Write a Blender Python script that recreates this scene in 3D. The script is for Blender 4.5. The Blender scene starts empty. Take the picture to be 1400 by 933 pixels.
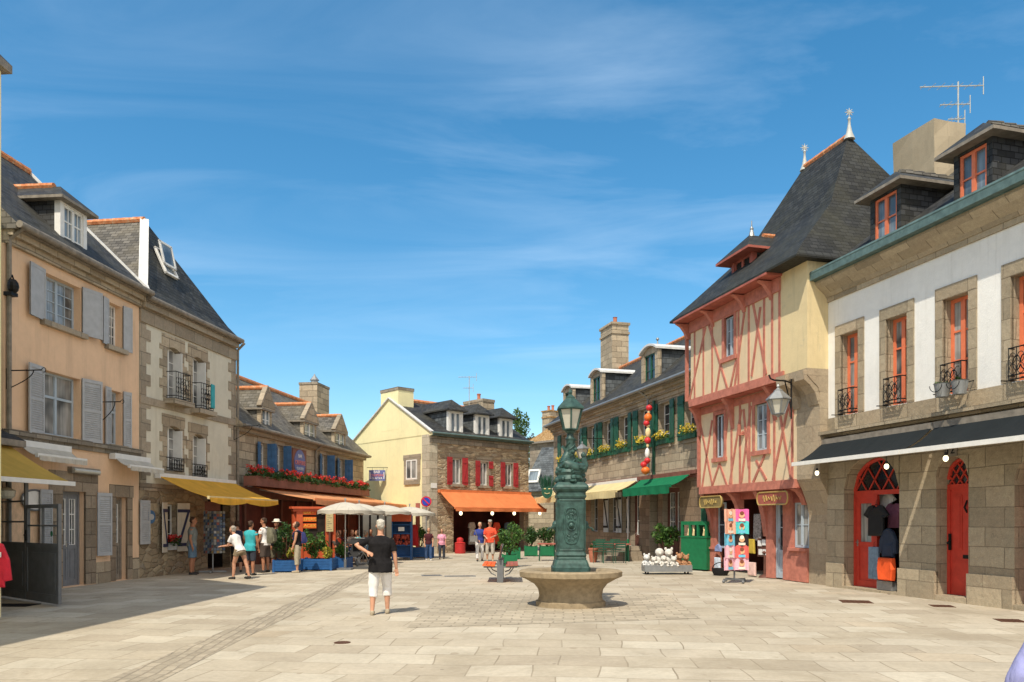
import bpy, bmesh, math, random
from mathutils import Vector, Matrix, Quaternion
random.seed(7)
R = math.radians
SC = bpy.context.scene
COL = SC.collection
# ------------------------------------------------------------------ camera, sky, sun, exposure
F = 1050.0; CX = 700.0; HY = 712.0; EYE = 1.70; S = F / 1150.0
cam = bpy.data.cameras.new('camera'); cam.sensor_width = 36.0; cam.lens = 36.0 * F / 1400.0
cam.shift_y = (HY - 466.5) / 1400.0; cam.clip_start = 0.1; cam.clip_end = 3000
camo = bpy.data.objects.new('camera', cam); COL.objects.link(camo)
camo.location = (0, 0, EYE); camo.rotation_euler = (R(90), 0, 0); SC.camera = camo

SUN_DIR = Vector((0.27, 0.62, -1.0)).normalized()          # the way the light travels
elev = math.asin(-SUN_DIR.z); tosun = -SUN_DIR
world = bpy.data.worlds.new('World'); SC.world = world; world.use_nodes = True
def build_world():
    nt = world.node_tree; nt.nodes.clear(); N = nt.nodes.new; L = nt.links.new
    out = N('ShaderNodeOutputWorld'); bg = N('ShaderNodeBackground'); bg.inputs['Strength'].default_value = 0.15
    sky = N('ShaderNodeTexSky'); sky.sky_type = 'NISHITA'; sky.sun_disc = False
    sky.sun_elevation = elev; sky.sun_rotation = math.atan2(tosun.x, tosun.y)
    sky.altitude = 0; sky.air_density = 1.0; sky.dust_density = 0.4; sky.ozone_density = 2.2
    hs = N('ShaderNodeHueSaturation'); hs.inputs['Hue'].default_value = 0.487; hs.inputs['Saturation'].default_value = 1.32; hs.inputs['Value'].default_value = 0.88
    L(sky.outputs[0], hs.inputs['Color'])
    tc = N('ShaderNodeTexCoord'); sep = N('ShaderNodeSeparateXYZ'); L(tc.outputs['Generated'], sep.inputs[0])
    def m(op, a, b=None, clamp=False):
        n = N('ShaderNodeMath'); n.operation = op; n.use_clamp = clamp
        for i, v in enumerate((a, b)):
            if v is None: continue
            if isinstance(v, (int, float)): n.inputs[i].default_value = v
            else: L(v, n.inputs[i])
        return n.outputs[0]
    z = m('ADD', m('MAXIMUM', sep.outputs[2], 0.0), 0.12)
    cx = m('DIVIDE', sep.outputs[0], z); cy = m('DIVIDE', sep.outputs[1], z)
    cb = N('ShaderNodeCombineXYZ'); L(cx, cb.inputs[0]); L(cy, cb.inputs[1])
    mp = N('ShaderNodeMapping'); mp.inputs['Rotation'].default_value = (0, 0, R(-28)); mp.inputs['Scale'].default_value = (0.75, 1.9, 1)
    mp.inputs['Location'].default_value = (3.3, 1.2, 0); L(cb.outputs[0], mp.inputs[0])
    n1 = N('ShaderNodeTexNoise'); n1.inputs['Scale'].default_value = 1.1; n1.inputs['Detail'].default_value = 9; n1.inputs['Roughness'].default_value = 0.58
    n1.inputs['Distortion'].default_value = 0.9; L(mp.outputs[0], n1.inputs['Vector'])
    n2 = N('ShaderNodeTexNoise'); n2.inputs['Scale'].default_value = 0.55; n2.inputs['Detail'].default_value = 3; L(cb.outputs[0], n2.inputs['Vector'])
    r1 = N('ShaderNodeValToRGB'); r1.color_ramp.elements[0].position = 0.44; r1.color_ramp.elements[1].position = 0.80; L(n1.outputs[0], r1.inputs[0])
    r2 = N('ShaderNodeValToRGB'); r2.color_ramp.elements[0].position = 0.36; r2.color_ramp.elements[1].position = 0.64; L(n2.outputs[0], r2.inputs[0])
    fac = m('MULTIPLY', m('MULTIPLY', r1.outputs[0], r2.outputs[0]), m('MULTIPLY', m('MINIMUM', m('MAXIMUM', m('MULTIPLY', m('SUBTRACT', sep.outputs[2], 0.12), 4.0), 0.15), 1.0), 0.55))
    mix = N('ShaderNodeMix'); mix.data_type = 'RGBA'; L(fac, mix.inputs[0]); L(hs.outputs[0], mix.inputs[6])
    mix.inputs[7].default_value = (4.6, 5.6, 6.6, 1)
    # added unseen cloud bank behind and right of the view, neutralises blue shade
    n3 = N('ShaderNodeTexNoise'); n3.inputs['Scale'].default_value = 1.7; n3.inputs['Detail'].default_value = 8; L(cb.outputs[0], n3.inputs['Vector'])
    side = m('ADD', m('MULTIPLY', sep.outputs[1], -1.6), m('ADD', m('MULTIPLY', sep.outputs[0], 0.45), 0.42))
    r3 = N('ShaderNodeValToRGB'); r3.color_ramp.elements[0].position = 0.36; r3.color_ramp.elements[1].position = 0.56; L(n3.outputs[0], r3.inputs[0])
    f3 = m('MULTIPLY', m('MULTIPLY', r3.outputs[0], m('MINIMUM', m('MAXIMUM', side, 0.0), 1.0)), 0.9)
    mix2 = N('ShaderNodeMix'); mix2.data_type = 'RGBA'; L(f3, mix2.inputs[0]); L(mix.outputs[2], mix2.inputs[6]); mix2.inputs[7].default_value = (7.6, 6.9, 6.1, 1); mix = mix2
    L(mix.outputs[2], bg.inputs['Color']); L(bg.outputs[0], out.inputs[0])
build_world()
sun = bpy.data.lights.new('sun', 'SUN'); sun.energy = 3.5; sun.angle = R(0.5); sun.color = (1.0, 0.91, 0.76)
suno = bpy.data.objects.new('sun', sun); COL.objects.link(suno)
suno.rotation_euler = SUN_DIR.to_track_quat('-Z', 'Y').to_euler(); suno.location = (-20, -20, 40)
vs = SC.view_settings; vs.view_transform = 'Standard'; vs.look = 'None'; vs.gamma = 1; vs.exposure = 0.45; vs.use_curve_mapping = False

# ------------------------------------------------------------------ materials
def sock(nt, v, inp):
    if isinstance(v, bpy.types.NodeSocket): nt.links.new(v, inp)
    elif isinstance(v, tuple) and len(v) == 3 and inp.type == 'RGBA': inp.default_value = (*v, 1)
    else: inp.default_value = v
class MT:
    def __init__(s, name, rough=0.8, metal=0.0, spec=0.3):
        s.m = bpy.data.materials.new(name); s.m.use_nodes = True; s.nt = s.m.node_tree
        s.b = s.nt.nodes['Principled BSDF']; s.b.inputs['Roughness'].default_value = rough
        s.b.inputs['Metallic'].default_value = metal; s.b.inputs['Specular IOR Level'].default_value = spec
        s._uv = None
    def n(s, t): return s.nt.nodes.new('ShaderNode' + t)
    def coord(s, k='UV'):
        if s._uv is None: s._uv = s.n('TexCoord')
        return s._uv.outputs[k]
    def map(s, v, scale=(1, 1, 1), rot=(0, 0, 0), loc=(0, 0, 0)):
        m = s.n('Mapping'); s.nt.links.new(v, m.inputs[0]); m.inputs['Scale'].default_value = scale
        m.inputs['Rotation'].default_value = rot; m.inputs['Location'].default_value = loc; return m.outputs[0]
    def noise(s, v, sc, det=4, rough=0.55, dist=0):
        t = s.n('TexNoise'); s.nt.links.new(v, t.inputs['Vector']); t.inputs['Scale'].default_value = sc
        t.inputs['Detail'].default_value = det; t.inputs['Roughness'].default_value = rough; t.inputs['Distortion'].default_value = dist
        return t.outputs['Fac']
    def ramp(s, f, stops):
        r = s.n('ValToRGB'); s.nt.links.new(f, r.inputs[0]); e = r.color_ramp.elements
        while len(e) < len(stops): e.new(0.5)
        for i, (p, c) in enumerate(stops):
            e[i].position = p; e[i].color = (*c, 1) if isinstance(c, tuple) else (c, c, c, 1)
        return r.outputs[0]
    def mix(s, f, a, b, bl='MIX'):
        m = s.n('Mix'); m.data_type = 'RGBA'; m.blend_type = bl; sock(s.nt, f, m.inputs[0]); sock(s.nt, a, m.inputs[6]); sock(s.nt, b, m.inputs[7]); return m.outputs[2]
    def math(s, op, a, b=0.0):
        m = s.n('Math'); m.operation = op; sock(s.nt, a, m.inputs[0]); sock(s.nt, b, m.inputs[1]); return m.outputs[0]
    def warp(s, v, sc, amt):
        t = s.n('TexNoise'); s.nt.links.new(v, t.inputs['Vector']); t.inputs['Scale'].default_value = sc
        m = s.n('VectorMath'); m.operation = 'MULTIPLY_ADD'; s.nt.links.new(t.outputs['Color'], m.inputs[0]); m.inputs[1].default_value = (amt,) * 3
        s.nt.links.new(v, m.inputs[2]); return m.outputs[0]
    def brick(s, v, w, h, mortar=0.01, c1=(0, 0, 0), c2=(1, 1, 1), off=0.5, bias=0.0, smooth=0.1, mc=(0, 0, 0)):
        t = s.n('TexBrick'); s.nt.links.new(v, t.inputs['Vector']); t.inputs['Scale'].default_value = 1
        t.inputs['Brick Width'].default_value = w; t.inputs['Row Height'].default_value = h; t.inputs['Mortar Size'].default_value = mortar
        t.inputs['Mortar Smooth'].default_value = smooth; t.inputs['Bias'].default_value = bias; t.offset = off
        sock(s.nt, c1, t.inputs['Color1']); sock(s.nt, c2, t.inputs['Color2']); sock(s.nt, mc, t.inputs['Mortar']); return t.outputs['Color'], t.outputs['Fac']
    def col(s, c): sock(s.nt, c, s.b.inputs['Base Color']); return s
    def bump(s, h, st=0.3, d=0.02):
        b = s.n('Bump'); s.nt.links.new(h, b.inputs['Height']); b.inputs['Strength'].default_value = st; b.inputs['Distance'].default_value = d
        s.nt.links.new(b.outputs[0], s.b.inputs['Normal']); return s
def sc3(c, k): return tuple(min(1, x * k) for x in c)
def m_plain(name, c, rough=0.7, metal=0.0, var=0.15, nsc=6.0, spec=0.3, bump=0.0, bsc=40):
    t = MT(name, rough, metal, spec); o = t.coord('Object'); f = t.noise(o, nsc, 5, 0.6)
    t.col(t.ramp(f, [(0.3, sc3(c, 1 - var)), (0.7, sc3(c, 1 + var))]))
    if bump: t.bump(t.noise(o, bsc, 3), bump, 0.005)
    return t.m
def m_plaster(name, c, stain=(0.3, 0.27, 0.2), amt=0.35):
    amt *= 1.5
    t = MT(name, 0.92, spec=0.15); o = t.coord('Object'); uv = t.coord('UV')
    f = t.noise(o, 0.55, 6, 0.62, 0.4); g = t.noise(o, 6, 5, 0.6)
    base = t.ramp(f, [(0.28, sc3(c, 0.84)), (0.5, c), (0.75, sc3(c, 1.1))])
    base = t.mix(0.35, base, t.ramp(g, [(0.3, sc3(c, 0.88)), (0.7, sc3(c, 1.06))]))
    st = t.noise(t.map(uv, (2.2, 0.22, 1)), 1.0, 6, 0.65)
    base = t.mix(t.math('MULTIPLY', t.ramp(st, [(0.52, 0.0), (0.78, 1.0)]), amt), base, stain)
    pt = t.noise(t.map(uv, (.8, .6, 1), loc=(3, 7, 0)), 1.3, 8, 0.7, 0.8); base = t.mix(t.math('MULTIPLY', t.ramp(pt, [(0.60, 0.0), (0.63, 1.0)]), amt * .55), base, sc3(stain, 1.35))
    fs = t.noise(t.map(uv, (9, .5, 1)), 1.0, 4, 0.6); base = t.mix(t.math('MULTIPLY', t.ramp(fs, [(0.58, 0.0), (0.74, 1.0)]), amt * .6), base, sc3(stain, .8))
    t.col(base); t.bump(t.noise(o, 26, 6, 0.65), 0.45, 0.015); return t.m
def m_rubble(name, stops, mortar, sc=(2.6, 5.2), mort=0.06, bump=0.9):
    t = MT(name, 0.9, spec=0.2); uv = t.coord('UV'); o = t.coord('Object')
    v = t.map(t.warp(uv, 2.4, 0.16), (sc[0], sc[1], 1))
    a = t.n('TexVoronoi'); t.nt.links.new(v, a.inputs['Vector']); a.inputs['Scale'].default_value = 1; a.inputs['Randomness'].default_value = 0.85
    e = t.n('TexVoronoi'); e.feature = 'DISTANCE_TO_EDGE'; t.nt.links.new(v, e.inputs['Vector']); e.inputs['Scale'].default_value = 1; e.inputs['Randomness'].default_value = 0.85
    sp = t.n('SeparateColor'); t.nt.links.new(a.outputs['Color'], sp.inputs[0])
    c = t.ramp(sp.outputs[0], stops); g = t.noise(o, 14, 6, 0.65)
    c = t.mix(0.5, c, t.ramp(g, [(0.25, 0.35), (0.75, 0.72)]), 'OVERLAY')
    ed = t.ramp(e.outputs['Distance'], [(0.0, 0.0), (mort, 1.0)])
    c = t.mix(ed, mortar, c); big = t.noise(o, 0.5, 5, 0.6)
    c = t.mix(0.55, c, t.ramp(big, [(0.3, 0.36), (0.7, 0.62)]), 'OVERLAY')
    t.col(c); hh = t.math('ADD', t.ramp(e.outputs['Distance'], [(0.0, 0.0), (mort * 1.8, 1.0)]), t.math('MULTIPLY', g, 0.5))
    t.bump(hh, bump, 0.03); return t.m
def m_ashlar(name, c, w=0.7, h=0.34, mortar=0.012, contrast=0.28, mc=None, warm=(0.42, 0.3, 0.2)):
    t = MT(name, 0.88, spec=0.2); uv = t.coord('UV'); o = t.coord('Object')
    v = t.warp(uv, 1.3, 0.05)
    k, f = t.brick(v, w, h, mortar, sc3(c, 1 - contrast), sc3(c, 1 + contrast), 0.47, 0, 0.2, mc or sc3(c, 0.5))
    g = t.noise(o, 9, 7, 0.68); b = t.noise(o, 0.8, 5, 0.6)
    k = t.mix(0.55, k, t.ramp(g, [(0.25, 0.34), (0.75, 0.68)]), 'OVERLAY')
    k = t.mix(t.math('MULTIPLY', t.ramp(b, [(0.45, 0.0), (0.75, 1.0)]), 0.3), k, warm)
    li = t.noise(o, 3.4, 7, 0.75); k = t.mix(t.ramp(li, [(0.60, 0.0), (0.68, 0.5)]), k, sc3(c, 0.45)); l2 = t.noise(t.map(o, loc=(9, 4, 2)), 5.0, 6, 0.7); k = t.mix(t.ramp(l2, [(0.62, 0.0), (0.70, 0.45)]), k, (0.46, 0.42, 0.30))
    sp = t.noise(o, 55, 3, 0.6)
    k = t.mix(0.3, k, t.ramp(sp, [(0.35, 0.3), (0.65, 0.66)]), 'OVERLAY')
    t.col(k); t.bump(t.math('ADD', t.math('MULTIPLY', t.math('SUBTRACT', 1.0, f), 1.0), t.math('MULTIPLY', g, 0.9)), 0.8, 0.025); return t.m
def m_slate(name, c, w=0.22, h=0.13, lichen=(0.12, 0.11, 0.07), la=0.4, con=0.4):
    t = MT(name, 0.66, spec=0.22); uv = t.coord('UV'); o = t.coord('Object')
    v = t.warp(uv, 3.0, 0.02)
    k, f = t.brick(v, w, h, 0.010, sc3(c, 1 - con), sc3(c, 1 + con), 0.5, 0, 0.1, sc3(c, 0.3))
    b = t.noise(o, 0.7, 7, 0.7, 0.3); s2 = t.noise(o, 18, 4, 0.7)
    k = t.mix(t.math('MULTIPLY', t.ramp(b, [(0.42, 0.0), (0.68, 1.0)]), la), k, lichen)
    k = t.mix(t.ramp(s2, [(0.66, 0.0), (0.74, 0.45)]), k, (0.26, 0.25, 0.22))
    t.col(k)
    sx = t.n('SeparateXYZ'); t.nt.links.new(v, sx.inputs[0]); ro = t.math('SUBTRACT', 1.0, t.math('FRACT', t.math('DIVIDE', sx.outputs[1], h)))
    kk = t.n('RGBToBW'); t.nt.links.new(k, kk.inputs[0])
    t.bump(t.math('ADD', t.math('ADD', ro, t.math('MULTIPLY', t.math('SUBTRACT', 1.0, f), 0.6)), t.math('MULTIPLY', kk.outputs[0], 3.0)), 0.6, 0.018); return t.m
def m_tile(name, c):
    t = MT(name, 0.85); o = t.coord('Object'); f = t.noise(o, 7, 5, 0.7)
    t.col(t.ramp(f, [(0.3, sc3(c, 0.6)), (0.5, c), (0.72, (0.55, 0.42, 0.26))])); t.bump(f, 0.5, 0.02); return t.m
def m_fabric(name, c, trans=0.25, var=0.1, rough=0.85):
    t = MT(name, rough, spec=0.15); o = t.coord('Object'); f = t.noise(o, 2.5, 5, 0.6)
    uv = t.coord('UV'); k = t.ramp(f, [(0.3, sc3(c, 1 - var)), (0.7, sc3(c, 1 + var))]); sx = t.n('SeparateXYZ'); t.nt.links.new(uv, sx.inputs[0]); fr = t.math('FRACT', t.math('DIVIDE', sx.outputs[0], 1.15))
    k = t.mix(t.math('MULTIPLY', t.math('LESS_THAN', fr, 0.018), 0.35), k, sc3(c, 0.5)); dirt = t.noise(t.map(uv, (1.5, .5, 1)), 1.2, 7, 0.7); k = t.mix(t.math('MULTIPLY', t.ramp(dirt, [(0.5, 0.0), (0.72, 1.0)]), 0.3), k, sc3(c, 0.62)); t.col(k)
    t.bump(t.math('ADD', t.noise(o, 5, 4), t.math('MULTIPLY', t.noise(t.map(uv, (6, .7, 1)), 1.0, 4, 0.6), 1.6)), 0.45, 0.03)
    if trans:
        tr = t.n('BsdfTranslucent'); sock(t.nt, k, tr.inputs[0]); mx = t.n('MixShader'); mx.inputs[0].default_value = trans
        t.nt.links.new(t.b.outputs[0], mx.inputs[1]); t.nt.links.new(tr.outputs[0], mx.inputs[2])
        t.nt.links.new(mx.outputs[0], t.nt.nodes['Material Output'].inputs[0])
    return t.m
def m_leaf(name, stops, trans=0.25, rough=0.5):
    t = MT(name, rough, spec=0.35); g = t.n('NewGeometry'); k = t.ramp(g.outputs['Random Per Island'], stops); t.col(k)
    tr = t.n('BsdfTranslucent'); sock(t.nt, t.mix(0.4, k, (0.25, 0.4, 0.05)), tr.inputs[0]); mx = t.n('MixShader'); mx.inputs[0].default_value = trans
    t.nt.links.new(t.b.outputs[0], mx.inputs[1]); t.nt.links.new(tr.outputs[0], mx.inputs[2])
    t.nt.links.new(mx.outputs[0], t.nt.nodes['Material Output'].inputs[0]); return t.m
def m_glass(name, c=(0.02, 0.025, 0.03), curtain=None, rough=0.06):
    t = MT(name, rough, spec=0.7); o = t.coord('Object'); uv = t.coord('UV')
    if curtain:
        w = t.noise(t.map(uv, (14, 0.6, 1)), 1.0, 3); b = t.noise(o, 0.9, 2)
        t.col(t.mix(t.ramp(b, [(0.42, 0.15), (0.56, 0.9)]), c, t.ramp(w, [(0.35, sc3(curtain, 0.55)), (0.65, curtain)])))
    else:
        b = t.noise(o, 1.5, 3); t.col(t.ramp(b, [(0.35, sc3(c, 0.5)), (0.65, sc3(c, 2.0))]))
    t.bump(t.noise(o, 1.2, 2), 0.06, 0.02); return t.m
def m_emit(name, c, st):
    t = MT(name); t.col(c); t.b.inputs['Emission Color'].default_value = (*c, 1); t.b.inputs['Emission Strength'].default_value = st; return t.m

M = {}
M['orange'] = m_plaster('orange_plaster', (0.77, 0.53, 0.345), (0.52, 0.36, 0.24), 0.45)
M['grey_plaster'] = m_plaster('grey_plaster', (0.64, 0.60, 0.485), (0.40, 0.35, 0.25), 0.35)
M['yellow_plaster'] = m_plaster('yellow_plaster', (0.82, 0.75, 0.44), (0.66, 0.6, 0.36), 0.25)
M['cream_plaster'] = m_plaster('cream_plaster', (0.70, 0.57, 0.33), (0.40, 0.34, 0.22), 0.5)
M['panel_plaster'] = m_plaster('infill_plaster', (0.70, 0.555, 0.365), (0.5, 0.36, 0.22), 0.35)
M['white_plaster'] = m_plaster('white_plaster', (0.80, 0.79, 0.75), (0.62, 0.60, 0.54), 0.3)
M['granite'] = m_ashlar('granite_ashlar', (0.27, 0.215, 0.155))
M['granite_trim'] = m_ashlar('granite_trim', (0.33, 0.28, 0.21), 1.1, 0.42, 0.008, 0.2)
M['granite_warm'] = m_ashlar('granite_warm', (0.375, 0.31, 0.22), 0.62, 0.31, 0.012, 0.27)
M['granite_big'] = m_ashlar('granite_big_blocks', (0.36, 0.30, 0.21), 0.82, 0.40, 0.009, 0.22, (0.22, 0.18, 0.125))
M['granite_grey'] = m_ashlar('granite_grey', (0.24, 0.21, 0.165), 0.55, 0.27, 0.012, 0.25)
M['rubble'] = m_rubble('rubble_stone', [(0.0, (0.20, 0.15, 0.10)), (0.35, (0.30, 0.235, 0.155)), (0.7, (0.40, 0.32, 0.21)), (1.0, (0.26, 0.22, 0.17))], (0.33, 0.27, 0.18))
M['rubble_far'] = m_rubble('thin_rubble', [(0.0, (0.22, 0.165, 0.11)), (0.4, (0.36, 0.275, 0.18)), (0.75, (0.55, 0.44, 0.29)), (1.0, (0.34, 0.29, 0.22))], (0.36, 0.29, 0.19), (2.6, 8.5), 0.09, 1.0)
M['rubble_corner'] = m_ashlar('corner_stone', (0.37, 0.30, 0.21), 0.75, 0.42, 0.006, 0.10, (0.33, 0.27, 0.19))
M['finial'] = m_plain('weathered_finial', (.42, .43, .40), .6, .1)
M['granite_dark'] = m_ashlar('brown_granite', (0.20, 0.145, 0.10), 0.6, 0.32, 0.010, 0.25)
M['slate'] = m_slate('slate', (0.036, 0.038, 0.041), lichen=(0.085, 0.08, 0.055), la=0.55, con=0.5)
M['slate_moss'] = m_slate('slate_mossy', (0.031, 0.032, 0.031), 0.24, 0.15, (0.048, 0.046, 0.028), 0.6, 0.4)
M['slate_light'] = m_slate('slate_weathered_sunlit', (0.115, 0.108, 0.095), 0.24, 0.14, (0.20, 0.17, 0.11), 0.5)
M['slate_wall'] = m_slate('slate_cladding', (0.085, 0.095, 0.10), 0.26, 0.2, (0.16, 0.17, 0.17), 0.45, 0.5)
M['tile'] = m_tile('ridge_tile', (0.55, 0.20, 0.08))
M['zinc'] = m_plain('zinc', (0.30, 0.31, 0.31), 0.5, 0.6)
M['zinc_white'] = m_plain('lead_flashing', (0.62, 0.62, 0.60), 0.6, 0.1)
M['zinc_green'] = m_plain('gutter_green_grey', (0.11, 0.17, 0.16), 0.55, 0.2, 0.25)
M['gutter'] = m_plain('gutter_brown_grey', (0.24, 0.21, 0.17), 0.7, 0.1, 0.3)
M['white_paint'] = m_plain('white_paint', (0.74, 0.73, 0.69), 0.5, 0, 0.06)
M['blue_grey_paint'] = m_plain('pale_blue_paint', (0.40, 0.47, 0.53), 0.55, 0, 0.08)
M['shutter_grey'] = m_plain('shutter_grey', (0.40, 0.41, 0.42), 0.6, 0, 0.1)
M['shutter_blue'] = m_plain('shutter_blue', (0.05, 0.13, 0.26), 0.6, 0, 0.25)
M['shutter_green'] = m_plain('shutter_green', (0.018, 0.085, 0.050), 0.45, 0, 0.3)
M['shutter_red'] = m_plain('shutter_red', (0.36, 0.035, 0.04), 0.5, 0, 0.15)
M['shutter_white'] = m_plain('shutter_cream', (0.62, 0.56, 0.46), 0.6, 0, 0.08)
M['navy'] = m_plain('navy_paint', (0.03, 0.035, 0.085), 0.5)
M['coral'] = m_plain('coral_paint', (0.74, 0.20, 0.095), 0.5, 0, 0.1)
M['red_door'] = m_plain('red_door_paint', (0.55, 0.055, 0.035), 0.42, 0, 0.12)
M['timber'] = m_plain('pink_red_timber', (0.47, 0.175, 0.125), 0.88, 0, 0.24, 5.0, bump=0.5, bsc=25)
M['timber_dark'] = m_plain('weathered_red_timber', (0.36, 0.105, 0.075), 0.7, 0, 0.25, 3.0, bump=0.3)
M['brown_wood'] = m_plain('brown_wood', (0.13, 0.055, 0.04), 0.6, 0, 0.3, 3.0)
M['box_wood'] = m_plain('reddish_box_wood', (0.21, 0.085, 0.06), 0.65, 0, 0.25, 3.0)
M['kiosk_red'] = m_plain('orange_red_wood', (0.55, 0.10, 0.035), 0.5, 0, 0.12)
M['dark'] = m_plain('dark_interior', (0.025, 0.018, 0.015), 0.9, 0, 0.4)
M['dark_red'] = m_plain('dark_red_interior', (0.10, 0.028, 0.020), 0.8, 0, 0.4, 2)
M['grey_door'] = m_plain('grey_door_paint', (0.19, 0.20, 0.215), 0.5, 0, 0.12)
M['dark_grey'] = m_plain('dark_grey_paint', (0.15, 0.155, 0.16), 0.5, 0, 0.15)
M['iron'] = m_plain('wrought_iron', (0.018, 0.017, 0.016), 0.5, 0.4, 0.2)
M['rust_iron'] = m_plain('rusty_iron', (0.10, 0.045, 0.025), 0.8, 0.2, 0.3, 20)
M['steel'] = m_plain('steel', (0.45, 0.45, 0.44), 0.4, 0.8, 0.1)
M['verdigris'] = m_plain('green_cast_iron', (0.036, 0.080, 0.068), 0.5, 0.15, 0.45, 9, 0.4, 0.3, 60)
M['glass'] = m_glass('window_glass'); M['glass_curtain'] = m_glass('window_glass_curtained', (0.02, 0.025, 0.03), (0.42, 0.42, 0.40))
M['glass_blue'] = m_glass('dormer_glass', (0.05, 0.065, 0.08), (0.30, 0.36, 0.40))
M['frosted'] = m_plain('frosted_glass', (0.52, 0.50, 0.42), 0.25, 0, 0.06, spec=0.5)
M['bulb'] = m_emit('lit_bulb', (1.0, 0.85, 0.55), 2.2)
M['yellow_fabric'] = m_fabric('yellow_canvas', (0.88, 0.53, 0.08), 0.4)
M['yellow_dull'] = m_fabric('old_yellow_canvas', (0.66, 0.44, 0.10), 0.3)
M['orange_fabric'] = m_fabric('orange_canvas', (0.80, 0.27, 0.10), 0.3)
M['peach_fabric'] = m_fabric('faded_orange_canvas', (0.90, 0.50, 0.25), 0.5)
M['cream_fabric'] = m_fabric('cream_canvas', (0.78, 0.66, 0.36), 0.25)
M['green_fabric'] = m_fabric('green_canvas', (0.012, 0.17, 0.075), 0.1)
M['black_fabric'] = m_fabric('black_canvas', (0.016, 0.020, 0.022), 0.0)
M['white_fabric'] = m_fabric('white_canvas', (0.66, 0.62, 0.53), 0.3)
M['blue_planter'] = m_plain('blue_planter_paint', (0.02, 0.09, 0.25), 0.5, 0, 0.2)
M['green_planter'] = m_plain('green_planter_paint', (0.012, 0.15, 0.060), 0.45, 0, 0.15)
M['basin_stone'] = m_plain('basin_granite', (0.30, 0.235, 0.15), 0.88, 0, 0.22, 9, 0.2, 0.6, 50)
M['leaf'] = m_leaf('leaf_green', [(0.0, (0.018, 0.05, 0.012)), (0.5, (0.045, 0.12, 0.022)), (1.0, (0.12, 0.22, 0.04))])
M['leaf_dark'] = m_leaf('leaf_dark', [(0.0, (0.012, 0.035, 0.012)), (0.6, (0.03, 0.085, 0.02)), (1.0, (0.08, 0.16, 0.04))])
M['leaf_tree'] = m_leaf('leaf_tree', [(0.0, (0.03, 0.07, 0.012)), (1.0, (0.10, 0.17, 0.03))])
M['petal_red'] = m_leaf('petal_red', [(0.0, (0.45, 0.01, 0.015)), (0.8, (0.75, 0.03, 0.03)), (1.0, (0.85, 0.14, 0.12))], 0.2)
M['petal_yellow'] = m_leaf('petal_yellow', [(0.0, (0.55, 0.38, 0.02)), (1.0, (0.85, 0.68, 0.10))], 0.2)
M['black'] = m_plain('black', (0.012, 0.012, 0.013), 0.7); M['white'] = m_plain('white', (0.78, 0.77, 0.75), 0.7, 0, 0.05)
M['soil'] = m_plain('soil', (0.05, 0.035, 0.022), 0.95, 0, 0.4)
M['terracotta'] = m_plain('terracotta', (0.42, 0.15, 0.09), 0.85)
M['red_plastic'] = m_plain('red_plastic', (0.45, 0.03, 0.03), 0.4)
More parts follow.
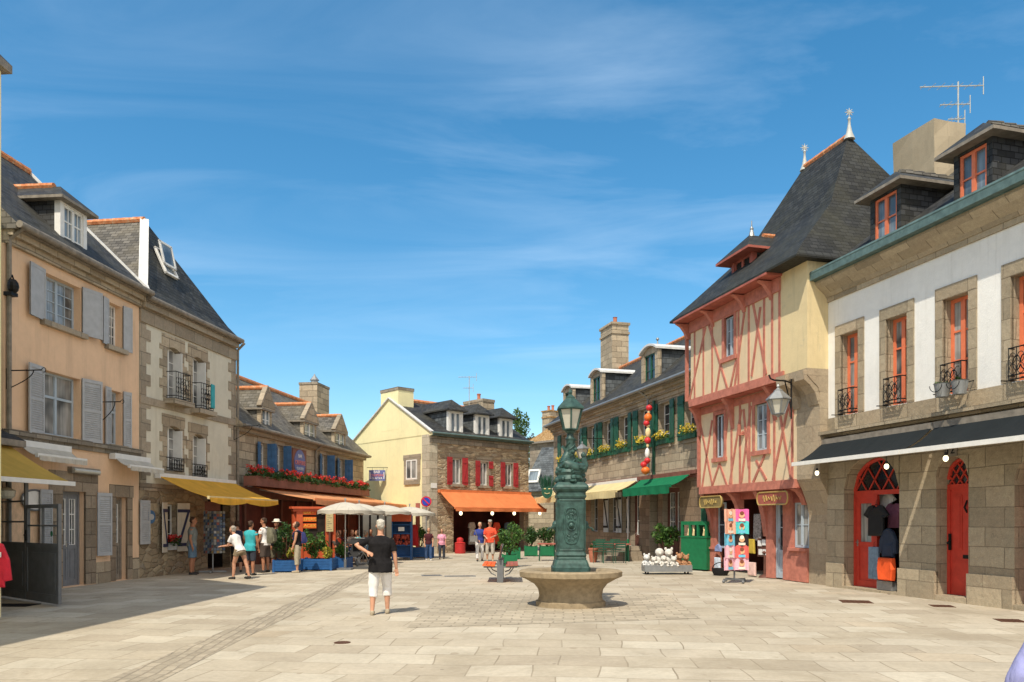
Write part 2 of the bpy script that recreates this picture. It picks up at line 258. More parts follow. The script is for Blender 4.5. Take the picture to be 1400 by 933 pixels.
# ------------------------------------------------------------------ building kit
V = Vector
def root_of(o):
    while o.parent: o = o.parent
    return o
class MB:
    def __init__(s): s.v = []; s.f = []; s.m = []; s.mi = 0
    def face(s, pts, mi=None):
        b = len(s.v); s.v += [tuple(p) for p in pts]; s.f.append(tuple(range(b, b + len(pts)))); s.m.append(s.mi if mi is None else mi)
    def idx(s, verts, faces, mi=None):
        b = len(s.v); s.v += [tuple(p) for p in verts]
        for f in faces: s.f.append(tuple(i + b for i in f)); s.m.append(s.mi if mi is None else mi)
    def obox(s, o, a, b, c, mi=None):
        o, a, b, c = V(o), V(a), V(b), V(c)
        if a.cross(b).dot(c) < 0: a, b = b, a
        p = [o, o + a, o + a + b, o + b, o + c, o + a + c, o + a + b + c, o + b + c]
        s.idx(p, [(3, 2, 1, 0), (4, 5, 6, 7), (0, 1, 5, 4), (1, 2, 6, 5), (2, 3, 7, 6), (3, 0, 4, 7)], mi)
    def box(s, x0, x1, y0, y1, z0, z1, mi=None): s.obox((x0, y0, z0), (x1 - x0, 0, 0), (0, y1 - y0, 0), (0, 0, z1 - z0), mi)
    def pbox(s, pl, u0, u1, z0, z1, d0, d1, mi=None):
        o = pl.P(u0, z0, d0); s.obox(o, pl.t3 * (u1 - u0), pl.n3 * (d1 - d0), V((0, 0, z1 - z0)), mi)
    def bar(s, p, q, w, h=None, mi=None, up=V((0, 0, 1))):
        p, q = V(p), V(q); d = q - p; h = h or w
        x = d.cross(up)
        if x.length < 1e-6: x = d.cross(V((1, 0, 0)))
        x.normalize(); y = x.cross(d).normalized()
        s.obox(p - x * w / 2 - y * h / 2, d, x * w, y * h, mi)
    def loft(s, rings, caps=(True, True), mi=None, closed=True):
        n = len(rings[0]); vs = [p for r in rings for p in r]; fs = []
        for i in range(len(rings) - 1):
            for j in range(n if closed else n - 1):
                k = (j + 1) % n; fs.append((i * n + j, i * n + k, (i + 1) * n + k, (i + 1) * n + j))
        if caps[0]: fs.append(tuple(reversed(range(n))))
        if caps[1]: fs.append(tuple((len(rings) - 1) * n + j for j in range(n)))
        s.idx(vs, fs, mi)
    def tube(s, pts, r, n=8, mi=None, caps=(True, True), squash=1.0):
        pts = [V(p) for p in pts]; rs = r if isinstance(r, (list, tuple)) else [r] * len(pts); rings = []; x = None
        for i, p in enumerate(pts):
            d = (pts[min(i + 1, len(pts) - 1)] - pts[max(i - 1, 0)]).normalized()
            if x is None: x = d.orthogonal().normalized() if abs(d.z) < 0.95 else V((1, 0, 0))
            x = x - d * x.dot(d)
            x = x.normalized() if x.length > 1e-5 else d.orthogonal().normalized()
            y = d.cross(x)
            rings.append([p + (x * math.cos(2 * math.pi * k / n) + y * math.sin(2 * math.pi * k / n) * squash) * rs[i] for k in range(n)])
        s.loft(rings, caps, mi)
    def lathe(s, c, prof, n=16, ph=0.0, mi=None, sx=1.0, sy=1.0, rot=0.0):
        c = V(c); rings = []
        for r, z in prof:
            rg = []
            for k in range(n):
                a = ph + 2 * math.pi * k / n; x, y = math.cos(a) * r * sx, math.sin(a) * r * sy
                rg.append(c + V((x * math.cos(rot) - y * math.sin(rot), x * math.sin(rot) + y * math.cos(rot), z)))
            rings.append(rg)
        s.loft(rings, (True, True), mi)
    def ball(s, c, rx, ry=None, rz=None, n=12, mi=None, rot=None):
        ry = rx if ry is None else ry; rz = rx if rz is None else rz; c = V(c); k = max(5, n // 2); rings = []
        for i in range(k + 1):
            th = math.pi * min(max(i / k, 0.02), 0.98); rg = []
            for j in range(n):
                a = 2 * math.pi * j / n; p = V((math.sin(th) * math.cos(a) * rx, math.sin(th) * math.sin(a) * ry, -math.cos(th) * rz))
                rg.append(c + (rot @ p if rot else p))
            rings.append(rg)
        s.loft(rings, (True, True), mi)
    def build(s, name, mats, parent=None, smooth=False, bevel=0.0):
        off = root_of(parent).location if parent else V((0, 0, 0))
        me = bpy.data.meshes.new(name)
        me.from_pydata([(x - off.x, y - off.y, z - off.z) for x, y, z in s.v], [], s.f)
        mats = mats if isinstance(mats, (list, tuple)) else [mats]
        for m in mats: me.materials.append(M[m] if isinstance(m, str) else m)
        if len(mats) > 1: me.polygons.foreach_set('material_index', [min(i, len(mats) - 1) for i in s.m])
        uvl = me.uv_layers.new(name='UVMap'); uv = [0.0] * (2 * len(me.loops))
        for p in me.polygons:
            n = p.normal
            if abs(n.z) > 0.995: h, w = V((1, 0, 0)), V((0, 1, 0))
            else:
                h = V((-n.y, n.x, 0)).normalized(); w = n.cross(h)
            for li in p.loop_indices:
                co = V(s.v[me.loops[li].vertex_index]); uv[2 * li] = co.dot(h); uv[2 * li + 1] = co.dot(w)
        uvl.data.foreach_set('uv', uv)
        if smooth:
            me.polygons.foreach_set('use_smooth', [True] * len(me.polygons))
            if smooth != 'all':
                try: me.set_sharp_from_angle(angle=R(38))
                except Exception: pass
        me.update()
        o = bpy.data.objects.new(name, me); COL.objects.link(o)
        if parent: o.parent = parent
        if bevel:
            b = o.modifiers.new('bevel', 'BEVEL'); b.width = bevel; b.segments = 2; b.limit_method = 'ANGLE'
        return o
def thing(name, label, cat, loc=(0, 0, 0), group=None):
    o = bpy.data.objects.new(name, None); COL.objects.link(o); o.location = V(loc); o.empty_display_size = 0.3
    return tag(o, label, cat, group)
def tag(o, label, cat, group=None):
    o['label'] = label; o['category'] = cat
    if group: o['group'] = group
    return o
def struct(o): o['kind'] = 'structure'; return o
def dup(r, loc, label=None, rotz=0.0):
    c = r.copy(); COL.objects.link(c); c.location = V(loc); c.rotation_euler = (0, 0, rotz)
    if label: c['label'] = label
    for ch in list(r.children):
        d = ch.copy(); COL.objects.link(d); d.parent = c
        for g in list(ch.children):
            e = g.copy(); COL.objects.link(e); e.parent = d
    return c
def G(px, py):
    Y = EYE * F / (py - HY); return V(((px - CX) / F * Y, Y, 0.0))
def AT(px, py, Y): return V(((px - CX) / F * Y, Y, EYE - (py - HY) * Y / F))
class Plane:
    def __init__(s, A, B):
        s.O = V((A[0], A[1])); t = V((B[0] - A[0], B[1] - A[1])); s.L = t.length; s.t = t.normalized(); s.n = V((s.t.y, -s.t.x))
        s.t3 = V((s.t.x, s.t.y, 0)); s.n3 = V((s.n.x, s.n.y, 0))
    def P(s, u, z, d=0.0):
        q = s.O + s.t * u + s.n * d; return V((q.x, q.y, z))
    def uz(s, px, py, d=0.0):
        k = (px - CX) / F; o = s.O + s.n * d; u = (k * o.y - o.x) / (s.t.x - k * s.t.y); Y = o.y + u * s.t.y
        return u, EYE - (py - HY) * Y / F
    def u(s, px, d=0.0): return s.uz(px, HY, d)[0]
    def rect(s, x0, x1, yt, yb, d=0.0):
        xm = (x0 + x1) / 2; return s.u(x0, d), s.u(x1, d), s.uz(xm, yb, d)[1], s.uz(xm, yt, d)[1]
def vp_plane(xv, K, pa, pb):
    def at(px):
        Y = abs(K * S / (px - xv)); return ((px - CX) / F * Y, Y)
    return Plane(at(pa), at(pb))

def house_body(name, parent, pl, u0, u1, zt, D, holes, zones, mats, rec_mi=1, side=None, z0=-0.05):
    """front wall with true openings, side and back walls. holes: (u0,u1,z0,z1,recess[,interior_depth])"""
    mb = MB()
    us = sorted({u0, u1, *[h[0] for h in holes], *[h[1] for h in holes]}); zs = sorted({z0, zt, *[h[2] for h in holes], *[h[3] for h in holes], *[z for z, _ in zones if z0 < z < zt]})
    us = [u for u in us if u0 <= u <= u1]; zs = [z for z in zs if z0 <= z <= zt]
    def mat_at(z):
        for zz, mi in zones:
            if z < zz: return mi
        return zones[-1][1]
    for i in range(len(us) - 1):
        for j in range(len(zs) - 1):
            uc, zc = (us[i] + us[i + 1]) / 2, (zs[j] + zs[j + 1]) / 2
            if any(h[0] < uc < h[1] and h[2] < zc < h[3] for h in holes): continue
            mb.face([pl.P(us[i], zs[j]), pl.P(us[i + 1], zs[j]), pl.P(us[i + 1], zs[j + 1]), pl.P(us[i], zs[j + 1])], mat_at(zc))
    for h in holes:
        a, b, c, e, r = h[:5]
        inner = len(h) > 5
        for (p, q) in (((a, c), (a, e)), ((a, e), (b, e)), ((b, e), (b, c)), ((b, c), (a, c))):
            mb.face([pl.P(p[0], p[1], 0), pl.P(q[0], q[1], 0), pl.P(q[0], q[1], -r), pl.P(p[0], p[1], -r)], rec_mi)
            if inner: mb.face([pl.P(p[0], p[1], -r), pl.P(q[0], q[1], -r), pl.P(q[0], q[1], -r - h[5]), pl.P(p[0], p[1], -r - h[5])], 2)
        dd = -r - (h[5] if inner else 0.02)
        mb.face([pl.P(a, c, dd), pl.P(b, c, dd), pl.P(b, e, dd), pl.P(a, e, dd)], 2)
    if side is not None: zones = [(zt + 1, side)]
    for (ua, da, ub, db) in ((u1, 0, u1, -D), (u1, -D, u0, -D), (u0, -D, u0, 0)):
        zp = z0
        for zz, mi in zones:
            zq = min(zz, zt)
            if zq > zp: mb.face([pl.P(ua, zp, da), pl.P(ub, zp, db), pl.P(ub, zq, db), pl.P(ua, zq, da)], mi); zp = zq
    return mb.build(name, mats, parent)

def window(parent, pl, h, frame, glass='glass', rows=3, leaves=2, cols=1, rec=None, fw=0.05, d=0.0, name='window', bar=0.022):
    a, b, c, e = h[:4]; r = (h[4] if rec is None else rec) - 0.004; mb = MB(); D0, D1 = d - r, d - r + 0.05
    a += .003; b -= .003; c += .003; e -= .003
    mb.pbox(pl, a, a + fw, c, e, D0, D1); mb.pbox(pl, b - fw, b, c, e, D0, D1)
    mb.pbox(pl, a + fw, b - fw, c, c + fw * 1.3, D0, D1); mb.pbox(pl, a + fw, b - fw, e - fw, e, D0, D1)
    ia, ib, ic, ie = a + fw, b - fw, c + fw * 1.3, e - fw; lw = (ib - ia) / leaves
    for k in range(leaves):
        x0, x1 = ia + k * lw, ia + (k + 1) * lw
        if k: mb.pbox(pl, x0 - fw * .7, x0 + fw * .7, ic, ie, D0 + .004, D1 + .012)
        s0, s1 = x0 + (fw * .7 if k else 0), x1 - (fw * .7 if k < leaves - 1 else 0)
        for j in range(1, rows): z = ic + (ie - ic) * j / rows; mb.pbox(pl, s0, s1, z - bar / 2, z + bar / 2, D0 + .01, D1 - .006)
        for i in range(1, cols):
            x = s0 + (s1 - s0) * i / cols; mb.pbox(pl, x - bar / 2, x + bar / 2, ic, ie, D0 + .013, D1 - .003)
    w = mb.build(name, frame, parent); g = MB(); g.pbox(pl, ia - .01, ib + .01, ic - .01, ie + .01, D0 + .016, D0 + .024); g.build('pane', glass, w); return w
def surround(parent, pl, h, mat, w=0.2, proud=0.02, lintel=None, sill=None, quoin=False, arch=0.0, name='surround', lx=1.2):
    a, b, c, e = h[:4]; mb = MB(); lintel = w if lintel is None else lintel; lo = c - (0 if sill is None else 0)
    if quoin:
        z = c; k = 0
        while z < e - .01:
            z2 = min(z + .3, e); ww = w * (1.75 if k % 2 else 1.0)
            mb.pbox(pl, a - ww, a, z + .002, z2 - .002, -.05, proud); mb.pbox(pl, b, b + ww, z + .002, z2 - .002, -.05, proud); z = z2; k += 1
    else:
        mb.pbox(pl, a - w, a, c, e, -.05, proud); mb.pbox(pl, b, b + w, c, e, -.05, proud)
    mb.pbox(pl, a - w * lx, b + w * lx, e + .001, e + lintel, -.05, proud + .003)
    if arch:
        n = 10
        for i in range(n):
            x0 = a + (b - a) * i / n; x1 = a + (b - a) * (i + 1) / n
            f = lambda x: e - arch * ((2 * (x - a) / (b - a) - 1) ** 2)
            mb.idx([pl.P(x0, f(x0), proud), pl.P(x1, f(x1), proud), pl.P(x1, e + .001, proud), pl.P(x0, e + .001, proud), pl.P(x0, f(x0), -h[4] + .06), pl.P(x1, f(x1), -h[4] + .06)],
                   [(0, 1, 2, 3), (0, 4, 5, 1)])
    if sill: mb.pbox(pl, a - w * .8, b + w * .8, c - sill[0], c - .001, -.05, proud + sill[1])
    return mb.build(name, mat, parent)
def shutter(parent, pl, uh, w, z0, z1, side, ang, mat, style='louver', d=0.03, mat2=None, name='shutter', arch=False):
    """side -1: hinged on the left jamb and opening left; ang 0 lies on the wall, 90 sticks out"""
    A = R(ang); dr = pl.t3 * (side * math.cos(A)) + pl.n3 * math.sin(A); nr = V((-dr.y, dr.x, 0)); th = .035
    if nr.dot(pl.n3) < 0: nr = -nr
    o = pl.P(uh, 0, d); mb = MB()
    def bx(x0, x1, za, zb, t0, t1, mi=0): mb.obox(o + dr * x0 + nr * t0 + V((0, 0, za)), dr * (x1 - x0), nr * (t1 - t0), V((0, 0, zb - za)), mi)
    if style == 'louver':
        f = min(.06, w * .16)
        bx(0, f, z0, z1, 0, th); bx(w - f, w, z0, z1, 0, th); bx(f, w - f, z0, z0 + .09, 0, th); bx(f, w - f, z1 - .09, z1, 0, th)
        zm = (z0 + z1) / 2; bx(f, w - f, zm - .035, zm + .035, 0, th); bx(f, w - f, z0 + .09, z1 - .09, .012, .016)
        z = z0 + .1
        while z < z1 - .12:
            p = o + dr * f + V((0, 0, z)); mb.obox(p + nr * .004, dr * (w - 2 * f), nr * .028 + V((0, 0, -.022)), V((0, 0, .008))); z += .055
    elif style == 'panel':
        bx(0, w, z0, z1, .006, th - .006)
        f = .05
        for (za, zb) in ((z0, z0 + .09), (z1 - .08, z1)): bx(f, w - f, za, zb, 0, th)
        bx(0, f, z0, z1, 0, th); bx(w - f, w, z0, z1, 0, th)
    else:
        n = max(2, int(w / .14))
        for i in range(n): bx(w * i / n + .003, w * (i + 1) / n - .003, z0, z1, 0, th - .008)
        for zz in (z0 + (z1 - z0) * .14, z1 - (z1 - z0) * .16): bx(.01, w - .01, zz - .05, zz + .05, th - .006, th + .014, 1); bx(.01, w - .01, zz - .05, zz + .05, -.012, .001, 1)
        if style == 'zbrace':
            p = o + dr * .05 + nr * (th + .002) + V((0, 0, z0 + (z1 - z0) * .14)); q = o + dr * (w - .05) + nr * (th + .002) + V((0, 0, z1 - (z1 - z0) * .16)); mb.bar(p, q, .07, .02, 1, nr)
    return mb.build(name, [mat, mat2 or mat], parent)
def rings_roof(name, parent, pl, rings, mats, thick=0.14):
    """rings from eave to ridge: (u0,u1,dfront,dback,z)"""
    mb = MB(); gabled = abs(rings[0][0] - rings[-1][0]) < .3 and abs(rings[0][1] - rings[-1][1]) < .3
    rg = [[pl.P(u0, z, df), pl.P(u1, z, df), pl.P(u1, z, db), pl.P(u0, z, db)] for u0, u1, df, db, z in rings]
    n = len(rg)
    u0, u1, df, db, z = rings[0]
    low = [pl.P(u0, z - thick, df), pl.P(u1, z - thick, df), pl.P(u1, z - thick, db), pl.P(u0, z - thick, db)]
    allr = [low] + rg
    for i in range(len(allr) - 1):
        for j in range(4):
            k = (j + 1) % 4; q = [allr[i][j], allr[i][k], allr[i + 1][k], allr[i + 1][j]]
            qq = []
            for p in q:
                if not qq or (p - qq[-1]).length > 1e-4: qq.append(p)
            if (qq[0] - qq[-1]).length < 1e-4: qq.pop()
            if len(qq) >= 3: mb.face(qq, ((1 if (j % 2 and gabled) else 2) if i == 0 else (1 if j % 2 else 0)))
    mb.face(list(reversed(low)), 2)
    if abs(rings[-1][2] - rings[-1][3]) > .01: mb.face(rg[-1], 0)
    return mb.build(name, mats, parent)
def ridge_tiles(parent, p, q, r=0.11, mat='tile', name='ridge_tiles', step=.34):
    p, q = V(p), V(q); L = (q - p).length; n = max(1, int(L / step)); mb = MB(); d = (q - p) / n
    for i in range(n):
        a = p + d * i; mb.tube([a, a + d * 1.04], [r * (1.0 if i % 2 else 1.04), r * 1.12], 8)
    return mb.build(name, mat, parent)
def gutter(parent, pl, u0, u1, z, d, r=.08, mat='zinc', down=None, name='gutter'):
    mb = MB(); mb.tube([pl.P(u0, z, d), pl.P(u1, z, d)], r, 10)
    if down:
        for uu, zb in down: mb.tube([pl.P(uu, z - .04, d), pl.P(uu, z - .3, .07), pl.P(uu, zb, .07)], .05, 8)
    return mb.build(name, mat, parent, True)
def dormer(parent, pl, uc, w, zb, zt, d, depth, style, mats, rise=.5, ov=.18, win=None, fframe='white_paint', glass='glass_blue', rows=2, cols=1, fr=.07, front_mi=1, leaves=2):
    """mats: roof, cheek, front, trim"""
    a, b = uc - w / 2, uc + w / 2; mb = MB(); e = d - depth
    wz0, wz1 = win if win else (zb + .12, zt - .1); m = .14
    # front with opening, cheeks
    for (x0, x1, y0, y1) in ((a, a + m, zb, zt), (b - m, b, zb, zt), (a + m, b - m, zb, wz0), (a + m, b - m, wz1, zt)): mb.pbox(pl, x0, x1, y0, y1, d - .16, d, front_mi + 1 if front_mi > 1 else 2)
    mb.pbox(pl, a + .01, b - .01, zb, zt - .01, e, d - .15, 1)
    mb.pbox(pl, a + m - .02, b - m + .02, wz0 - .02, wz1 + .02, d - .155, d - .149, 1)
    if style in ('gable', 'hip'):
        hip = min(w * .55, depth * .5) if style == 'hip' else 0.0
        L, Rr, t = a - ov, b + ov, .07; fd = d + ov
        zr = zt + rise; zo = zt + (.03 if style == 'hip' else -ov * rise / (w / 2) * .6)
        lo = [pl.P(L, zo, fd), pl.P(Rr, zo, fd), pl.P(Rr, zo, e), pl.P(L, zo, e)]; r0, r1 = pl.P(uc, zr, fd - hip), pl.P(uc, zr, e)
        up = [p - V((0, 0, t)) for p in lo]
        mb.face([lo[0], r0, r1, lo[3]], 0); mb.face([lo[1], lo[2], r1, r0], 0)
        mb.face([lo[0], lo[1], r0], 0 if hip else 2); mb.face([up[3], up[2], up[1], up[0]], 3)
        for i in range(4): j = (i + 1) % 4; mb.face([up[i], up[j], lo[j], lo[i]], 3)
    elif style == 'arc':
        n = 10; top = []; fd = d + ov
        for i in range(n + 1):
            t = i / n; u = a - ov + (w + 2 * ov) * t; top.append((u, zt + rise * (1 - (2 * t - 1) ** 2)))
        for i in range(n):
            (u0, za), (u1, zc) = top[i], top[i + 1]
            mb.idx([pl.P(u0, za, fd), pl.P(u1, zc, fd), pl.P(u1, zc, e), pl.P(u0, za, e), pl.P(u0, za + .09, fd), pl.P(u1, zc + .09, fd), pl.P(u1, zc + .09, e), pl.P(u0, za + .09, e)],
                   [(0, 1, 5, 4), (4, 5, 6, 7), (3, 2, 1, 0)], 3)
            mb.face([pl.P(u0, zt - .01, d - .002), pl.P(u1, zt - .01, d - .002), pl.P(u1, zc, d - .002), pl.P(u0, za, d - .002)], 2)
        mb.face([pl.P(a - ov, zt, fd), pl.P(a - ov, zt + .09, fd), pl.P(a - ov, zt + .09, e), pl.P(a - ov, zt, e)], 3)
        mb.face([pl.P(b + ov, zt, fd), pl.P(b + ov, zt + .09, fd), pl.P(b + ov, zt + .09, e), pl.P(b + ov, zt, e)], 3)
    o = mb.build('dormer', mats, parent)
    if win is not False:
        wm = MB(); x0, x1, y0, y1 = a + m, b - m, wz0, wz1; D0, D1 = d - .09, d - .03; f = fr
        wm.pbox(pl, x0, x0 + f, y0, y1, D0, D1); wm.pbox(pl, x1 - f, x1, y0, y1, D0, D1); wm.pbox(pl, x0 + f, x1 - f, y0, y0 + f, D0, D1); wm.pbox(pl, x0 + f, x1 - f, y1 - f, y1, D0, D1)
        if leaves == 2: wm.pbox(pl, uc - f * .75, uc + f * .75, y0 + f, y1 - f, D0, D1 + .01)
        for j in range(1, rows): z = y0 + (y1 - y0) * j / rows; wm.pbox(pl, x0 + f, x1 - f, z - .018, z + .018, D0 + .01, D1 - .01)
        for i in range(1, cols):
            for hx in (0, 1): xx = x0 + f + (uc - x0 - f) * i / cols + hx * (uc - x0 - f * .2); wm.pbox(pl, xx - .012, xx + .012, y0 + f, y1 - f, D0 + .012, D1 - .012)
        wm.pbox(pl, x0 + f * .5, x1 - f * .5, y0 + f * .5, y1 - f * .5, D0 + .02, D0 + .027, 1)
        wm.build('window', [fframe, glass], o)
    return o
def chimney(parent, pl, u0, u1, d0, d1, z0, z1, mat, cap='granite_grey', pots=0, capz=.12, name='chimney', band=True):
    mb = MB(); mb.pbox(pl, u0, u1, z0, z1, d0, d1)
    o = mb.build(name, mat, parent); c = MB(); s = .07 if band else .03
    c.pbox(pl, u0 - s, u1 + s, z1 - .001, z1 + capz, d0 - s, d1 + s)
    if band: c.pbox(pl, u0 - .05, u1 + .05, z1 - .5, z1 - .38, d0 - .05, d1 + .05)
    c.build('chimney_cap', cap, o)
    for i in range(pots):
        p = MB(); uu = u0 + (u1 - u0) * (i + .5) / pots; ce = pl.P(uu, z1 + capz, (d0 + d1) / 2)
        p.lathe(ce, [(.12, 0), (.13, .05), (.10, .1), (.10, .34), (.125, .36), (.125, .42), (.09, .42)], 12); p.build('chimney_pot', 'terracotta', o, True)
    return o
def awning(name, label, pl, u0, u1, zb, zf, d, fab, dback=.06, val=.18, cass='white_paint', wav=.05, arms=True, seams=6, bar='white_paint', group=None, shift=0.0):
    th = thing(name, label, 'awning', pl.P((u0 + u1) / 2, 0, dback), group)
    c = MB(); n = 12; top = []
    for i in range(n + 1):
        t = i / n; z = zb + (zf - zb) * t - .06 * math.sin(math.pi * t); top.append((dback + .1 + (d - dback - .1) * t, z))
    for i in range(n):
        (da, za), (db, zb2) = top[i], top[i + 1]; sa, sb = shift * i / n, shift * (i + 1) / n
        c.idx([pl.P(u0 + sa, za, da), pl.P(u1 + sa, za, da), pl.P(u1 + sb, zb2, db), pl.P(u0 + sb, zb2, db), pl.P(u0 + sa, za - .015, da), pl.P(u1 + sa, za - .015, da), pl.P(u1 + sb, zb2 - .015, db), pl.P(u0 + sb, zb2 - .015, db)],
              [(0, 1, 2, 3), (7, 6, 5, 4), (0, 3, 7, 4), (1, 5, 6, 2)])
    c.build('canopy', fab, th)
    if val:
        v = MB(); k = 40; pts = []
        for i in range(k + 1):
            t = i / k; u = u0 + shift + (u1 - u0) * t; zz = zf - val - wav * abs(math.sin(t * math.pi * seams)) + wav * .5; dd = d + .035 + .02 * math.sin(t * 31 + u0); pts.append((u, zz, dd))
        for i in range(k):
            (ua, za, da), (ub, zc, dc) = pts[i], pts[i + 1]
            v.idx([pl.P(ua, zf - .005, d + .03), pl.P(ub, zf - .005, d + .03), pl.P(ub, zc, dc), pl.P(ua, za, da), pl.P(ua, zf - .005, d + .018), pl.P(ub, zf - .005, d + .018), pl.P(ub, zc, dc - .012), pl.P(ua, za, da - .012)], [(0, 1, 2, 3), (7, 6, 5, 4), (3, 2, 6, 7)])
        v.build('valance', fab, th)
    b = MB(); b.pbox(pl, u0 + shift - .03, u1 + shift + .03, zf - .05, zf + .045, d - .06, d + .014); b.build('front_bar', bar, th)
    k = MB(); k.pbox(pl, u0 - .04, u1 + .04, zb - .07, zb + .09, .03, dback + .15); k.build('cassette', cass, th)
    if arms:
        for uu, s in ((u0 + .25, 1), (u1 - .25, -1)):
            a = MB(); mid = pl.P(uu + s * .5, (zb + zf) / 2 - .1, (d + dback) / 2); a.tube([pl.P(uu, zb - .08, dback + .05), mid, pl.P(uu + shift + s * .06, zf - .03, d - .05)], .025, 6); a.build('arm', 'steel', th)
    return th
def each(parent, name, mat, pl, boxes):
    for b in boxes:
        m = MB(); m.pbox(pl, *b); m.build(name, mat, parent)
def add_text(parent, txt, size, origin, xdir, ydir, mat, depth=.006, name='lettering', align='CENTER', shear=0.0):
    cu = bpy.data.curves.new(name, 'FONT'); cu.body = txt; cu.size = size; cu.extrude = depth; cu.align_x = align; cu.align_y = 'CENTER'; cu.shear = shear; cu.resolution_u = 3
    to = bpy.data.objects.new('tmp', cu); COL.objects.link(to)
    me = bpy.data.meshes.new_from_object(to.evaluated_get(bpy.context.evaluated_depsgraph_get())); bpy.data.objects.remove(to)
    x, y = V(xdir).normalized(), V(ydir).normalized(); z = x.cross(y); off = root_of(parent).location if parent else V((0, 0, 0)); o3 = V(origin) - off
    for v in me.vertices: c = v.co.copy(); v.co = o3 + x * c.x + y * c.y + z * (c.z + depth)
    me.materials.clear(); me.materials.append(M[mat]); o = bpy.data.objects.new(name, me); COL.objects.link(o)
    if parent: o.parent = parent
    return o
def leaves(mb, pts, size, mi=0, jit=.35, aspect=.55, up=.3):
    for p in pts:
        p = V(p); d = V((random.gauss(0, 1), random.gauss(0, 1), random.gauss(0, 1) + up)).normalized(); a = d.orthogonal().normalized(); a.rotate(Quaternion(d, random.uniform(0, 6.28)))
        b = d.cross(a); s = size * random.uniform(1 - jit, 1 + jit)
        mb.face([p - a * s * .5, p + b * s * aspect * .5 + d * s * .08, p + a * s * .5, p - b * s * aspect * .5 + d * s * .08], mi)
def blob_pts(c, rx, ry, rz, n, clumps=14, spread=.33, shell=.55):
    c = V(c); out = []; cs = []
    for _ in range(clumps):
        d = V((random.gauss(0, 1), random.gauss(0, 1), random.gauss(0, 1))).normalized(); r = random.uniform(shell, 1.0); cs.append(V((d.x * rx, d.y * ry, d.z * rz)) * r)
    for _ in range(n):
        q = random.choice(cs); d = V((random.gauss(0, 1), random.gauss(0, 1), random.gauss(0, 1))).normalized() * random.random() ** .4 * spread
        out.append(c + q + V((d.x * rx, d.y * ry, d.z * rz)))
    return out
# ------------------------------------------------------------------ ground
def paving_mat():
    t = MT('paving_slabs', 0.9, spec=0.15); o = t.coord('UV')
    v = t.map(t.warp(o, 0.35, 0.5), (1, 1, 1), (0, 0, R(5)))
    k1, f1 = t.brick(v, 0.78, 0.62, 0.010, (0.0, 0.0, 0.0), (1, 1, 1), 0.38, 0, 0.2, (0.5, 0.5, 0.5))
    c = t.ramp(k1, [(0.0, (0.385, 0.33, 0.25)), (0.35, (0.43, 0.375, 0.285)), (0.65, (0.455, 0.40, 0.31)), (0.92, (0.495, 0.445, 0.35)), (1.0, (0.42, 0.35, 0.255))])
    big = t.noise(o, 0.16, 6, 0.6, 0.5); fine = t.noise(o, 14, 7, 0.7); mid = t.noise(o, 1.3, 5, 0.6)
    c = t.mix(0.5, c, t.ramp(big, [(0.3, 0.38), (0.7, 0.6)]), 'OVERLAY'); c = t.mix(0.35, c, t.ramp(mid, [(0.3, 0.36), (0.7, 0.62)]), 'OVERLAY')
    c = t.mix(0.4, c, t.ramp(fine, [(0.3, 0.36), (0.7, 0.64)]), 'OVERLAY')
    c = t.mix(t.math('MULTIPLY', f1, t.ramp(t.noise(o, 0.5, 3), [(0.3, 0.2), (0.62, 0.85)])), c, (0.20, 0.165, 0.115))
    st = t.noise(t.map(o, loc=(5, 2, 0)), 0.42, 8, 0.72, 0.6); c = t.mix(t.ramp(st, [(0.50, 0.0), (0.66, 0.5)]), c, (0.27, 0.225, 0.155))
    gm = t.n('TexVoronoi'); t.nt.links.new(o, gm.inputs['Vector']); gm.inputs['Scale'].default_value = 1.7; c = t.mix(t.ramp(gm.outputs['Distance'], [(0.035, 0.55), (0.05, 0.0)]), c, (0.13, 0.11, 0.09))
    sp = t.noise(o, 3.1, 2, 0.4); c = t.mix(t.ramp(sp, [(0.70, 0.0), (0.73, 0.5)]), c, (0.25, 0.2, 0.14))
    t.col(c); t.bump(t.math('ADD', t.math('SUBTRACT', 1.0, f1), t.math('MULTIPLY', fine, 0.5)), 0.35, 0.012); return t.m
M['paving'] = paving_mat()
def sett_mat(name, c, w, h, rot=0.0, lo=.62):
    t = MT(name, 0.85, spec=0.25); o = t.coord('UV'); v = t.map(t.warp(o, 1.8, 0.10), (1, 1, 1), (0, 0, rot))
    k, f = t.brick(v, w, h, 0.016, sc3(c, lo), sc3(c, 2.05 - lo), 0.45, 0, 0.5, sc3(c, lo * .88)); g = t.noise(o, 12, 6, 0.7); b = t.noise(o, .7, 4)
    k = t.mix(0.5, k, t.ramp(g, [(0.25, 0.34), (0.75, 0.66)]), 'OVERLAY'); k = t.mix(0.5, k, t.ramp(b, [(0.3, 0.36), (0.7, 0.62)]), 'OVERLAY')
    t.col(k); t.bump(t.math('ADD', t.math('SUBTRACT', 1.0, f), t.math('MULTIPLY', g, .6)), 0.6, 0.02); return t.m
M['setts'] = sett_mat('drain_setts', (0.35, 0.30, 0.225), 0.24, 0.13, R(84), .88); M['fountain_setts'] = sett_mat('fountain_setts', (0.39, 0.335, 0.25), 0.36, 0.2, R(4), .86)
mb = MB(); mb.box(-400, 400, -60, 900, -0.5, 0.0); struct(mb.build('ground', 'paving'))
def sheet(name, pts, z, mat):
    m = MB(); m.face([(x, y, z) for x, y in pts]); return struct(m.build(name, mat))
ln = [(-4.0, 4.0), (-4.02, 8.2), (-4.13, 11.0), (-4.2, 14.0), (-4.5, 20.0), (-4.65, 30.0)]
edge_l = [(x - .25 + .04 * math.sin(y * 2.1), y) for x, y in ln]; edge_r = [(x + .27 + .03 * math.sin(y * 1.7), y) for x, y in ln]
m = MB()
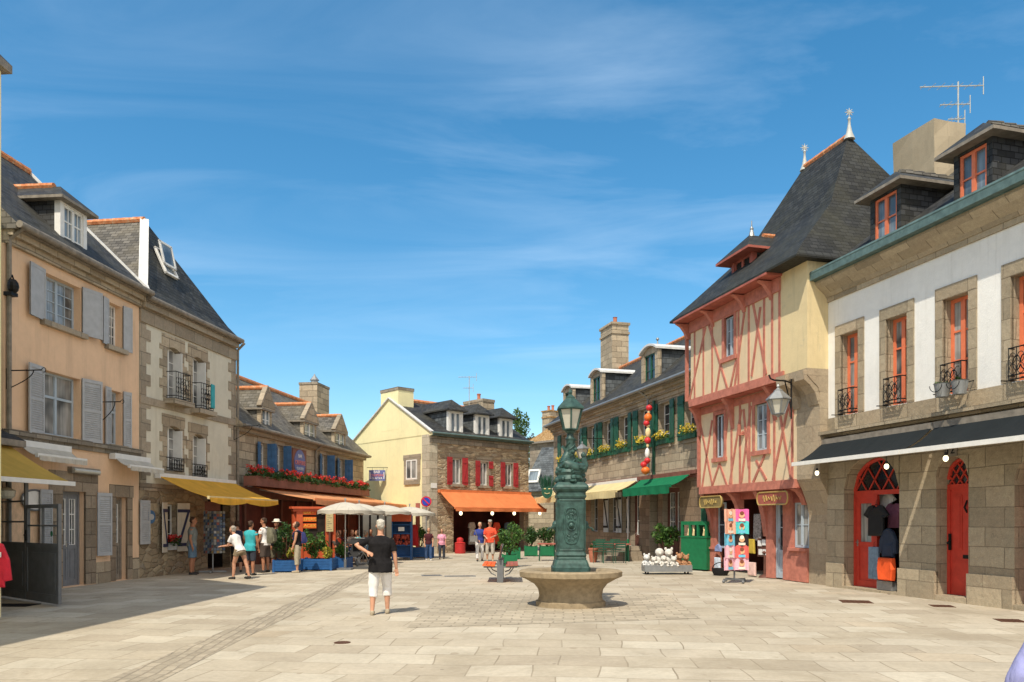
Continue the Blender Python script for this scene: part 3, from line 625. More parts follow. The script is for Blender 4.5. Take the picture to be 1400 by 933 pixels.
for i in range(len(ln) - 1): m.face([(*edge_l[i], .004), (*edge_r[i], .004), (*edge_r[i + 1], .004), (*edge_l[i + 1], .004)])
struct(m.build('drain_channel', 'setts'))
g4 = [G(*p) for p in ((556, 859), (958, 846), (912, 813), (606, 811))]
sheet('fountain_paving', [(p.x, p.y) for p in g4], .004, 'fountain_setts')
# covers let into the paving
def cover(px, py, w, h, mat, label, rot=0.0, group=None, name='drain_cover'):
    c = G(px, py); mb = MB(); ca, sa = math.cos(rot), math.sin(rot); X, Y = V((ca, sa, 0)), V((-sa, ca, 0))
    mb.obox(c - X * w / 2 - Y * h / 2 + V((0, 0, -.02)), X * w, Y * h, V((0, 0, .027)))
    n = 5
    for i in range(n): mb.obox(c - X * w * .42 - Y * h / 2 * .8 + Y * h * .8 * i / n + V((0, 0, .0075)), X * w * .84, Y * h * .05, V((0, 0, .004)))
    return tag(mb.build(name, mat), label, 'drain cover', group)
RC = 'rusty covers along the red doors'
cover(1170, 823, .55, .6, 'rust_iron', 'rusty cover leftmost of the row beside the red shop doors', 1.32, RC); cover(1225, 812, .42, .42, 'rust_iron', 'rusty cover in front of the open red shop door', 1.32, RC)
cover(1288, 829, .4, .4, 'rust_iron', 'rusty cover in front of the closed red door', 1.32, RC); cover(1381, 849, .42, .4, 'rust_iron', 'rusty cover nearest the right edge of the square', 1.32, RC)
cover(590, 787, .62, .5, 'dark_grey', 'small dark iron cover left of the bench in the paving', .2); cover(629, 788, .95, .42, 'dark_grey', 'wide dark iron cover between walking man and bench', .1)
c = G(468, 879); mb = MB(); mb.lathe(c + V((0, 0, -.01)), [(.115, 0), (.115, .016), (.09, .016), (.09, .012), (.001, .012)], 20); tag(mb.build('drain_cover', 'rust_iron'), 'small round iron cap in the pale paving at front', 'drain cover')
mb = MB(); c = G(12, 828); mb.box(c.x - .9, c.x + .5, c.y - .25, c.y + .25, -.01, .012); tag(mb.build('door_mat', 'black'), 'dark doormat lying before the glazed wind screen', 'mat')

# ------------------------------------------------------------------ left: yellow neighbour (only its corner shows) and the annex
A = thing('corner_house', 'tall yellow house of which only a narrow edge shows at left', 'house', (-9.05, 13.6, 0))
pn = Plane((-9.92, 1.0), (-9.015, 13.55)); Hn = 9.62
wn0 = [(u, u + 1.1, z, z + h_, .25) for z, h_ in ((4.1, 1.7), (6.9, 1.6)) for u in (1.6, 5.2, 9.4)] + [(2.0, 3.4, .03, 2.7, .3), (6.0, 8.4, .5, 2.6, .3), (9.6, 10.8, .03, 2.7, .3)]
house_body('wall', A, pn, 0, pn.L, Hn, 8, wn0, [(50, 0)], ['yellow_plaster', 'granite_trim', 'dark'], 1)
for h in wn0:
    window(A, pn, h, 'white_paint', 'glass_curtain', 3, 2, 1, .2)
    if h[2] > 3: surround(A, pn, h, 'granite_trim', .16, .02, .2, (.12, .05))
rings_roof('roof', A, pn, [(-.2, pn.L + .12, .12, -8.3, Hn + .16), (-.2, pn.L + .12, -4, -4, Hn + 4.2)], ['slate', 'yellow_plaster', 'gutter'])
p1 = vp_plane(800, 15100, 5, 190); L1 = p1.L
an = thing('shop_annex', 'low annex with small slate roof behind the old yellow awning', 'house', p1.P(-1.6, 0, 0))
mb = MB(); mb.pbox(p1, -3.0, -.02, -.05, 3.45, -4, -.02); mb.build('wall', 'granite', an)
rings_roof('roof', an, p1, [(-3.1, .12, .45, -4, 3.5), (-3.1, .02, -3.6, -4, 5.6)], ['slate', 'slate', 'gutter'])

# ------------------------------------------------------------------ orange house
H1 = thing('orange_house', 'orange plastered house with grey shutters and a slate dormer', 'house', p1.P(L1 / 2, 0, 0))
h_up1 = (*p1.rect(60, 110, 383, 447), .26); h_up2 = (*p1.rect(147, 166, 416, 475), .26); h_m1 = (*p1.rect(58.6, 109.6, 512, 598), .26); h_m2 = (*p1.rect(150, 166.5, 535, 609), .26)
def R3(pl, x0, x1, yt, yb, rec, d=0.0, zb=None): r = pl.rect(x0, x1, yt, yb, d); return (r[0], r[1], r[2] if zb is None else zb, r[3], rec)
h_d1 = R3(p1, 85.5, 117, 672, 798, .3, zb=.02); h_d2 = R3(p1, 158, 174, 680, 793, .3, zb=.02)
ZE = 8.3
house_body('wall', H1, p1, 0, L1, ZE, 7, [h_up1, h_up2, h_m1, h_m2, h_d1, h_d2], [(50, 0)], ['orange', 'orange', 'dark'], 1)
for h, g in ((h_up1, 'glass_curtain'), (h_up2, 'glass_curtain'), (h_m1, 'glass_curtain'), (h_m2, 'glass_curtain')):
    b = h is h_m1 or h is h_m2; w = window(H1, p1, h, 'blue_grey_paint' if b or h is h_up1 else 'white_paint', g, 1 if b else 4, 2, 1 if b else 2, .24, .055)
    s = MB(); s.pbox(p1, h[0] - .14, h[1] + .14, h[2] - .13, h[2] - .002, -.04, .13); s.build('sill', 'granite_trim', w)
    wd = min((h[1] - h[0]) * .5, .62)
    if b:
        for z in (h[2] + (h[3] - h[2]) * .62,):
            t = MB(); t.pbox(p1, h[0] + .05, h[1] - .05, z - .03, z + .03, -.244, -.18); t.build('transom', 'blue_grey_paint', w)
    shutter(H1, p1, h[0] - .02, wd, h[2] - .03, h[3] + .04, -1, 8, 'shutter_grey', 'louver' if b else 'panel'); shutter(H1, p1, h[1] + .02, wd, h[2] - .03, h[3] + .04, 1, 14, 'shutter_grey', 'louver' if b else 'panel')
def door(parent, pl, h, mat, glass='glass', leaves=2, zp=.95, rec=.25, frame='white_paint', rows=3, cols=2, handle=True, transom=0.0):
    a, b, c, e = h[:4]; rec = rec; D0, D1 = -rec, -rec + .06; mb = MB(); lw = (b - a) / leaves; top = e - transom
    fr = .07
    mb.pbox(pl, a + .002, a + fr, c, e, D0, D1 + .02); mb.pbox(pl, b - fr, b - .002, c, e, D0, D1 + .02); mb.pbox(pl, a + fr, b - fr, top - fr, top, D0, D1 + .02)
    lw = (b - a - 2 * fr) / leaves; wins = []
    for k in range(leaves):
        x0, x1 = a + fr + k * lw + .004, a + fr + (k + 1) * lw - .004; s = min(.11, lw * .17)
        mb.pbox(pl, x0, x0 + s, c, top - fr, D0 + .005, D1); mb.pbox(pl, x1 - s, x1, c, top - fr, D0 + .005, D1)
        mb.pbox(pl, x0 + s, x1 - s, c, c + .16, D0 + .005, D1); mb.pbox(pl, x0 + s, x1 - s, top - fr - .12, top - fr, D0 + .005, D1); mb.pbox(pl, x0 + s, x1 - s, c + zp, c + zp + .1, D0 + .005, D1)
        mb.pbox(pl, x0 + s, x1 - s, c + .16, c + zp, D0 + .01, D1 - .02); mb.pbox(pl, x0 + s + .05, x1 - s - .05, c + .22, c + zp - .06, D0 + .02, D1 - .006)
        wins.append((x0 + s, x1 - s, c + zp + .1, top - fr - .12))
    dr = mb.build('door', mat, parent)
    g = MB(); f = MB()
    for x0, x1, z0, z1 in wins:
        g.pbox(pl, x0 - .005, x1 + .005, z0 - .005, z1 + .005, D0 + .02, D0 + .028)
        f.pbox(pl, x0, x0 + .03, z0, z1, D0 + .03, D1 - .004); f.pbox(pl, x1 - .03, x1, z0, z1, D0 + .03, D1 - .004)
        for j in range(0, rows + 1): z = z0 + (z1 - z0) * j / rows; f.pbox(pl, x0 + .03, x1 - .03, max(z0, z - .013), min(z1, z + .013), D0 + .03, D1 - .006)
        for i in range(1, cols): x = x0 + (x1 - x0) * i / cols; f.pbox(pl, x - .012, x + .012, z0, z1, D0 + .032, D1 - .008)
    g.build('pane', glass, dr); f.build('glazing_bars', frame, dr)
    if handle:
        k = MB(); x = b - fr - lw * (leaves - 1) - .05 if leaves > 1 else a + fr + .06; k.pbox(pl, x - .02, x + .02, c + 1.0, c + 1.16, D1 - .002, D1 + .012); k.tube([pl.P(x, c + 1.1, D1), pl.P(x, c + 1.1, D1 + .05), pl.P(x + .1, c + 1.1, D1 + .055)], .011, 6); k.build('handle', 'steel', dr)
    if transom:
        tp = MB(); tp.pbox(pl, a + fr, b - fr, top + .0, e, D0 + .02, D0 + .028); tp.build('transom_pane', glass, dr)
    return dr
door(H1, p1, h_d1, 'grey_door', transom=.0); surround(H1, p1, h_d1, 'granite', .42, .012, .5, name='door_surround')
door(H1, p1, h_d2, 'gutter', leaves=1, rows=3); surround(H1, p1, h_d2, 'granite', .24, .014, .34, name='door_surround')
u1a, u1b = h_d1[1] + .45, h_d1[1] + .95
shutter(H1, p1, h_d1[1] + .43, .5, .75, h_d1[3], 1, 10, 'shutter_grey'); shutter(H1, p1, h_d1[0] - .44, .5, .75, h_d1[3], -1, 8, 'shutter_grey')
each(H1, 'plinth', 'granite_warm', p1, [(x0, x1, -.02, zt, -.05, dd) for (x0, x1, zt, dd) in ((h_d1[1] + .425, h_d2[0] - .25, .58, .018), (h_d2[1] + .245, L1 - .01, .62, .02), (0.01, h_d1[0] - .425, .5, .018))])
mb = MB(); zc = 3.62; mb.pbox(p1, 0, L1, zc + .04, zc + .16, -.05, .14); mb.pbox(p1, 0, L1, zc - .08, zc + .04, -.05, .06); mb.build('string_course', 'granite_grey', H1)
mb = MB(); mb.pbox(p1, 0, L1, ZE - .32, ZE - .15, -.05, .10); mb.pbox(p1, 0, L1, ZE - .15, ZE - .0, -.05, .22); mb.build('cornice', 'granite_warm', H1)
rf1 = rings_roof('roof', H1, p1, [(-.05, L1 + .05, .34, -7.3, ZE + .12), (-.05, L1 + .05, -3.5, -3.5, 12.1)], ['slate', 'slate_light', 'gutter'])
mb = MB()
for k in (0,):
    a, b = p1.P(L1 + .03, ZE + .16, .3), p1.P(L1 + .03, 12.13, -3.5); mb.bar(a, b, .1, .06, up=p1.t3)
mb.build('verge_flashing', 'zinc_white', rf1); ridge_tiles(rf1, p1.P(0, 12.12, -3.5), p1.P(L1, 12.12, -3.5))
gutter(H1, p1, -.05, L1, ZE + .07, .42, .085, 'gutter', [(.08, .2)])
dw0, dw1, dz0, dz1 = p1.rect(80, 116.5, 297, 343, -.25); dc = (dw0 + dw1) / 2
dormer(H1, p1, dc, dw1 - dw0, ZE + .1, ZE + 1.58, -.2, 3.0, 'hip', ['slate', 'slate', 'white_paint', 'gutter'], .55, .2, (ZE + .3, ZE + 1.5), 'white_paint', 'glass_blue', 3, 2, .06)
dm = [c for c in H1.children if c.name.startswith('dormer')][0]; ridge_tiles(dm, p1.P(dc, ZE + 2.14, -.75), p1.P(dc, ZE + 2.14, -3.0), .09)
def bracket_arm(pl, px, py, L, name, label, scroll=True, drop=.5):
    u, z = pl.uz(px, py); mb = MB(); mb.pbox(pl, u - .02, u + .02, z - drop, z + .05, 0, .03)
    mb.tube([pl.P(u, z, .02), pl.P(u, z, L)], .014, 6)
    pts = [pl.P(u, z - drop + drop * t, .02 + (L * .75) * math.sin(t * math.pi / 2)) for t in [i / 8 for i in range(9)]]; mb.tube(pts, .011, 6)
    c = [pl.P(u, z + .05 * math.sin(a), L + .05 - .05 * math.cos(a)) for a in [i * .5 for i in range(11)]]; mb.tube(c, .009, 5)
    return tag(mb.build(name, 'iron'), label, 'bracket')
bracket_arm(p1, 9, 507, .85, 'sign_bracket', 'empty scrolled iron bracket high on the orange wall near the drainpipe', drop=.42)
bracket_arm(p1, 131, 550, .7, 'sign_bracket', 'empty square iron bracket between the shutters of the orange house', drop=.62)
mb = MB(); u, z = p1.uz(9, 392); mb.ball(p1.P(u, z, .16), .12, .12, .17); mb.pbox(p1, u - .1, u + .1, z - .22, z - .14, 0, .2); mb.tube([p1.P(u - .06, z + .1, .1), p1.P(u + .02, z + .26, .12), p1.P(u + .1, z + .05, .14), p1.P(u, z - .3, .08)], .02, 6); tag(mb.build('cable_bundle', 'iron'), 'tangle of dark cables fixed on the orange wall by the pipe', 'cable')
# two folded awnings, lamp box, oval board
for i, (xa, xb, lab) in enumerate(((18, 86, 'nearly closed white awning at left above the shop door'), (149, 196, 'nearly closed white awning at right end of orange house'))):
    ua, ub = p1.u(xa), p1.u(xb); awning('folded_awning', lab, p1, ua, ub, 3.47, 3.2, .62, 'white_fabric', val=.12, cass='white_paint', group='folded white awnings', wav=.01)
ua, ub = p1.u(92), p1.u(131); mb = MB(); z = 2.98
mb.pbox(p1, ua, ub, z - .07, z + .09, .004, .13); th = thing('wall_lamp', 'long unlit tube lamp above the grey double door', 'lamp', p1.P((ua + ub) / 2, z, 0)); mb.build('housing', 'gutter', th); mb = MB(); mb.tube([p1.P(ua + .05, z, .13), p1.P(ub - .05, z, .13)], .055, 10); mb.build('tube', 'frosted', th)
th = thing('wall_sign', 'white oval board on the orange wall behind the wind screen', 'sign', p1.P(p1.u(44), 2.2, 0))
ru0, ru1, rz0, rz1 = p1.rect(27, 62, 668, 698); uc, zc = (ru0 + ru1) / 2, (rz0 + rz1) / 2; ra_, rb_ = (ru1 - ru0) / 2, (rz1 - rz0) / 2; mb = MB(); mb.loft([[p1.P(uc + ra_ * math.cos(a), zc + rb_ * math.sin(a) * (1 if math.sin(a) < 0 else .85), d) for a in [2 * math.pi * k / 28 for k in range(28)]] for d in (.01, .05)]); mb.build('board', 'white_paint', th)
mb = MB(); mb.tube([p1.P(uc + ra_ * math.cos(a), zc + rb_ * math.sin(a) * (1 if math.sin(a) < 0 else .85), .05) for a in [2 * math.pi * k / 28 for k in range(29)]], .025, 6); mb.build('rim', 'dark_grey', th)

# ------------------------------------------------------------------ grey plaster house with granite quoins
p2 = vp_plane(852, 16385, 190.5, 322); L2 = p2.L; Z2 = 8.2
H2 = thing('quoin_house', 'grey plastered house with granite quoins and steep slate pavilion roof', 'house', p2.P(L2 / 2, 0, 0))
hA = R3(p2, 228, 246, 476, 548, .3); hB = R3(p2, 263, 278, 489, 561, .3); hC = R3(p2, 228, 246, 583, 645, .3); hD = R3(p2, 263, 278, 594, 653, .3)
hW = R3(p2, 227, 240.5, 690, 752, .25); hS = (*R3(p2, 284, 315, 684, 775, .3, zb=.02), 1.6)
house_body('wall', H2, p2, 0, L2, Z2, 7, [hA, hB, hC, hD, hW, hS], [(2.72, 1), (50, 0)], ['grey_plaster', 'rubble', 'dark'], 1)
for h in (hA, hB, hC, hD):
    surround(H2, p2, h, 'granite_warm', .22, .018, .34, (.14, .06), True, .09); w = window(H2, p2, h, 'white_paint', 'glass_curtain', 4, 2, 1, .24)
    sh = MB(); A_ = V(p2.P(h[1] - .03, 0, -.2)); sh.pbox(p2, h[1] - .055, h[1] - .02, h[2] + .05, h[3] - .12, -.2, .10); sh.build('shutter', 'white_paint', H2)
def balcony(parent, pl, a, b, z0, z1, d, mat='iron', name='balcony_rail', density=.13):
    mb = MB(); r = .011
    for z in (z0, z0 + .08, z1):
        mb.tube([pl.P(a, z, 0), pl.P(a, z, d), pl.P(b, z, d), pl.P(b, z, 0)], r * 1.3, 5)
    n = max(3, int((b - a) / density))
    for i in range(n + 1):
        u = a + (b - a) * i / n; mb.tube([pl.P(u, z0, d), pl.P(u, z1, d)], r * .8, 5)
        if i < n:
            w = (b - a) / n
            for zz, sg in ((z0 + (z1 - z0) * .33, 1), (z0 + (z1 - z0) * .68, -1)):
                mb.tube([pl.P(u + w / 2 + sg * w * .42 * math.cos(t), zz + .09 * math.sin(t) * (1 + .2 * t / 6), d) for t in [k * .55 for k in range(12)]], r * .75, 4)
    uc = (a + b) / 2
    for s_ in (-1, 1): mb.tube([pl.P(uc + s_ * .09 * (1 - math.cos(t)) * .9, (z0 + z1) / 2 + .14 * math.sin(t), d + .005) for t in [k * .5 for k in range(13)]], r, 5)
    return mb.build(name, mat, parent)
for h, hh, dd in ((hA, .85, .34), (hB, .85, .34), (hC, .42, .12), (hD, .42, .12)): balcony(H2, p2, h[0] - .04, h[1] + .04, h[2] + .02, h[2] + hh, dd)
for h in (hA, hB): m = MB(); m.pbox(p2, h[0] - .2, h[1] + .2, h[2] - .16, h[2] - .01, .02, .4); m.build('balcony_slab', 'granite_trim', H2)
for s_, u in ((1, 0.004), (-1, L2 - .004)):
    mb = MB(); z = 2.72; k = 0
    while z < Z2 - .6:
        w = .52 if k % 2 else .30; mb.pbox(p2, min(u, u + s_ * w), max(u, u + s_ * w), z, z + .335, -.05, .022); z += .335; k += 1
    mb.build('quoins', 'granite_trim', H2)
zb_ = p2.uz(250, 561)[1]; mb = MB(); mb.pbox(p2, 0, L2, zb_ - .1, zb_ + .12, -.05, .045); mb.build('string_course', 'granite_trim', H2)
mb = MB(); mb.pbox(p2, 0, L2, 2.6, 2.82, -.05, .03); mb.build('base_course', 'granite', H2)
mb = MB(); mb.pbox(p2, 0, L2, Z2 - .62, Z2 - .2, -.05, .06); mb.pbox(p2, 0, L2 - .1, Z2 - .2, Z2, -.05, .2); mb.build('cornice', 'granite_trim', H2)
um = p2.u(250); za = 11.5; da = -1.35
rf2 = rings_roof('roof', H2, p2, [(-.02, L2 - .05, .26, -7.2, Z2 + .1), (.25, L2 - .45, -.05, -6.9, Z2 + .5), (um, um, da, -5.6, za)], ['slate', 'slate_light', 'gutter'])  # same slate all round; paler material on the side slopes paints in sunlight
mb = MB(); mb.bar(p2.P(.25, Z2 + .52, -.05), p2.P(um, za + .02, da), .26, .07, up=V((0.3, -.5, 1))); mb.bar(p2.P(-.02, Z2 + .13, .26), p2.P(.25, Z2 + .52, -.05), .26, .07, up=V((0.3, -.5, 1))); mb.build('hip_flashing', 'zinc_white', rf2)
ridge_tiles(rf2, p2.P(um, za, da), p2.P(um, za, -5.6))
gutter(H2, p2, -.02, L2 - .1, Z2 + .06, .33, .08, 'gutter', [(L2 + .04, .15)])
# open skylight on the steep front slope
us, zs = p2.uz(230, 390, -.55); T = (p2.P(um, za, da) - p2.P(um, Z2 + .5, -.05)).normalized(); nn = p2.t3.cross(T); nn = nn if nn.dot(p2.n3) > 0 else -nn
def on_slope(u, s): return p2.P(u, Z2 + .5, -.05) + T * s + nn * .03
sk = MB(); a0 = on_slope(us - .35, 1.0)
for o_, x_, y_ in ((0, .7, .07), (.9, .7, .07)): sk.obox(a0 + T * o_, p2.t3 * x_, T * y_, nn * .08)
for o_ in (0, .63): sk.obox(a0 + p2.t3 * o_, p2.t3 * .07, T * .97, nn * .08)
sk.obox(a0 + nn * .02, p2.t3 * .7, T * .97, nn * .01, 1)
sash = (T * .97 + nn * .2).normalized()
for o_ in (0, .63): sk.obox(a0 + T * .3 + nn * .08 + p2.t3 * o_, p2.t3 * .07, sash * .8, nn * .05, 0)
for o_ in (0, .74): sk.obox(a0 + T * .3 + nn * .08 + sash * o_, p2.t3 * .7, sash * .07, nn * .05, 0)
sk.obox(a0 + T * .3 + nn * .1, p2.t3 * .7, sash * .8, nn * .01, 1)
sk.build('skylight', ['white_paint', 'glass_blue'], rf2)
# ground floor: window with cream and navy shutters
window(H2, p2, hW, 'white_paint', 'glass', 3, 2, 1, .2)
zt, zb = p2.uz(220, 686)[1], p2.uz(220, 760)[1]
for uh, sd in ((hW[0] - .01, -1), (hW[1] + .01, 1)): shutter(H2, p2, uh, .46, zb + .1, zt - .03, sd, 16 if sd < 0 else 22, 'shutter_white', 'zbrace', mat2='navy')
ug = p2.u(196); shutter(H2, p2, ug + .25, .5, 1.0, 2.3, -1, 3, 'shutter_grey')
th = thing('wall_plaque', 'small blue enamel plaque beside the grey shutter on rubble wall', 'sign', p2.P(p2.u(205), 1.9, 0)); u, z = p2.uz(205, 707); mb = MB(); mb.loft([[p2.P(u + .2 * math.cos(a), z + .2 * math.sin(a), d) for a in [2 * math.pi * k / 20 for k in range(20)]] for d in (.02, .05)]); mb.build('plate', 'shutter_blue', th); mb = MB(); mb.loft([[p2.P(u + .13 * math.cos(a), z + .09 * math.sin(a), d) for a in [2 * math.pi * k / 20 for k in range(20)]] for d in (.05, .056)]); mb.build('emblem', 'shutter_grey', th)
bracket_arm(p2, 319, 583, .95, 'sign_bracket', 'long empty iron bracket at the corner of the grey plaster house', drop=.5)

# ------------------------------------------------------------------ stone creperie house
p3 = vp_plane(852, 16385, 322.5, 497); L3 = p3.L; Z3 = 5.15
H3 = thing('stone_house', 'low granite house with three stone dormers and blue shutters', 'house', p3.P(L3 / 2, 0, 0))
wn = [R3(p3, 355, 364.5, 606, 645, .28), R3(p3, 377.5, 386.5, 609, 648, .28), R3(p3, 439, 446.5, 622, 655, .28), R3(p3, 463, 470.5, 628, 659, .28)]
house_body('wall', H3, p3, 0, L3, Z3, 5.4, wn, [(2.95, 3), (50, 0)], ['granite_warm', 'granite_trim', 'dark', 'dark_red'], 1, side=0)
for h in wn:
    window(H3, p3, h, 'white_paint', 'glass_curtain', 3, 2, 1, .2); surround(H3, p3, h, 'granite_trim', .16, .012, .2)
    shutter(H3, p3, h[0] - .01, (h[1] - h[0]) * .62, h[2], h[3], -1, 12, 'shutter_blue', 'plank'); shutter(H3, p3, h[1] + .01, (h[1] - h[0]) * .55, h[2], h[3], 1, 80, 'shutter_blue', 'plank')
mb = MB(); mb.pbox(p3, 0, L3, Z3 - .16, Z3, -.05, .16); mb.build('cornice', 'granite_trim', H3)
rf3 = rings_roof('roof', H3, p3, [(-.05, L3 + .1, .3, -5.6, Z3 + .12), (-.02, L3 - .2, -2.6, -2.6, 7.95)], ['slate_light', 'granite_warm', 'gutter'])
ridge_tiles(rf3, p3.P(0, 7.97, -2.6), p3.P(L3 - .25, 7.97, -2.6)); gutter(H3, p3, -.03, L3 + .1, Z3 + .06, .36, .07, 'gutter', [(p3.u(430), 3.4)])
for xa, xb, yap, wx, yb in ((355, 370, 531, (363, 369), 588), (413.5, 431, 553, (421, 427), 604), (456, 471, 569, (462, 468), 614)):
    a, b = p3.u(xa), p3.u(xb); uc = (a + b) / 2; zap = p3.uz((xa + xb) / 2, yap)[1]; w = b - a
    dm = dormer(H3, p3, uc, w, Z3 - .1, zap - .75, .05, 2.6, 'gable', ['slate_light', 'slate_light', 'granite_warm', 'gutter'], .75, .1, (Z3 + .12, zap - .85), 'white_paint', 'glass_blue', 2, 1, .05)
    ridge_tiles(dm, p3.P(uc, zap + .02, .12), p3.P(uc, zap + .02, -2.4), .09)
    m = MB()
    for s_ in (-1, 1): m.bar(p3.P(uc + s_ * (w / 2 + .1), zap - .8, .04), p3.P(uc, zap + .03, .04), .16, .2, up=p3.n3)
    m.build('gable_coping', 'granite_trim', dm)
    m = MB(); m.bar(p3.P(a - .35, Z3 + .35, -.1), p3.P(a - .12, zap - .6, -2.0), .16, .03, up=V((0, 0, 1))); m.build('flashing', 'zinc_white', dm)
uc = p3.u(431, -2.6); ch = chimney(rf3, p3, uc - .95, uc + .75, -3.1, -2.1, 6.2, p3.uz(431, 530, -2.6)[1], 'granite_warm', band=False)
mb = MB(); cpt = p3.P(uc - .1, p3.uz(431, 527, -2.6)[1] + .1, -2.6); mb.lathe(cpt, [(.2, 0), (.2, .14), (.26, .15), (.05, .42), (.03, .5)], 12); mb.build('chimney_cowl', 'zinc', ch)
uc = p3.u(330, -2.6); chimney(rf3, p3, .0, .95, -2.9, -1.9, 6.0, p3.uz(328, 486, -2.4)[1], 'granite_warm', band=False)
fbx = thing('flower_box', 'long reddish wooden flower box of red geraniums across the stone house', 'flower box', p3.P(L3 / 2, 3.0, .5))
ua, ub = p3.u(323), p3.u(505, .8); zb = 2.98
mb = MB()
for i in range(14): x0, x1 = ua + (ub - ua) * i / 14, ua + (ub - ua) * (i + 1) / 14; mb.pbox(p3, x0 + .004, x1 - .004, zb, zb + .36, .76, .8)
mb.pbox(p3, ua, ub, zb, zb + .05, .3, .76); mb.pbox(p3, ua, ub, zb, zb + .34, .3, .33); mb.pbox(p3, ua - .03, ua, zb, zb + .36, .3, .8); mb.pbox(p3, ub, ub + .03, zb, zb + .36, .3, .8); mb.pbox(p3, ua, ub, zb + .34, zb + .37, .75, .82)
mb.build('box', 'box_wood', fbx)
lf = MB(); fl = MB(); random.seed(11)
for i in range(5200):
    u = random.uniform(ua, ub); hgt = random.random(); leaves(lf, [p3.P(u, zb + .30 + .38 * hgt * (.75 + .25 * math.sin(u * 3.1)), random.uniform(.3, .88) + .05 * math.sin(u * 5))], .12)
for i in range(330):
    u = random.uniform(ua, ub)
    if math.sin(u * 2.3) + math.sin(u * 5.1 + 1) + random.uniform(-.9, 1.3) < -.15: continue
    c = p3.P(u, zb + .58 + random.uniform(-.08, .16), random.uniform(.42, .92))
    for q in range(9): leaves(fl, [c + V((random.gauss(0, .05), random.gauss(0, .05), random.gauss(0, .035)))], .075, aspect=.9)
lf.build('foliage', 'leaf_dark', fbx); fl.build('flowers', 'petal_red', fbx)
# fascia below the box and terrace front
mb = MB(); mb.pbox(p3, .0, L3, 2.55, 2.96, -.02, .34); mb.build('fascia', 'brown_wood', H3)
mb = MB()
for i in range(9): u = L3 * (i + .3) / 9; mb.pbox(p3, u, u + .14, 0, 2.55, .0, .1)
mb.pbox(p3, 0, L3, .0, .7, .005, .06); mb.build('shopfront_frame', 'brown_wood', H3)
th = thing('wall_sign', 'round blue and red board between blue shutters of stone house', 'sign', p3.P(p3.u(408), 4, 0))
u0, u1, z0, z1 = p3.rect(398.5, 417.5, 614.5, 652); mb = MB(); mb.pbox(p3, u0, u1, z0, z1, .004, .05); mb.build('board', 'box_wood', th)
uc, zc = (u0 + u1) / 2, (z0 + z1) / 2; rr = min(u1 - u0, z1 - z0) * .48; mb = MB(); mb.loft([[p3.P(uc + rr * (u1 - u0) / (z1 - z0) * .9 * math.cos(a) if False else uc + rr * math.cos(a), zc + rr * math.sin(a), d) for a in [2 * math.pi * k / 28 for k in range(28)]] for d in (.05, .07)])
M['sign_blue'] = m_plain('sign_blue', (0.12, 0.15, 0.36), 0.5); M['sign_pink'] = m_plain('sign_pink', (0.68, 0.22, 0.22), 0.5); M['sign_orange'] = m_plain('sign_orange', (0.80, 0.13, 0.02), 0.5); M['sign_yellow'] = m_plain('sign_yellow', (0.85, 0.52, 0.08), 0.5)
mb.build('disc', 'sign_blue', th)
add_text(th, 'BAR', .22, p3.P(uc, zc + rr * .5, .072), p3.t3, (0, 0, 1), 'white'); add_text(th, 'CREPERIE', .26, p3.P(uc, zc, .072), p3.t3, (0, 0, 1), 'sign_pink', .01); add_text(th, 'GLACIER', .18, p3.P(uc, zc - rr * .45, .072), p3.t3, (0, 0, 1), 'white')
# ------------------------------------------------------------------ far house: yellow gable, rubble front
C4 = (-113 / 1150 * 43, 43 * S); p4 = Plane(C4, (0.95, 48.2 * S)); L4 = p4.L; Z4 = 6.12; D4 = 7.3
H4 = thing('gable_house', 'house with pale yellow gable and rubble front with red shutters', 'house', p4.P(L4 / 2, 0, 0))
wf = [R3(p4, 618.5, 630.5, 627, 662, .2), R3(p4, 656.5, 667, 632, 664, .2), R3(p4, 690.5, 700.5, 634, 665, .2)]
hs = (*R3(p4, 620, 716, 690, 752, .35, zb=.03), 2.2)
house_body('wall', H4, p4, 0, L4, Z4, D4, wf + [hs], [(50, 0)], ['rubble_far', 'granite_trim', 'dark_red', 'yellow_plaster'], 1, side=3)
for i, h in enumerate(wf):
    window(H4, p4, h, 'white_paint', 'glass_curtain', 1, 2, 1, .16, .06); surround(H4, p4, h, 'granite_trim', .22, .02, .25, (.14, .05)); w = (h[1] - h[0]) * .62
    shutter(H4, p4, h[0] - .04, w, h[2] - .05, h[3] + .05, -1, 4, 'shutter_red', 'zbrace', d=.04)
    if i == 1:
        for za, zb in ((h[2] - .05, h[2] + .55), (h[3] - .35, h[3] + .05)): shutter(H4, p4, h[1] + .04, w * .85, za, zb, 1, 4, 'shutter_red', 'plank', d=.04)
    else: shutter(H4, p4, h[1] + .04, w, h[2] - .05, h[3] + .05, 1, 4, 'shutter_red', 'zbrace', d=.04)
p4g = Plane((C4[0] - p4.n.x * D4, C4[1] - p4.n.y * D4), C4)
hg = R3(p4g, 556.5, 571, 629, 656, .02); w = MB(); a, b, c, e = hg[:4]
gm = window(H4, p4g, (a, b, c, e, .02), 'white_paint', 'glass_curtain', 1, 2, 1, -.02, .06); surround(H4, p4g, hg, 'granite_trim', .26, .03, .28, (.26, .04))
mb = MB(); mb.pbox(p4g, D4 - .62, D4 - .001, 0, Z4, -.05, .012); mb.pbox(p4, .001, .5, 0, Z4, -.05, .02); M['pale_stone'] = m_ashlar('pale_corner_stone', (.46, .41, .31), .8, .4, .01, .15); mb.build('corner_stones', 'pale_stone', H4)
mb = MB(); mb.pbox(p4, 0, L4, Z4 - .42, Z4 - .1, -.05, .05); mb.build('cornice', 'granite_grey', H4)
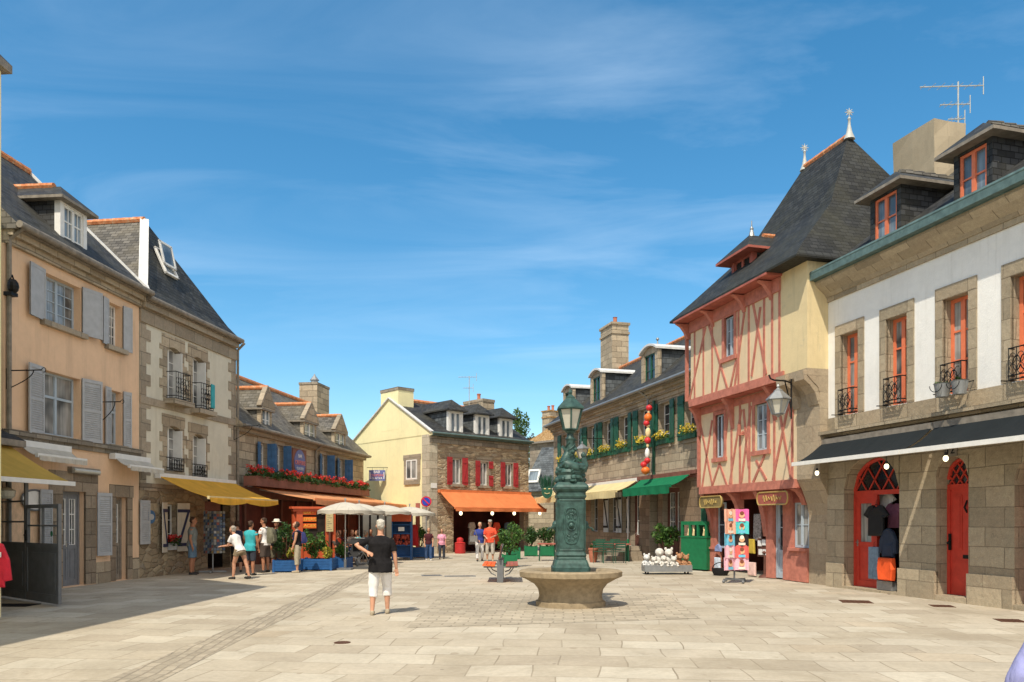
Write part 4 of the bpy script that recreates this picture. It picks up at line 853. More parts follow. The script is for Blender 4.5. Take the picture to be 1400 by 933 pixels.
rf4 = rings_roof('roof', H4, p4, [(0, L4 + .02, .25, -D4 - .25, Z4 + .08), (0, L4 + .02, -D4 / 2, -D4 / 2, 8.35)], ['slate', 'yellow_plaster', 'zinc_green'])
for i in (0, 1):
    m = MB(); e0 = p4.P(.0, Z4 + .12, .25 if i == 0 else -D4 - .25); m.bar(e0, p4.P(.0, 8.4, -D4 / 2), .2, .06, up=V((0, 0, 1))); m.build('verge', 'zinc_white', rf4)
ridge_tiles(rf4, p4.P(1.2, 8.37, -D4 / 2), p4.P(L4, 8.37, -D4 / 2), .13); gutter(H4, p4, 0, L4 + .1, Z4 + .06, .3, .06, 'zinc_green')
ch = chimney(rf4, p4, -.005, 1.0, -D4 / 2 - .85, -D4 / 2 + .85, Z4 + .5, 8.75, 'yellow_plaster', 'granite_grey', 0, .16, band=False)
ch = chimney(rf4, p4, L4 - 1.1, L4 - .2, -D4 / 2 - .9, -D4 / 2 + .9, 7.5, 8.75, 'granite_warm', 'granite_trim', 1, .16, band=False)
for xa, xb, yt, yb in ((613, 633, 566, 594), (650, 669, 571, 598), (683, 701, 576, 603)):
    a, b, z0, z1 = p4.rect(xa, xb, yt, yb, -.1); z1 += .12; uc = (a + b) / 2; dormer(H4, p4, uc, b - a, Z4 + .1, z1 + .05, -.1, 3.0, 'hip', ['slate', 'slate_wall', 'white_paint', 'slate'], .62, .2, (Z4 + .2, z1 - .02), 'white_paint', 'glass_blue', 1, 1, .09)
def antenna(name, label, base, h, L, nb, ang, tilt=.05):
    th = thing(name, label, 'antenna', base); m = MB(); m.tube([base, base + V((0, 0, h))], .022, 6); m.build('mast', 'finial', th)
    for (zz, LL, n) in nb:
        d = V((math.cos(ang), math.sin(ang), tilt)).normalized(); c = base + V((0, 0, zz)); m = MB(); m.tube([c - d * LL * .6, c + d * LL * .4], .016, 6); x = V((-d.y, d.x, 0))
        for i in range(n): p = c - d * LL * .6 + d * LL * (i + .3) / n; l = .12 + .06 * abs(math.sin(i)); m.tube([p - x * l, p + x * l], .007, 4)
        p = c + d * LL * .4; m.tube([p + V((0, 0, -.25)), p + V((0, 0, .25))], .014, 5); m.build('boom', 'finial', th)
    return th
u = p4.u(679, -D4 / 2); antenna('roof_antenna', 'thin television antenna beside the far stone chimney', p4.P(L4 - 1.4, 8.4, -D4 / 2), 1.9, .9, [(1.85, 1.1, 6), (1.2, .6, 4)], .25)
mb = MB(); u, z = p4.uz(598, 665); mb.pbox(p4, .08, .45, z - .1, z + .15, .02, .05); tag(mb.build('street_plaque', 'white_paint'), 'small white plaque on rubble corner above the no parking sign', 'sign')
# slate clad house and lichened roof behind
q = lambda px, Y: ((px - CX) / F * Y * S, Y * S)
p5 = Plane(q(716, 57), q(775, 55)); H5 = thing('slate_house', 'dark slate clad house in the gap beyond the orange awning', 'house', p5.P(p5.L / 2, 0, 0))
zt = EYE + (712 - 606) * 56 / 1150; zm = EYE + (712 - 672) * 56 / 1150
mb = MB(); mb.pbox(p5, 0, p5.L, 0, zm, -5, .0); mb.build('wall', 'granite_warm', H5)
mb = MB(); z0 = zm; o = p5.P(0, zm, .25); mb.idx([p5.P(-.1, zm, .25), p5.P(p5.L, zm, .25), p5.P(p5.L, zt, -2.6), p5.P(-.1, zt, -2.6), p5.P(-.1, zm, -5), p5.P(p5.L, zm, -5)], [(0, 1, 2, 3), (0, 3, 4), (1, 5, 2), (3, 2, 5, 4), (4, 5, 1, 0)]); r5 = mb.build('roof', 'slate_wall', H5)
u, z = p5.uz(733, 653, -.6); T5 = (p5.P(0, zt, -2.6) - p5.P(0, zm, .25)).normalized(); n5 = p5.t3.cross(T5); n5 = n5 if n5.y < 0 else -n5; o = p5.P(u - .55, zm, .25) + T5 * .75 + n5 * .03; sk = MB(); tt = (T5 + n5 * .35).normalized()
for k in (0, .85): sk.obox(o + tt * k, p5.t3 * .95, tt * .14, n5 * .08)
for k in (0, .83): sk.obox(o + p5.t3 * k, p5.t3 * .13, tt * .98, n5 * .08)
sk.obox(o + n5 * .02, p5.t3 * .95, tt * .98, n5 * .02, 1); sk.build('skylight', ['white_paint', 'glass_blue'], r5)
p6 = Plane(q(724, 64), q(790, 60)); H6 = thing('lichen_house', 'distant house with orange lichened roof and brick chimney stack', 'house', p6.P(p6.L / 2, 0, 0))
zt6 = EYE + (712 - 604) * 63 / 1150; M['lichen'] = m_tile('lichened_slate', (0.28, 0.16, 0.055))
mb = MB(); mb.pbox(p6, 0, p6.L, 0, zt6, -6, 0); mb.build('wall', 'granite_grey', H6)
r6 = rings_roof('roof', H6, p6, [(-.1, p6.L, .3, -6, zt6), (1.1, p6.L, -2.6, -3.2, EYE + (712 - 572) * 65 / 1150)], ['lichen', 'lichen', 'gutter'])
u = p6.u(750.5, -2.2); chimney(r6, p6, u - .45, u + .45, -2.9, -1.9, zt6 - .5, EYE + (712 - 562) * 65 / 1150, 'granite_warm', 'lichen', 2, .1)
# trees behind the far house
def tree(name, label, base, h, cr, n, seed, sz=.3):
    random.seed(seed); th = thing(name, label, 'tree', base); m = MB(); t = [base, base + V((.1, 0, h * .3)), base + V((-.05, .1, h * .6)), base + V((.1, 0, h * .92))]
    m.tube(t, [.22, .17, .1, .03], 9)
    for i in range(9):
        z = h * random.uniform(.35, .8); a = random.uniform(0, 6.28); p0 = base + V((.03, .03, z)); m.tube([p0, p0 + V((math.cos(a) * cr * .4, math.sin(a) * cr * .4, h * .1)), p0 + V((math.cos(a) * cr * .85, math.sin(a) * cr * .85, h * .17))], [.07, .045, .012], 6)
    m.build('trunk', 'brown_wood', th, True); l = MB(); leaves(l, blob_pts(base + V((0, 0, h * .72)), cr, cr, h * .33, n, 30, .3, .3), sz); l.build('crown', 'leaf_tree', th); return th
b = G(704, 745); b = V((.55, 67 * S, 0)); tree('garden_tree', 'light green tree rising behind the far house roof', b, 9.8, 1.45, 5200, 5, .22)

# ------------------------------------------------------------------ green shutter house
p7 = vp_plane(411, 16709, 757, 958); L7 = p7.L; Z7 = 7.05
H7 = thing('green_shutter_house', 'long granite house with dark green shutters and arched dormers', 'house', p7.P(L7 / 2, 0, 0))
js = [768, 785, 803.5, 824.5, 847, 873.5, 901, 937]; zs0, zs1 = 4.75, 6.42; wo = []
for i, j in enumerate(js): u = p7.u(j); wo.append((u, u + 1.02, zs0, zs1, .32))
gd = [(p7.u(862), p7.u(874), .03, 3.1, .35), (p7.u(833), p7.u(843.5), 1.15, 3.0, .3), (p7.u(855), p7.u(863) - .6, 1.15, 3.0, .3), (p7.u(808), p7.u(817), 1.15, 3.0, .3), (p7.u(906), p7.u(929), .03, 3.0, .35)]
gd[2] = (p7.u(851), p7.u(858), 1.15, 3.0, .3); gd.append((p7.u(888), p7.u(899), .03, 3.0, .35, 1.5))
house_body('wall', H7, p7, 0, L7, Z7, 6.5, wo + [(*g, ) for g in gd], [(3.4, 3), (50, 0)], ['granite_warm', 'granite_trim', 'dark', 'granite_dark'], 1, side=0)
for h in wo:
    window(H7, p7, h, 'white_paint', 'glass', 4, 2, 1, .28); w = .43
    shutter(H7, p7, h[0] - .02, w, h[2] - .02, h[3] + .02, -1, 5, 'shutter_green', 'plank', d=.04); shutter(H7, p7, h[1] + .02, w, h[2] - .02, h[3] + .02, 1, 7, 'shutter_green', 'plank', d=.04)
    m = MB(); m.pbox(p7, h[0] - .1, h[1] + .1, h[2] - .14, h[2] - .004, -.04, .05); m.build('sill', 'granite_trim', H7)
for g in gd[1:4]: window(H7, p7, g, 'shutter_grey', 'glass', 3, 2, 1, .25)
for g in gd[1:3]:
    shutter(H7, p7, g[0], .42, g[2], g[3], -1, 10, 'shutter_grey', 'zbrace', mat2='black'); shutter(H7, p7, g[1], .42, g[2], g[3], 1, 10, 'shutter_grey', 'zbrace', mat2='black')
door(H7, p7, gd[0], 'brown_wood', leaves=1, rec=.3); door(H7, p7, gd[4], 'brown_wood', leaves=2, rec=.3)
mb = MB(); mb.pbox(p7, -.05, L7, 3.42, 3.56, -.05, .2); mb.pbox(p7, -.05, L7, 3.3, 3.42, -.05, .1); mb.build('string_course', 'box_wood', H7)
mb = MB()
for k, (dz, dd) in enumerate(((-.46, .05), (-.3, .14), (-.15, .26))): mb.pbox(p7, -.05 - dd, L7, Z7 + dz, Z7 + dz + .155, -.05, dd)
mb.build('cornice', 'granite_warm', H7)
rf7 = rings_roof('roof', H7, p7, [(-.3, L7 + .6, .42, -6.9, Z7 + .1), (2.0, L7 + .6, -3.25, -3.25, 10.2)], ['slate', 'slate', 'gutter'])
ridge_tiles(rf7, p7.P(2.0, 10.22, -3.25), p7.P(L7 + .5, 10.22, -3.25)); gutter(H7, p7, -.3, L7 + .3, Z7 + .06, .48, .07, 'zinc', [(p7.u(888), 3.6)])
for xa, xb, yt, yb, in ((773, 782, 531, 560), (807, 826, 510, 552), (878, 901, 478, 525)):
    dd = -.15; a, b, z0, z1 = p7.rect(xa, xb, yt, yb, dd); uc = (a + b) / 2; wd = 1.35
    zt = p7.uz((xa + xb) / 2, yt, dd)[1]
    dm = dormer(H7, p7, uc, wd, Z7 + .02, zt - .12, dd, 4.2, 'arc', ['slate', 'slate_wall', 'granite_warm', 'zinc_white'], .24, .16, (Z7 + .3, zt - .2), 'shutter_green', 'glass', 2, 1, .06)
    for s_ in (-1, 1): m = MB(); m.pbox(p7, uc + s_ * (wd / 2 - .02) - .13, uc + s_ * (wd / 2 - .02) + .13, Z7 + .0, zt - .14, dd - .12, dd + .05); m.ball(p7.P(uc + s_ * (wd / 2 + .05), Z7 + .2, dd + .02), .16, .1, .2, 8); m.build('dormer_pilaster', 'granite_warm', dm)
uc = p7.u(840, -3.25); zc = p7.uz(840, 447, -3.25)[1]; ch = chimney(rf7, p7, uc - .85, uc + .85, -3.75, -2.75, 8.8, zc - .1, 'granite_warm', 'granite_warm', 0, .14)
mb = MB(); mb.lathe(p7.P(uc + .1, zc + .04, -3.25), [(.14, 0), (.15, .06), (.11, .1), (.11, .42), (.14, .46), (.1, .46)], 12); mb.build('chimney_pot', 'terracotta', ch)
mb = MB(); b = p7.P(p7.u(899, -3.25), 10.3, -3.25); mb.lathe(b, [(.05, -.1), (.06, .05), (.1, .12), (.05, .25), (.02, .45)], 8); mb.ball(b + V((0, 0, .5)), .08); mb.build('ridge_finial', 'zinc', rf7)
# flower troughs on the sills
random.seed(3)
FG = 'yellow flower troughs on the sills of the long granite house'
cnt = ['first', 'second', 'third', 'fourth', 'fifth', 'sixth', 'seventh', 'eighth']
for i, h in enumerate(wo):
    n = ['at the farthest window, left of the lamp post', 'right behind the lamp post', 'third from the far end of the row', 'below and left of the hanging wall lantern', 'just right of the hanging wall lantern', 'just left of the buoy string', 'just right of the buoy string', 'nearest of the row, beside the timbered house'][i]
    th = thing('flower_trough', 'yellow flower trough, ' + n, 'flower trough', p7.P((h[0] + h[1]) / 2, h[2], .1), FG)
    m = MB(); m.pbox(p7, h[0] + .02, h[1] - .02, h[2] + .003, h[2] + .2, -.1, .15); m.build('trough', 'shutter_green', th)
    l = MB(); f = MB()
    for k in range(110): leaves(l, [p7.P(random.uniform(h[0], h[1] - .1), h[2] + random.uniform(.15, .36), random.uniform(-.1, .26))], .1)
    for k in range(26):
        c = p7.P(random.uniform(h[0], h[1] - .1), h[2] + random.uniform(.26, .5), random.uniform(-.02, .34))
        for q_ in range(6): leaves(f, [c + V((random.gauss(0, .035),) * 3) + V((random.gauss(0, .03), 0, random.gauss(0, .03)))], .075, aspect=.9)
    l.build('foliage', 'leaf', th); f.build('flowers', 'petal_yellow', th)

# ------------------------------------------------------------------ half timbered house
p8 = vp_plane(412, 15824, 972, 1138); L8 = p8.L; D1, D2 = .377, .75; us8 = p8.u(1106); Z8 = 8.35; zf1a, zf1b = 2.58, 2.82; zf2a, zf2b = 5.48, 5.72; DD = 7.0
H8 = thing('timbered_house', 'tall half timbered house with red beams, jetties and steep hipped roof', 'house', p8.P(L8 / 2, 0, 0))
w11 = R3(p8, 978.5, 990.5, 567, 626, .15, D1); w12 = R3(p8, 1032.5, 1049.5, 552, 616, .15, D1); w21 = R3(p8, 990.5, 1004, 433, 488, .15, D2)
def panel_wall(u0, u1, z0, z1, d, holes, mb):
    us = sorted({u0, u1, *[h[0] for h in holes], *[h[1] for h in holes]}); zs = sorted({z0, z1, *[h[2] for h in holes], *[h[3] for h in holes]})
    for i in range(len(us) - 1):
        for j in range(len(zs) - 1):
            uc, zc = (us[i] + us[i + 1]) / 2, (zs[j] + zs[j + 1]) / 2
            if any(h[0] < uc < h[1] and h[2] < zc < h[3] for h in holes): continue
            mb.pbox(p8, us[i], us[i + 1], zs[j], zs[j + 1], d - .2, d)
mb = MB(); panel_wall(0, us8, zf1b, zf2a, D1, [w11, w12], mb); panel_wall(0, us8, zf2b, Z8, D2, [w21], mb); mb.build('infill_wall', 'panel_plaster', H8)
mb = MB(); mb.pbox(p8, 0.02, L8 - .02, -.05, 2.6, -DD, -2.25, 1); mb.pbox(p8, .02, L8 - .02, 2.6, 8.3, -DD, -.9, 1); mb.pbox(p8, us8, L8 - .02, 0, 2.6, -2.25, -.9, 1); mb.pbox(p8, .02, L8 - .3, 2.6, 8.3, -.9, D1 - .2, 1); mb.pbox(p8, .02, L8 - .3, 5.5, 8.3, D1 - .21, D2 - .2, 0); mb.build('wall', ['cream_plaster', 'cream_plaster'], H8)
# stone side wall with corbels
prof = [(0, -.05), (0, 1.85), (.06, 2.15), (.2, 2.5), (.377, 2.8), (.377, 5.0), (.43, 5.15), (.6, 5.3), (.75, 5.45), (.75, 5.62)]
mb = MB(); rings = [[p8.P(us8 + .0, z, d), p8.P(L8, z, d), p8.P(L8, z, -.9), p8.P(us8 + .0, z, -.9)] for d, z in prof]; mb.loft(rings); mb.build('side_wall', 'rubble_corner', H8)
mb = MB(); u2 = p8.u(1068, .75); mb.pbox(p8, u2, L8 - .005, 5.62, Z8 + .1, -.9, .752); mb.build('side_wall_plaster', 'cream_plaster', H8)
mb = MB()
for uu in (us8 - .25, L8 - .42): mb.loft([[p8.P(uu, z, d), p8.P(uu + .4, z, d), p8.P(uu + .4, z, .3), p8.P(uu, z, .3)] for d, z in ((.4, 4.7), (.5, 5.0), (.66, 5.2), (.84, 5.33), (.86, 5.58))])
mb.build('stone_corbel', 'rubble_corner', H8)
T = MB()                                                       # the timbers: one frame
def beam(u0, u1, z0, z1, d, pr=.05, th=.16): T.pbox(p8, u0, u1, z0, z1, d - th, d + pr)
def tim(xa, ya, xb, yb, d, w=.085, pr=.024):
    (a, za), (b, zb) = p8.uz(xa, ya, d), p8.uz(xb, yb, d); T.bar(p8.P(a, za, d - .03), p8.P(b, zb, d - .03), w, .06 + 2 * pr, up=p8.n3)
beam(-.03, us8 - .01, zf1a, zf1b, D1, .06); beam(-.03, us8 - .01, zf2a, zf2b, D2, .06, .3); beam(-.03, u2 - .01, Z8 - .42, Z8 - .05, D2, .05); beam(-.02, us8 - .01, zf2a - .26, zf2a - .05, D1, .03)
for px in (954.5, 1000.5, 1012, 1025, 1059, 1083.5):
    u = p8.u(px, D1); beam(u - .045, u + .045, zf1b + .001, zf2a - .26, D1, .022, .08)
for px in (938, 950, 962, 974, 1010, 1024, 1045, 1056, 1066):
    u = p8.u(px, D2); beam(u - .04, u + .04, zf2b + .001, Z8 - .42, D2, .022, .08)
for a in ((985, 640, 980, 632, D1),): pass
for xa, ya, xb, yb in ((957, 575, 975, 667), (974, 575, 960, 668), (973, 668, 984, 634), (984, 634, 995, 666), (996, 560, 990, 630), (1014, 560, 998, 662), (1027, 555, 1014, 660), (1046, 622, 1030, 660), (1034, 630, 1048, 656), (1063, 545, 1082, 654), (1082, 535, 1057, 657), (1017, 560, 1024, 640)): tim(xa, ya, xb, yb, D1)
for xa, ya, xb, yb in ((965, 448, 942, 552), (968, 440, 995, 532), (1018, 428, 1005, 528), (1030, 415, 1048, 512), (1040, 420, 1028, 515), (985, 500, 978, 545), (1007, 492, 998, 535)): tim(xa, ya, xb, yb, D2)
for h, d in ((w11, D1), (w12, D1), (w21, D2)):
    beam(h[0] - .12, h[0], h[2] - .12, h[3] + .12, d, .03, .1); beam(h[1], h[1] + .12, h[2] - .12, h[3] + .12, d, .03, .1); beam(h[0], h[1], h[3], h[3] + .12, d, .03, .1); beam(h[0] - .16, h[1] + .16, h[2] - .13, h[2] - .001, d, .07, .1)
T.build('timber_frame', 'timber', H8)
for h, d in ((w11, D1), (w12, D1), (w21, D2)): window(H8, p8, h, 'blue_grey_paint', 'glass_blue' if h is not w11 else 'glass', 3 if h is not w11 else 1, 2, 1, .12, .05, d)
# jetty brackets, eave soffit
def jbracket(u, z1, d0, d1, h, w=.16):
    m = MB(); pr = [(d0, z1 - h), (d0 + (d1 - d0) * .25, z1 - h * .55), (d0 + (d1 - d0) * .6, z1 - h * .22), (d1 + .02, z1 - .02)]; rr = [[p8.P(u - w / 2, z, d0 - .15), p8.P(u + w / 2, z, d0 - .15), p8.P(u + w / 2, z, d), p8.P(u - w / 2, z, d)] for d, z in pr]; m.loft(rr); return m.build('jetty_bracket', 'timber', H8)
for px in (957, 1002, 1060, 1083): jbracket(p8.u(px, D1), zf2a, D1 + .02, D2, .95)
for px in (940, 975, 1018, 1055): jbracket(p8.u(px, D2), Z8 - .05, D2 + .03, D2 + .42, .5, .14)
for px, hb in ((973, 1.3), (1010, .7), (1047, 1.35), (1100, .45)): jbracket(min(p8.u(px, 0), us8 - .1), zf1a, 0.02, D1, hb, .2)
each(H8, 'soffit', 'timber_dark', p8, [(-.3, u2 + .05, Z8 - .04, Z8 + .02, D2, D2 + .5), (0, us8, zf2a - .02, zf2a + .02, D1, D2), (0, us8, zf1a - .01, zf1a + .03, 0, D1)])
# roof: bell-cast hip
u8b, z8r = p8.uz(1161, 188, -2.6); u8a = p8.u(1100, -2.6)
rf8 = rings_roof('roof', H8, p8, [(-.55, L8 + .25, D2 + .5, -DD - .1, Z8 + .08), (.1, L8 - .1, D2 + .05, -DD + .3, Z8 + .55), (u8a * .5, L8 - (L8 - u8b) * .5, -.95, -4.4, Z8 + 2.2), (u8a, u8b, -2.55, -2.65, z8r)], ['slate_moss', 'slate_moss', 'slate_moss'], .06)
ra, rb = p8.P(u8a, z8r + .03, -2.6), p8.P(u8b, z8r + .03, -2.6); ridge_tiles(rf8, ra, rb, .1)
for c, k in ((rb, 1.0), (ra, .9)):
    m = MB(); m.lathe(c + V((0, 0, -.1)), [(.17 * k, 0), (.09 * k, .2), (.045 * k, .42), (.035 * k, .58), (.055 * k, .62), (.025 * k, .68)], 12)
    for a in range(4): aa = a * math.pi / 4; d = V((math.cos(aa), 0, math.sin(aa))); m.tube([c + V((0, 0, .72 * k)) - d * .13, c + V((0, 0, .72 * k)), c + V((0, 0, .72 * k)) + d * .13], [.008, .028, .008], 5)
    m.build('roof_finial', 'finial', rf8, True)
# dormer with wide hood
a, b, z0, z1 = p8.rect(1010, 1024, 348, 385, .2); uc = p8.u(1016, .1); dm = dormer(H8, p8, uc, 1.15, Z8 + .45, Z8 + 1.5, .15, 3.2, 'hip', ['slate_moss', 'slate', 'timber_dark', 'timber_dark'], .7, .36, (Z8 + .6, Z8 + 1.45), 'timber_dark', 'dark', 2, 1, .06)
ridge_tiles(dm, p8.P(uc, Z8 + 2.22, -.6), p8.P(uc, Z8 + 2.22, -1.6), .08); m = MB(); m.lathe(p8.P(uc, Z8 + 2.15, -.2), [(.1, 0), (.05, .2), (.06, .25), (.02, .32), (.015, .5)], 8); m.build('roof_finial', 'zinc', dm)
# small roof light on the hip
hx = p8.n3.copy(); lo8 = p8.P(L8 - .1, Z8 + .55, -3.2); T8 = (p8.P(L8 - (L8 - u8b) * .5, Z8 + 2.2, -3.2) - lo8).normalized(); n8 = hx.cross(T8); n8 = n8 if n8.z > 0 else -n8
m = MB(); o = lo8 + T8 * .75 + n8 * .02; m.obox(o, hx * .4, T8 * .55, n8 * .05); m.obox(o + n8 * .05 + hx * .05 + T8 * .05, hx * .3, T8 * .45, n8 * .01, 1); m.build('skylight', ['zinc', 'glass_blue'], rf8)
# ground floor: posts, door, shop window, recess
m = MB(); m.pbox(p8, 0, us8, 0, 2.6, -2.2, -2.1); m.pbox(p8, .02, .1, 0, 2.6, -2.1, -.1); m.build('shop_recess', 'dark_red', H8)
each(H8, 'ground_post', 'timber', p8, [(max(0.0, p8.u(xa)), p8.u(xb), .02, zf1a, -.2, .02) for (xa, xb) in ((968, 980), (1048, 1057), (1071, 1084))])
a, b = p8.u(1084), us8 - .01; m = MB(); m.pbox(p8, a, b, 0.02, .86, -.2, .06); m.pbox(p8, a - .1, b, .86, .94, -.2, .12); m.build('window_panel', 'timber', H8); m = MB(); m.pbox(p8, p8.u(970), p8.u(980), .021, .75, -.2, .05); m.pbox(p8, p8.u(969), p8.u(981), .75, .82, -.2, .09); m.build('post_base', 'timber', H8)
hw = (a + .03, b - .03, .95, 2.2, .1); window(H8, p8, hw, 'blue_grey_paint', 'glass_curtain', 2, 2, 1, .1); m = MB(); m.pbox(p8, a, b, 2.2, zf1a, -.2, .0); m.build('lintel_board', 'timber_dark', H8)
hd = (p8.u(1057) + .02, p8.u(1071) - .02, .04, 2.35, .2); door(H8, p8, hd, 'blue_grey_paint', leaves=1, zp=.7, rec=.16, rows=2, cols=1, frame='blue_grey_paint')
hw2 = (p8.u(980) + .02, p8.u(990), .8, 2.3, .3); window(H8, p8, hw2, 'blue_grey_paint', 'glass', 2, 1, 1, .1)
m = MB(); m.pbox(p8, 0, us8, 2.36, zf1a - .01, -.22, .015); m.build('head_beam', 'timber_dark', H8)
m = MB(); m.tube([p8.P(p8.u(1017, D1), 4.35, D1), p8.P(p8.u(1017, D1) - .05, 4.3, D1 + .12), p8.P(p8.u(1017, D1) - .02, 4.6, D1 + .16)], [.08, .06, .05], 6); m.build('carved_peg', 'timber', H8)

M['render_grey'] = m_plaster('grey_brown_render', (0.36, 0.30, 0.21), (0.24, 0.2, 0.14), 0.5)
# ------------------------------------------------------------------ right: white house with coral windows
p9 = vp_plane(419, 15525, 1131, 1700); L9 = p9.L; Z9 = 7.75; D9 = 8.0
H9 = thing('white_house', 'white rendered house with coral windows over a granite shop floor', 'house', p9.P(L9 / 3, 0, 0))
w9 = [R3(p9, 1150, 1174, 455, 568, .28), R3(p9, 1212, 1241, 432, 556, .28), R3(p9, 1290, 1325, 404, 541, .28), R3(p9, 1383, 1425, 372, 522, .28)]
zs_ = 4.33; zl = sum(h[3] for h in w9) / 4; w9 = [(h[0], h[1], zs_ + .02, zl, .28) for h in w9]
d91 = (*R3(p9, 1154, 1229.5, 624, 800, .4, zb=.06), 1.7); d92 = R3(p9, 1280, 1324, 624, 817, .4, zb=.12); d93 = R3(p9, 1387, 1450, 624, 840, .4, zb=.1)
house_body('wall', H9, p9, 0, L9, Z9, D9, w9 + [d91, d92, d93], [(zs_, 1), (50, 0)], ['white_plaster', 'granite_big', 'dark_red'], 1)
for h in w9:
    surround(H9, p9, h, 'granite_big', .2, .03, .27, lx=1.0); w = window(H9, p9, h, 'coral', 'glass_curtain', 3, 2, 1, .24, .075, bar=.04)
    balcony(H9, p9, h[0] + .06, h[1] - .06, h[2] + .02, h[2] + .62, .14, density=.2)
    for uu in (h[0] + .1, h[1] - .1): m = MB(); m.tube([p9.P(uu, h[2] + .0, .03), p9.P(uu, h[2] - .01, .36)], .012, 5); m.build('rail_bracket', 'iron', H9)
mb = MB(); mb.pbox(p9, 0, L9, zs_ - .36, zs_, -.05, .028); mb.build('sill_band', 'granite_big', H9)
mb = MB(); mb.pbox(p9, -.02, L9, 3.84, zs_ - .36, -.05, .09); mb.pbox(p9, -.02, L9, 3.9, 3.98, -.05, .26); mb.build('string_course', 'granite_big', H9)
mb = MB(); mb.pbox(p9, 0, L9, Z9 - .42, Z9 - .3, -.05, .04)
rr = [[p9.P(-.02, z, -.05), p9.P(-.02, z, d), p9.P(L9, z, d), p9.P(L9, z, -.05)] for d, z in ((.06, Z9 - .3), (.12, Z9 - .22), (.3, Z9 - .08), (.40, Z9 + .02), (.40, Z9 + .1))]; mb.loft(rr); mb.build('cornice', 'granite_big', H9)
rf9 = rings_roof('roof', H9, p9, [(-.05, L9, .42, -D9, Z9 + .2), (-.05, L9, -4, -4, 11.2)], ['slate', 'slate_light', 'zinc_green'], .12)
m = MB(); m.pbox(p9, -.06, L9, Z9 + .1, Z9 + .27, .38, .56); m.tube([p9.P(-.06, Z9 + .28, .5), p9.P(L9, Z9 + .28, .5)], .07, 8); m.tube([p9.P(-.02, Z9 + .1, .45), p9.P(-.02, Z9 - .25, .45), p9.P(-.03, Z9 - .6, .08), p9.P(-.03, 6.6, .06)], .045, 8); m.build('gutter', 'zinc_green', H9, True)
for xa, xb, yt, yb in ((1190, 1232, 268, 330), (1304, 1357, 206, 275)):
    a, b, z0, z1 = p9.rect(xa, xb, yt, yb, -.35); uc = (a + b) / 2
    dm = dormer(H9, p9, uc, b - a, Z9 + .2, z1 + .12, -.35, 3.2, 'hip', ['slate', 'slate', 'slate', 'gutter'], .5, .26, (max(z0, Z9 + .35), z1 + .02), 'coral', 'glass_blue', 2, 1, .06)
    m = MB()
    for i in range(9): p = p9.P(uc, z1 + .62, -.75 - .33 * i); m.tube([p, p + (-p9.n3) * .33 + V((0, 0, .0))], [.07, .1], 7)
    m.build('ridge_tiles', 'slate_light', dm)
# arched doors
def arch_fill(parent, pl, h, rise, mat, proud=.012):
    a, b, c, e = h[:4]; m = MB(); n = 14; f = lambda u: e - rise + rise * math.sqrt(max(0, 1 - (2 * (u - a) / (b - a) - 1) ** 2))
    for i in range(n):
        x0, x1 = a + (b - a) * i / n, a + (b - a) * (i + 1) / n
        m.idx([pl.P(x0, f(x0), proud), pl.P(x1, f(x1), proud), pl.P(x1, e + .01, proud), pl.P(x0, e + .01, proud), pl.P(x0, f(x0), -h[4] + .01), pl.P(x1, f(x1), -h[4] + .01)], [(0, 1, 2, 3), (0, 4, 5, 1)])
    return m.build('arch_stone', mat, parent)
def fanlight(parent, pl, h, rise, z0, mat, rec):
    a, b, c, e = h[:4]; m = MB(); f = lambda u: e - rise + rise * math.sqrt(max(0, 1 - (2 * (u - a) / (b - a) - 1) ** 2)); pts = [pl.P(a + (b - a) * i / 20, max(z0, f(a + (b - a) * i / 20) - .04), -rec + .03) for i in range(21)]
    m.tube(pts, .05, 6); m.pbox(pl, a, b, z0 - .06, z0 + .05, -rec, -rec + .07)
    for k in range(-3, 4):
        for s_ in (1, -1):
            u0 = (a + b) / 2 + k * (b - a) / 4; u1 = u0 + s_ * (e - z0) * .75
            p, q = (u0, z0), (u1, e)
            best = []
            for i in range(31):
                t = i / 30; u = p[0] + (q[0] - p[0]) * t; z = p[1] + (q[1] - p[1]) * t
                if a + .02 < u < b - .02 and z < f(u): best.append((u, z))
            if len(best) > 3: m.bar(pl.P(*best[0], -rec + .035), pl.P(*best[-1], -rec + .035), .03, .03, up=pl.n3)
    o = m.build('fanlight', mat, parent); g = MB(); g.pbox(pl, a, b, z0, e, -rec + .005, -rec + .012); g.build('pane', 'glass', o); return o
for h in (d91, d92, d93): arch_fill(H9, p9, h, .78 if h is d91 else .42, 'granite_big')
zsp = d91[3] - .85; fanlight(H9, p9, d91, .78, zsp, 'red_door', .36); zsp2 = d92[3] - .62; fanlight(H9, p9, d92, .42, zsp2, 'red_door', .36); fanlight(H9, p9, d93, .42, d93[3] - .62, 'red_door', .36)
ul = d91[0] + (d91[1] - d91[0]) * .44; door(H9, p9, (d91[0], ul, d91[2], zsp - .06), 'red_door', 'glass_curtain', 1, 1.0, .36, 'red_door', 1, 1)
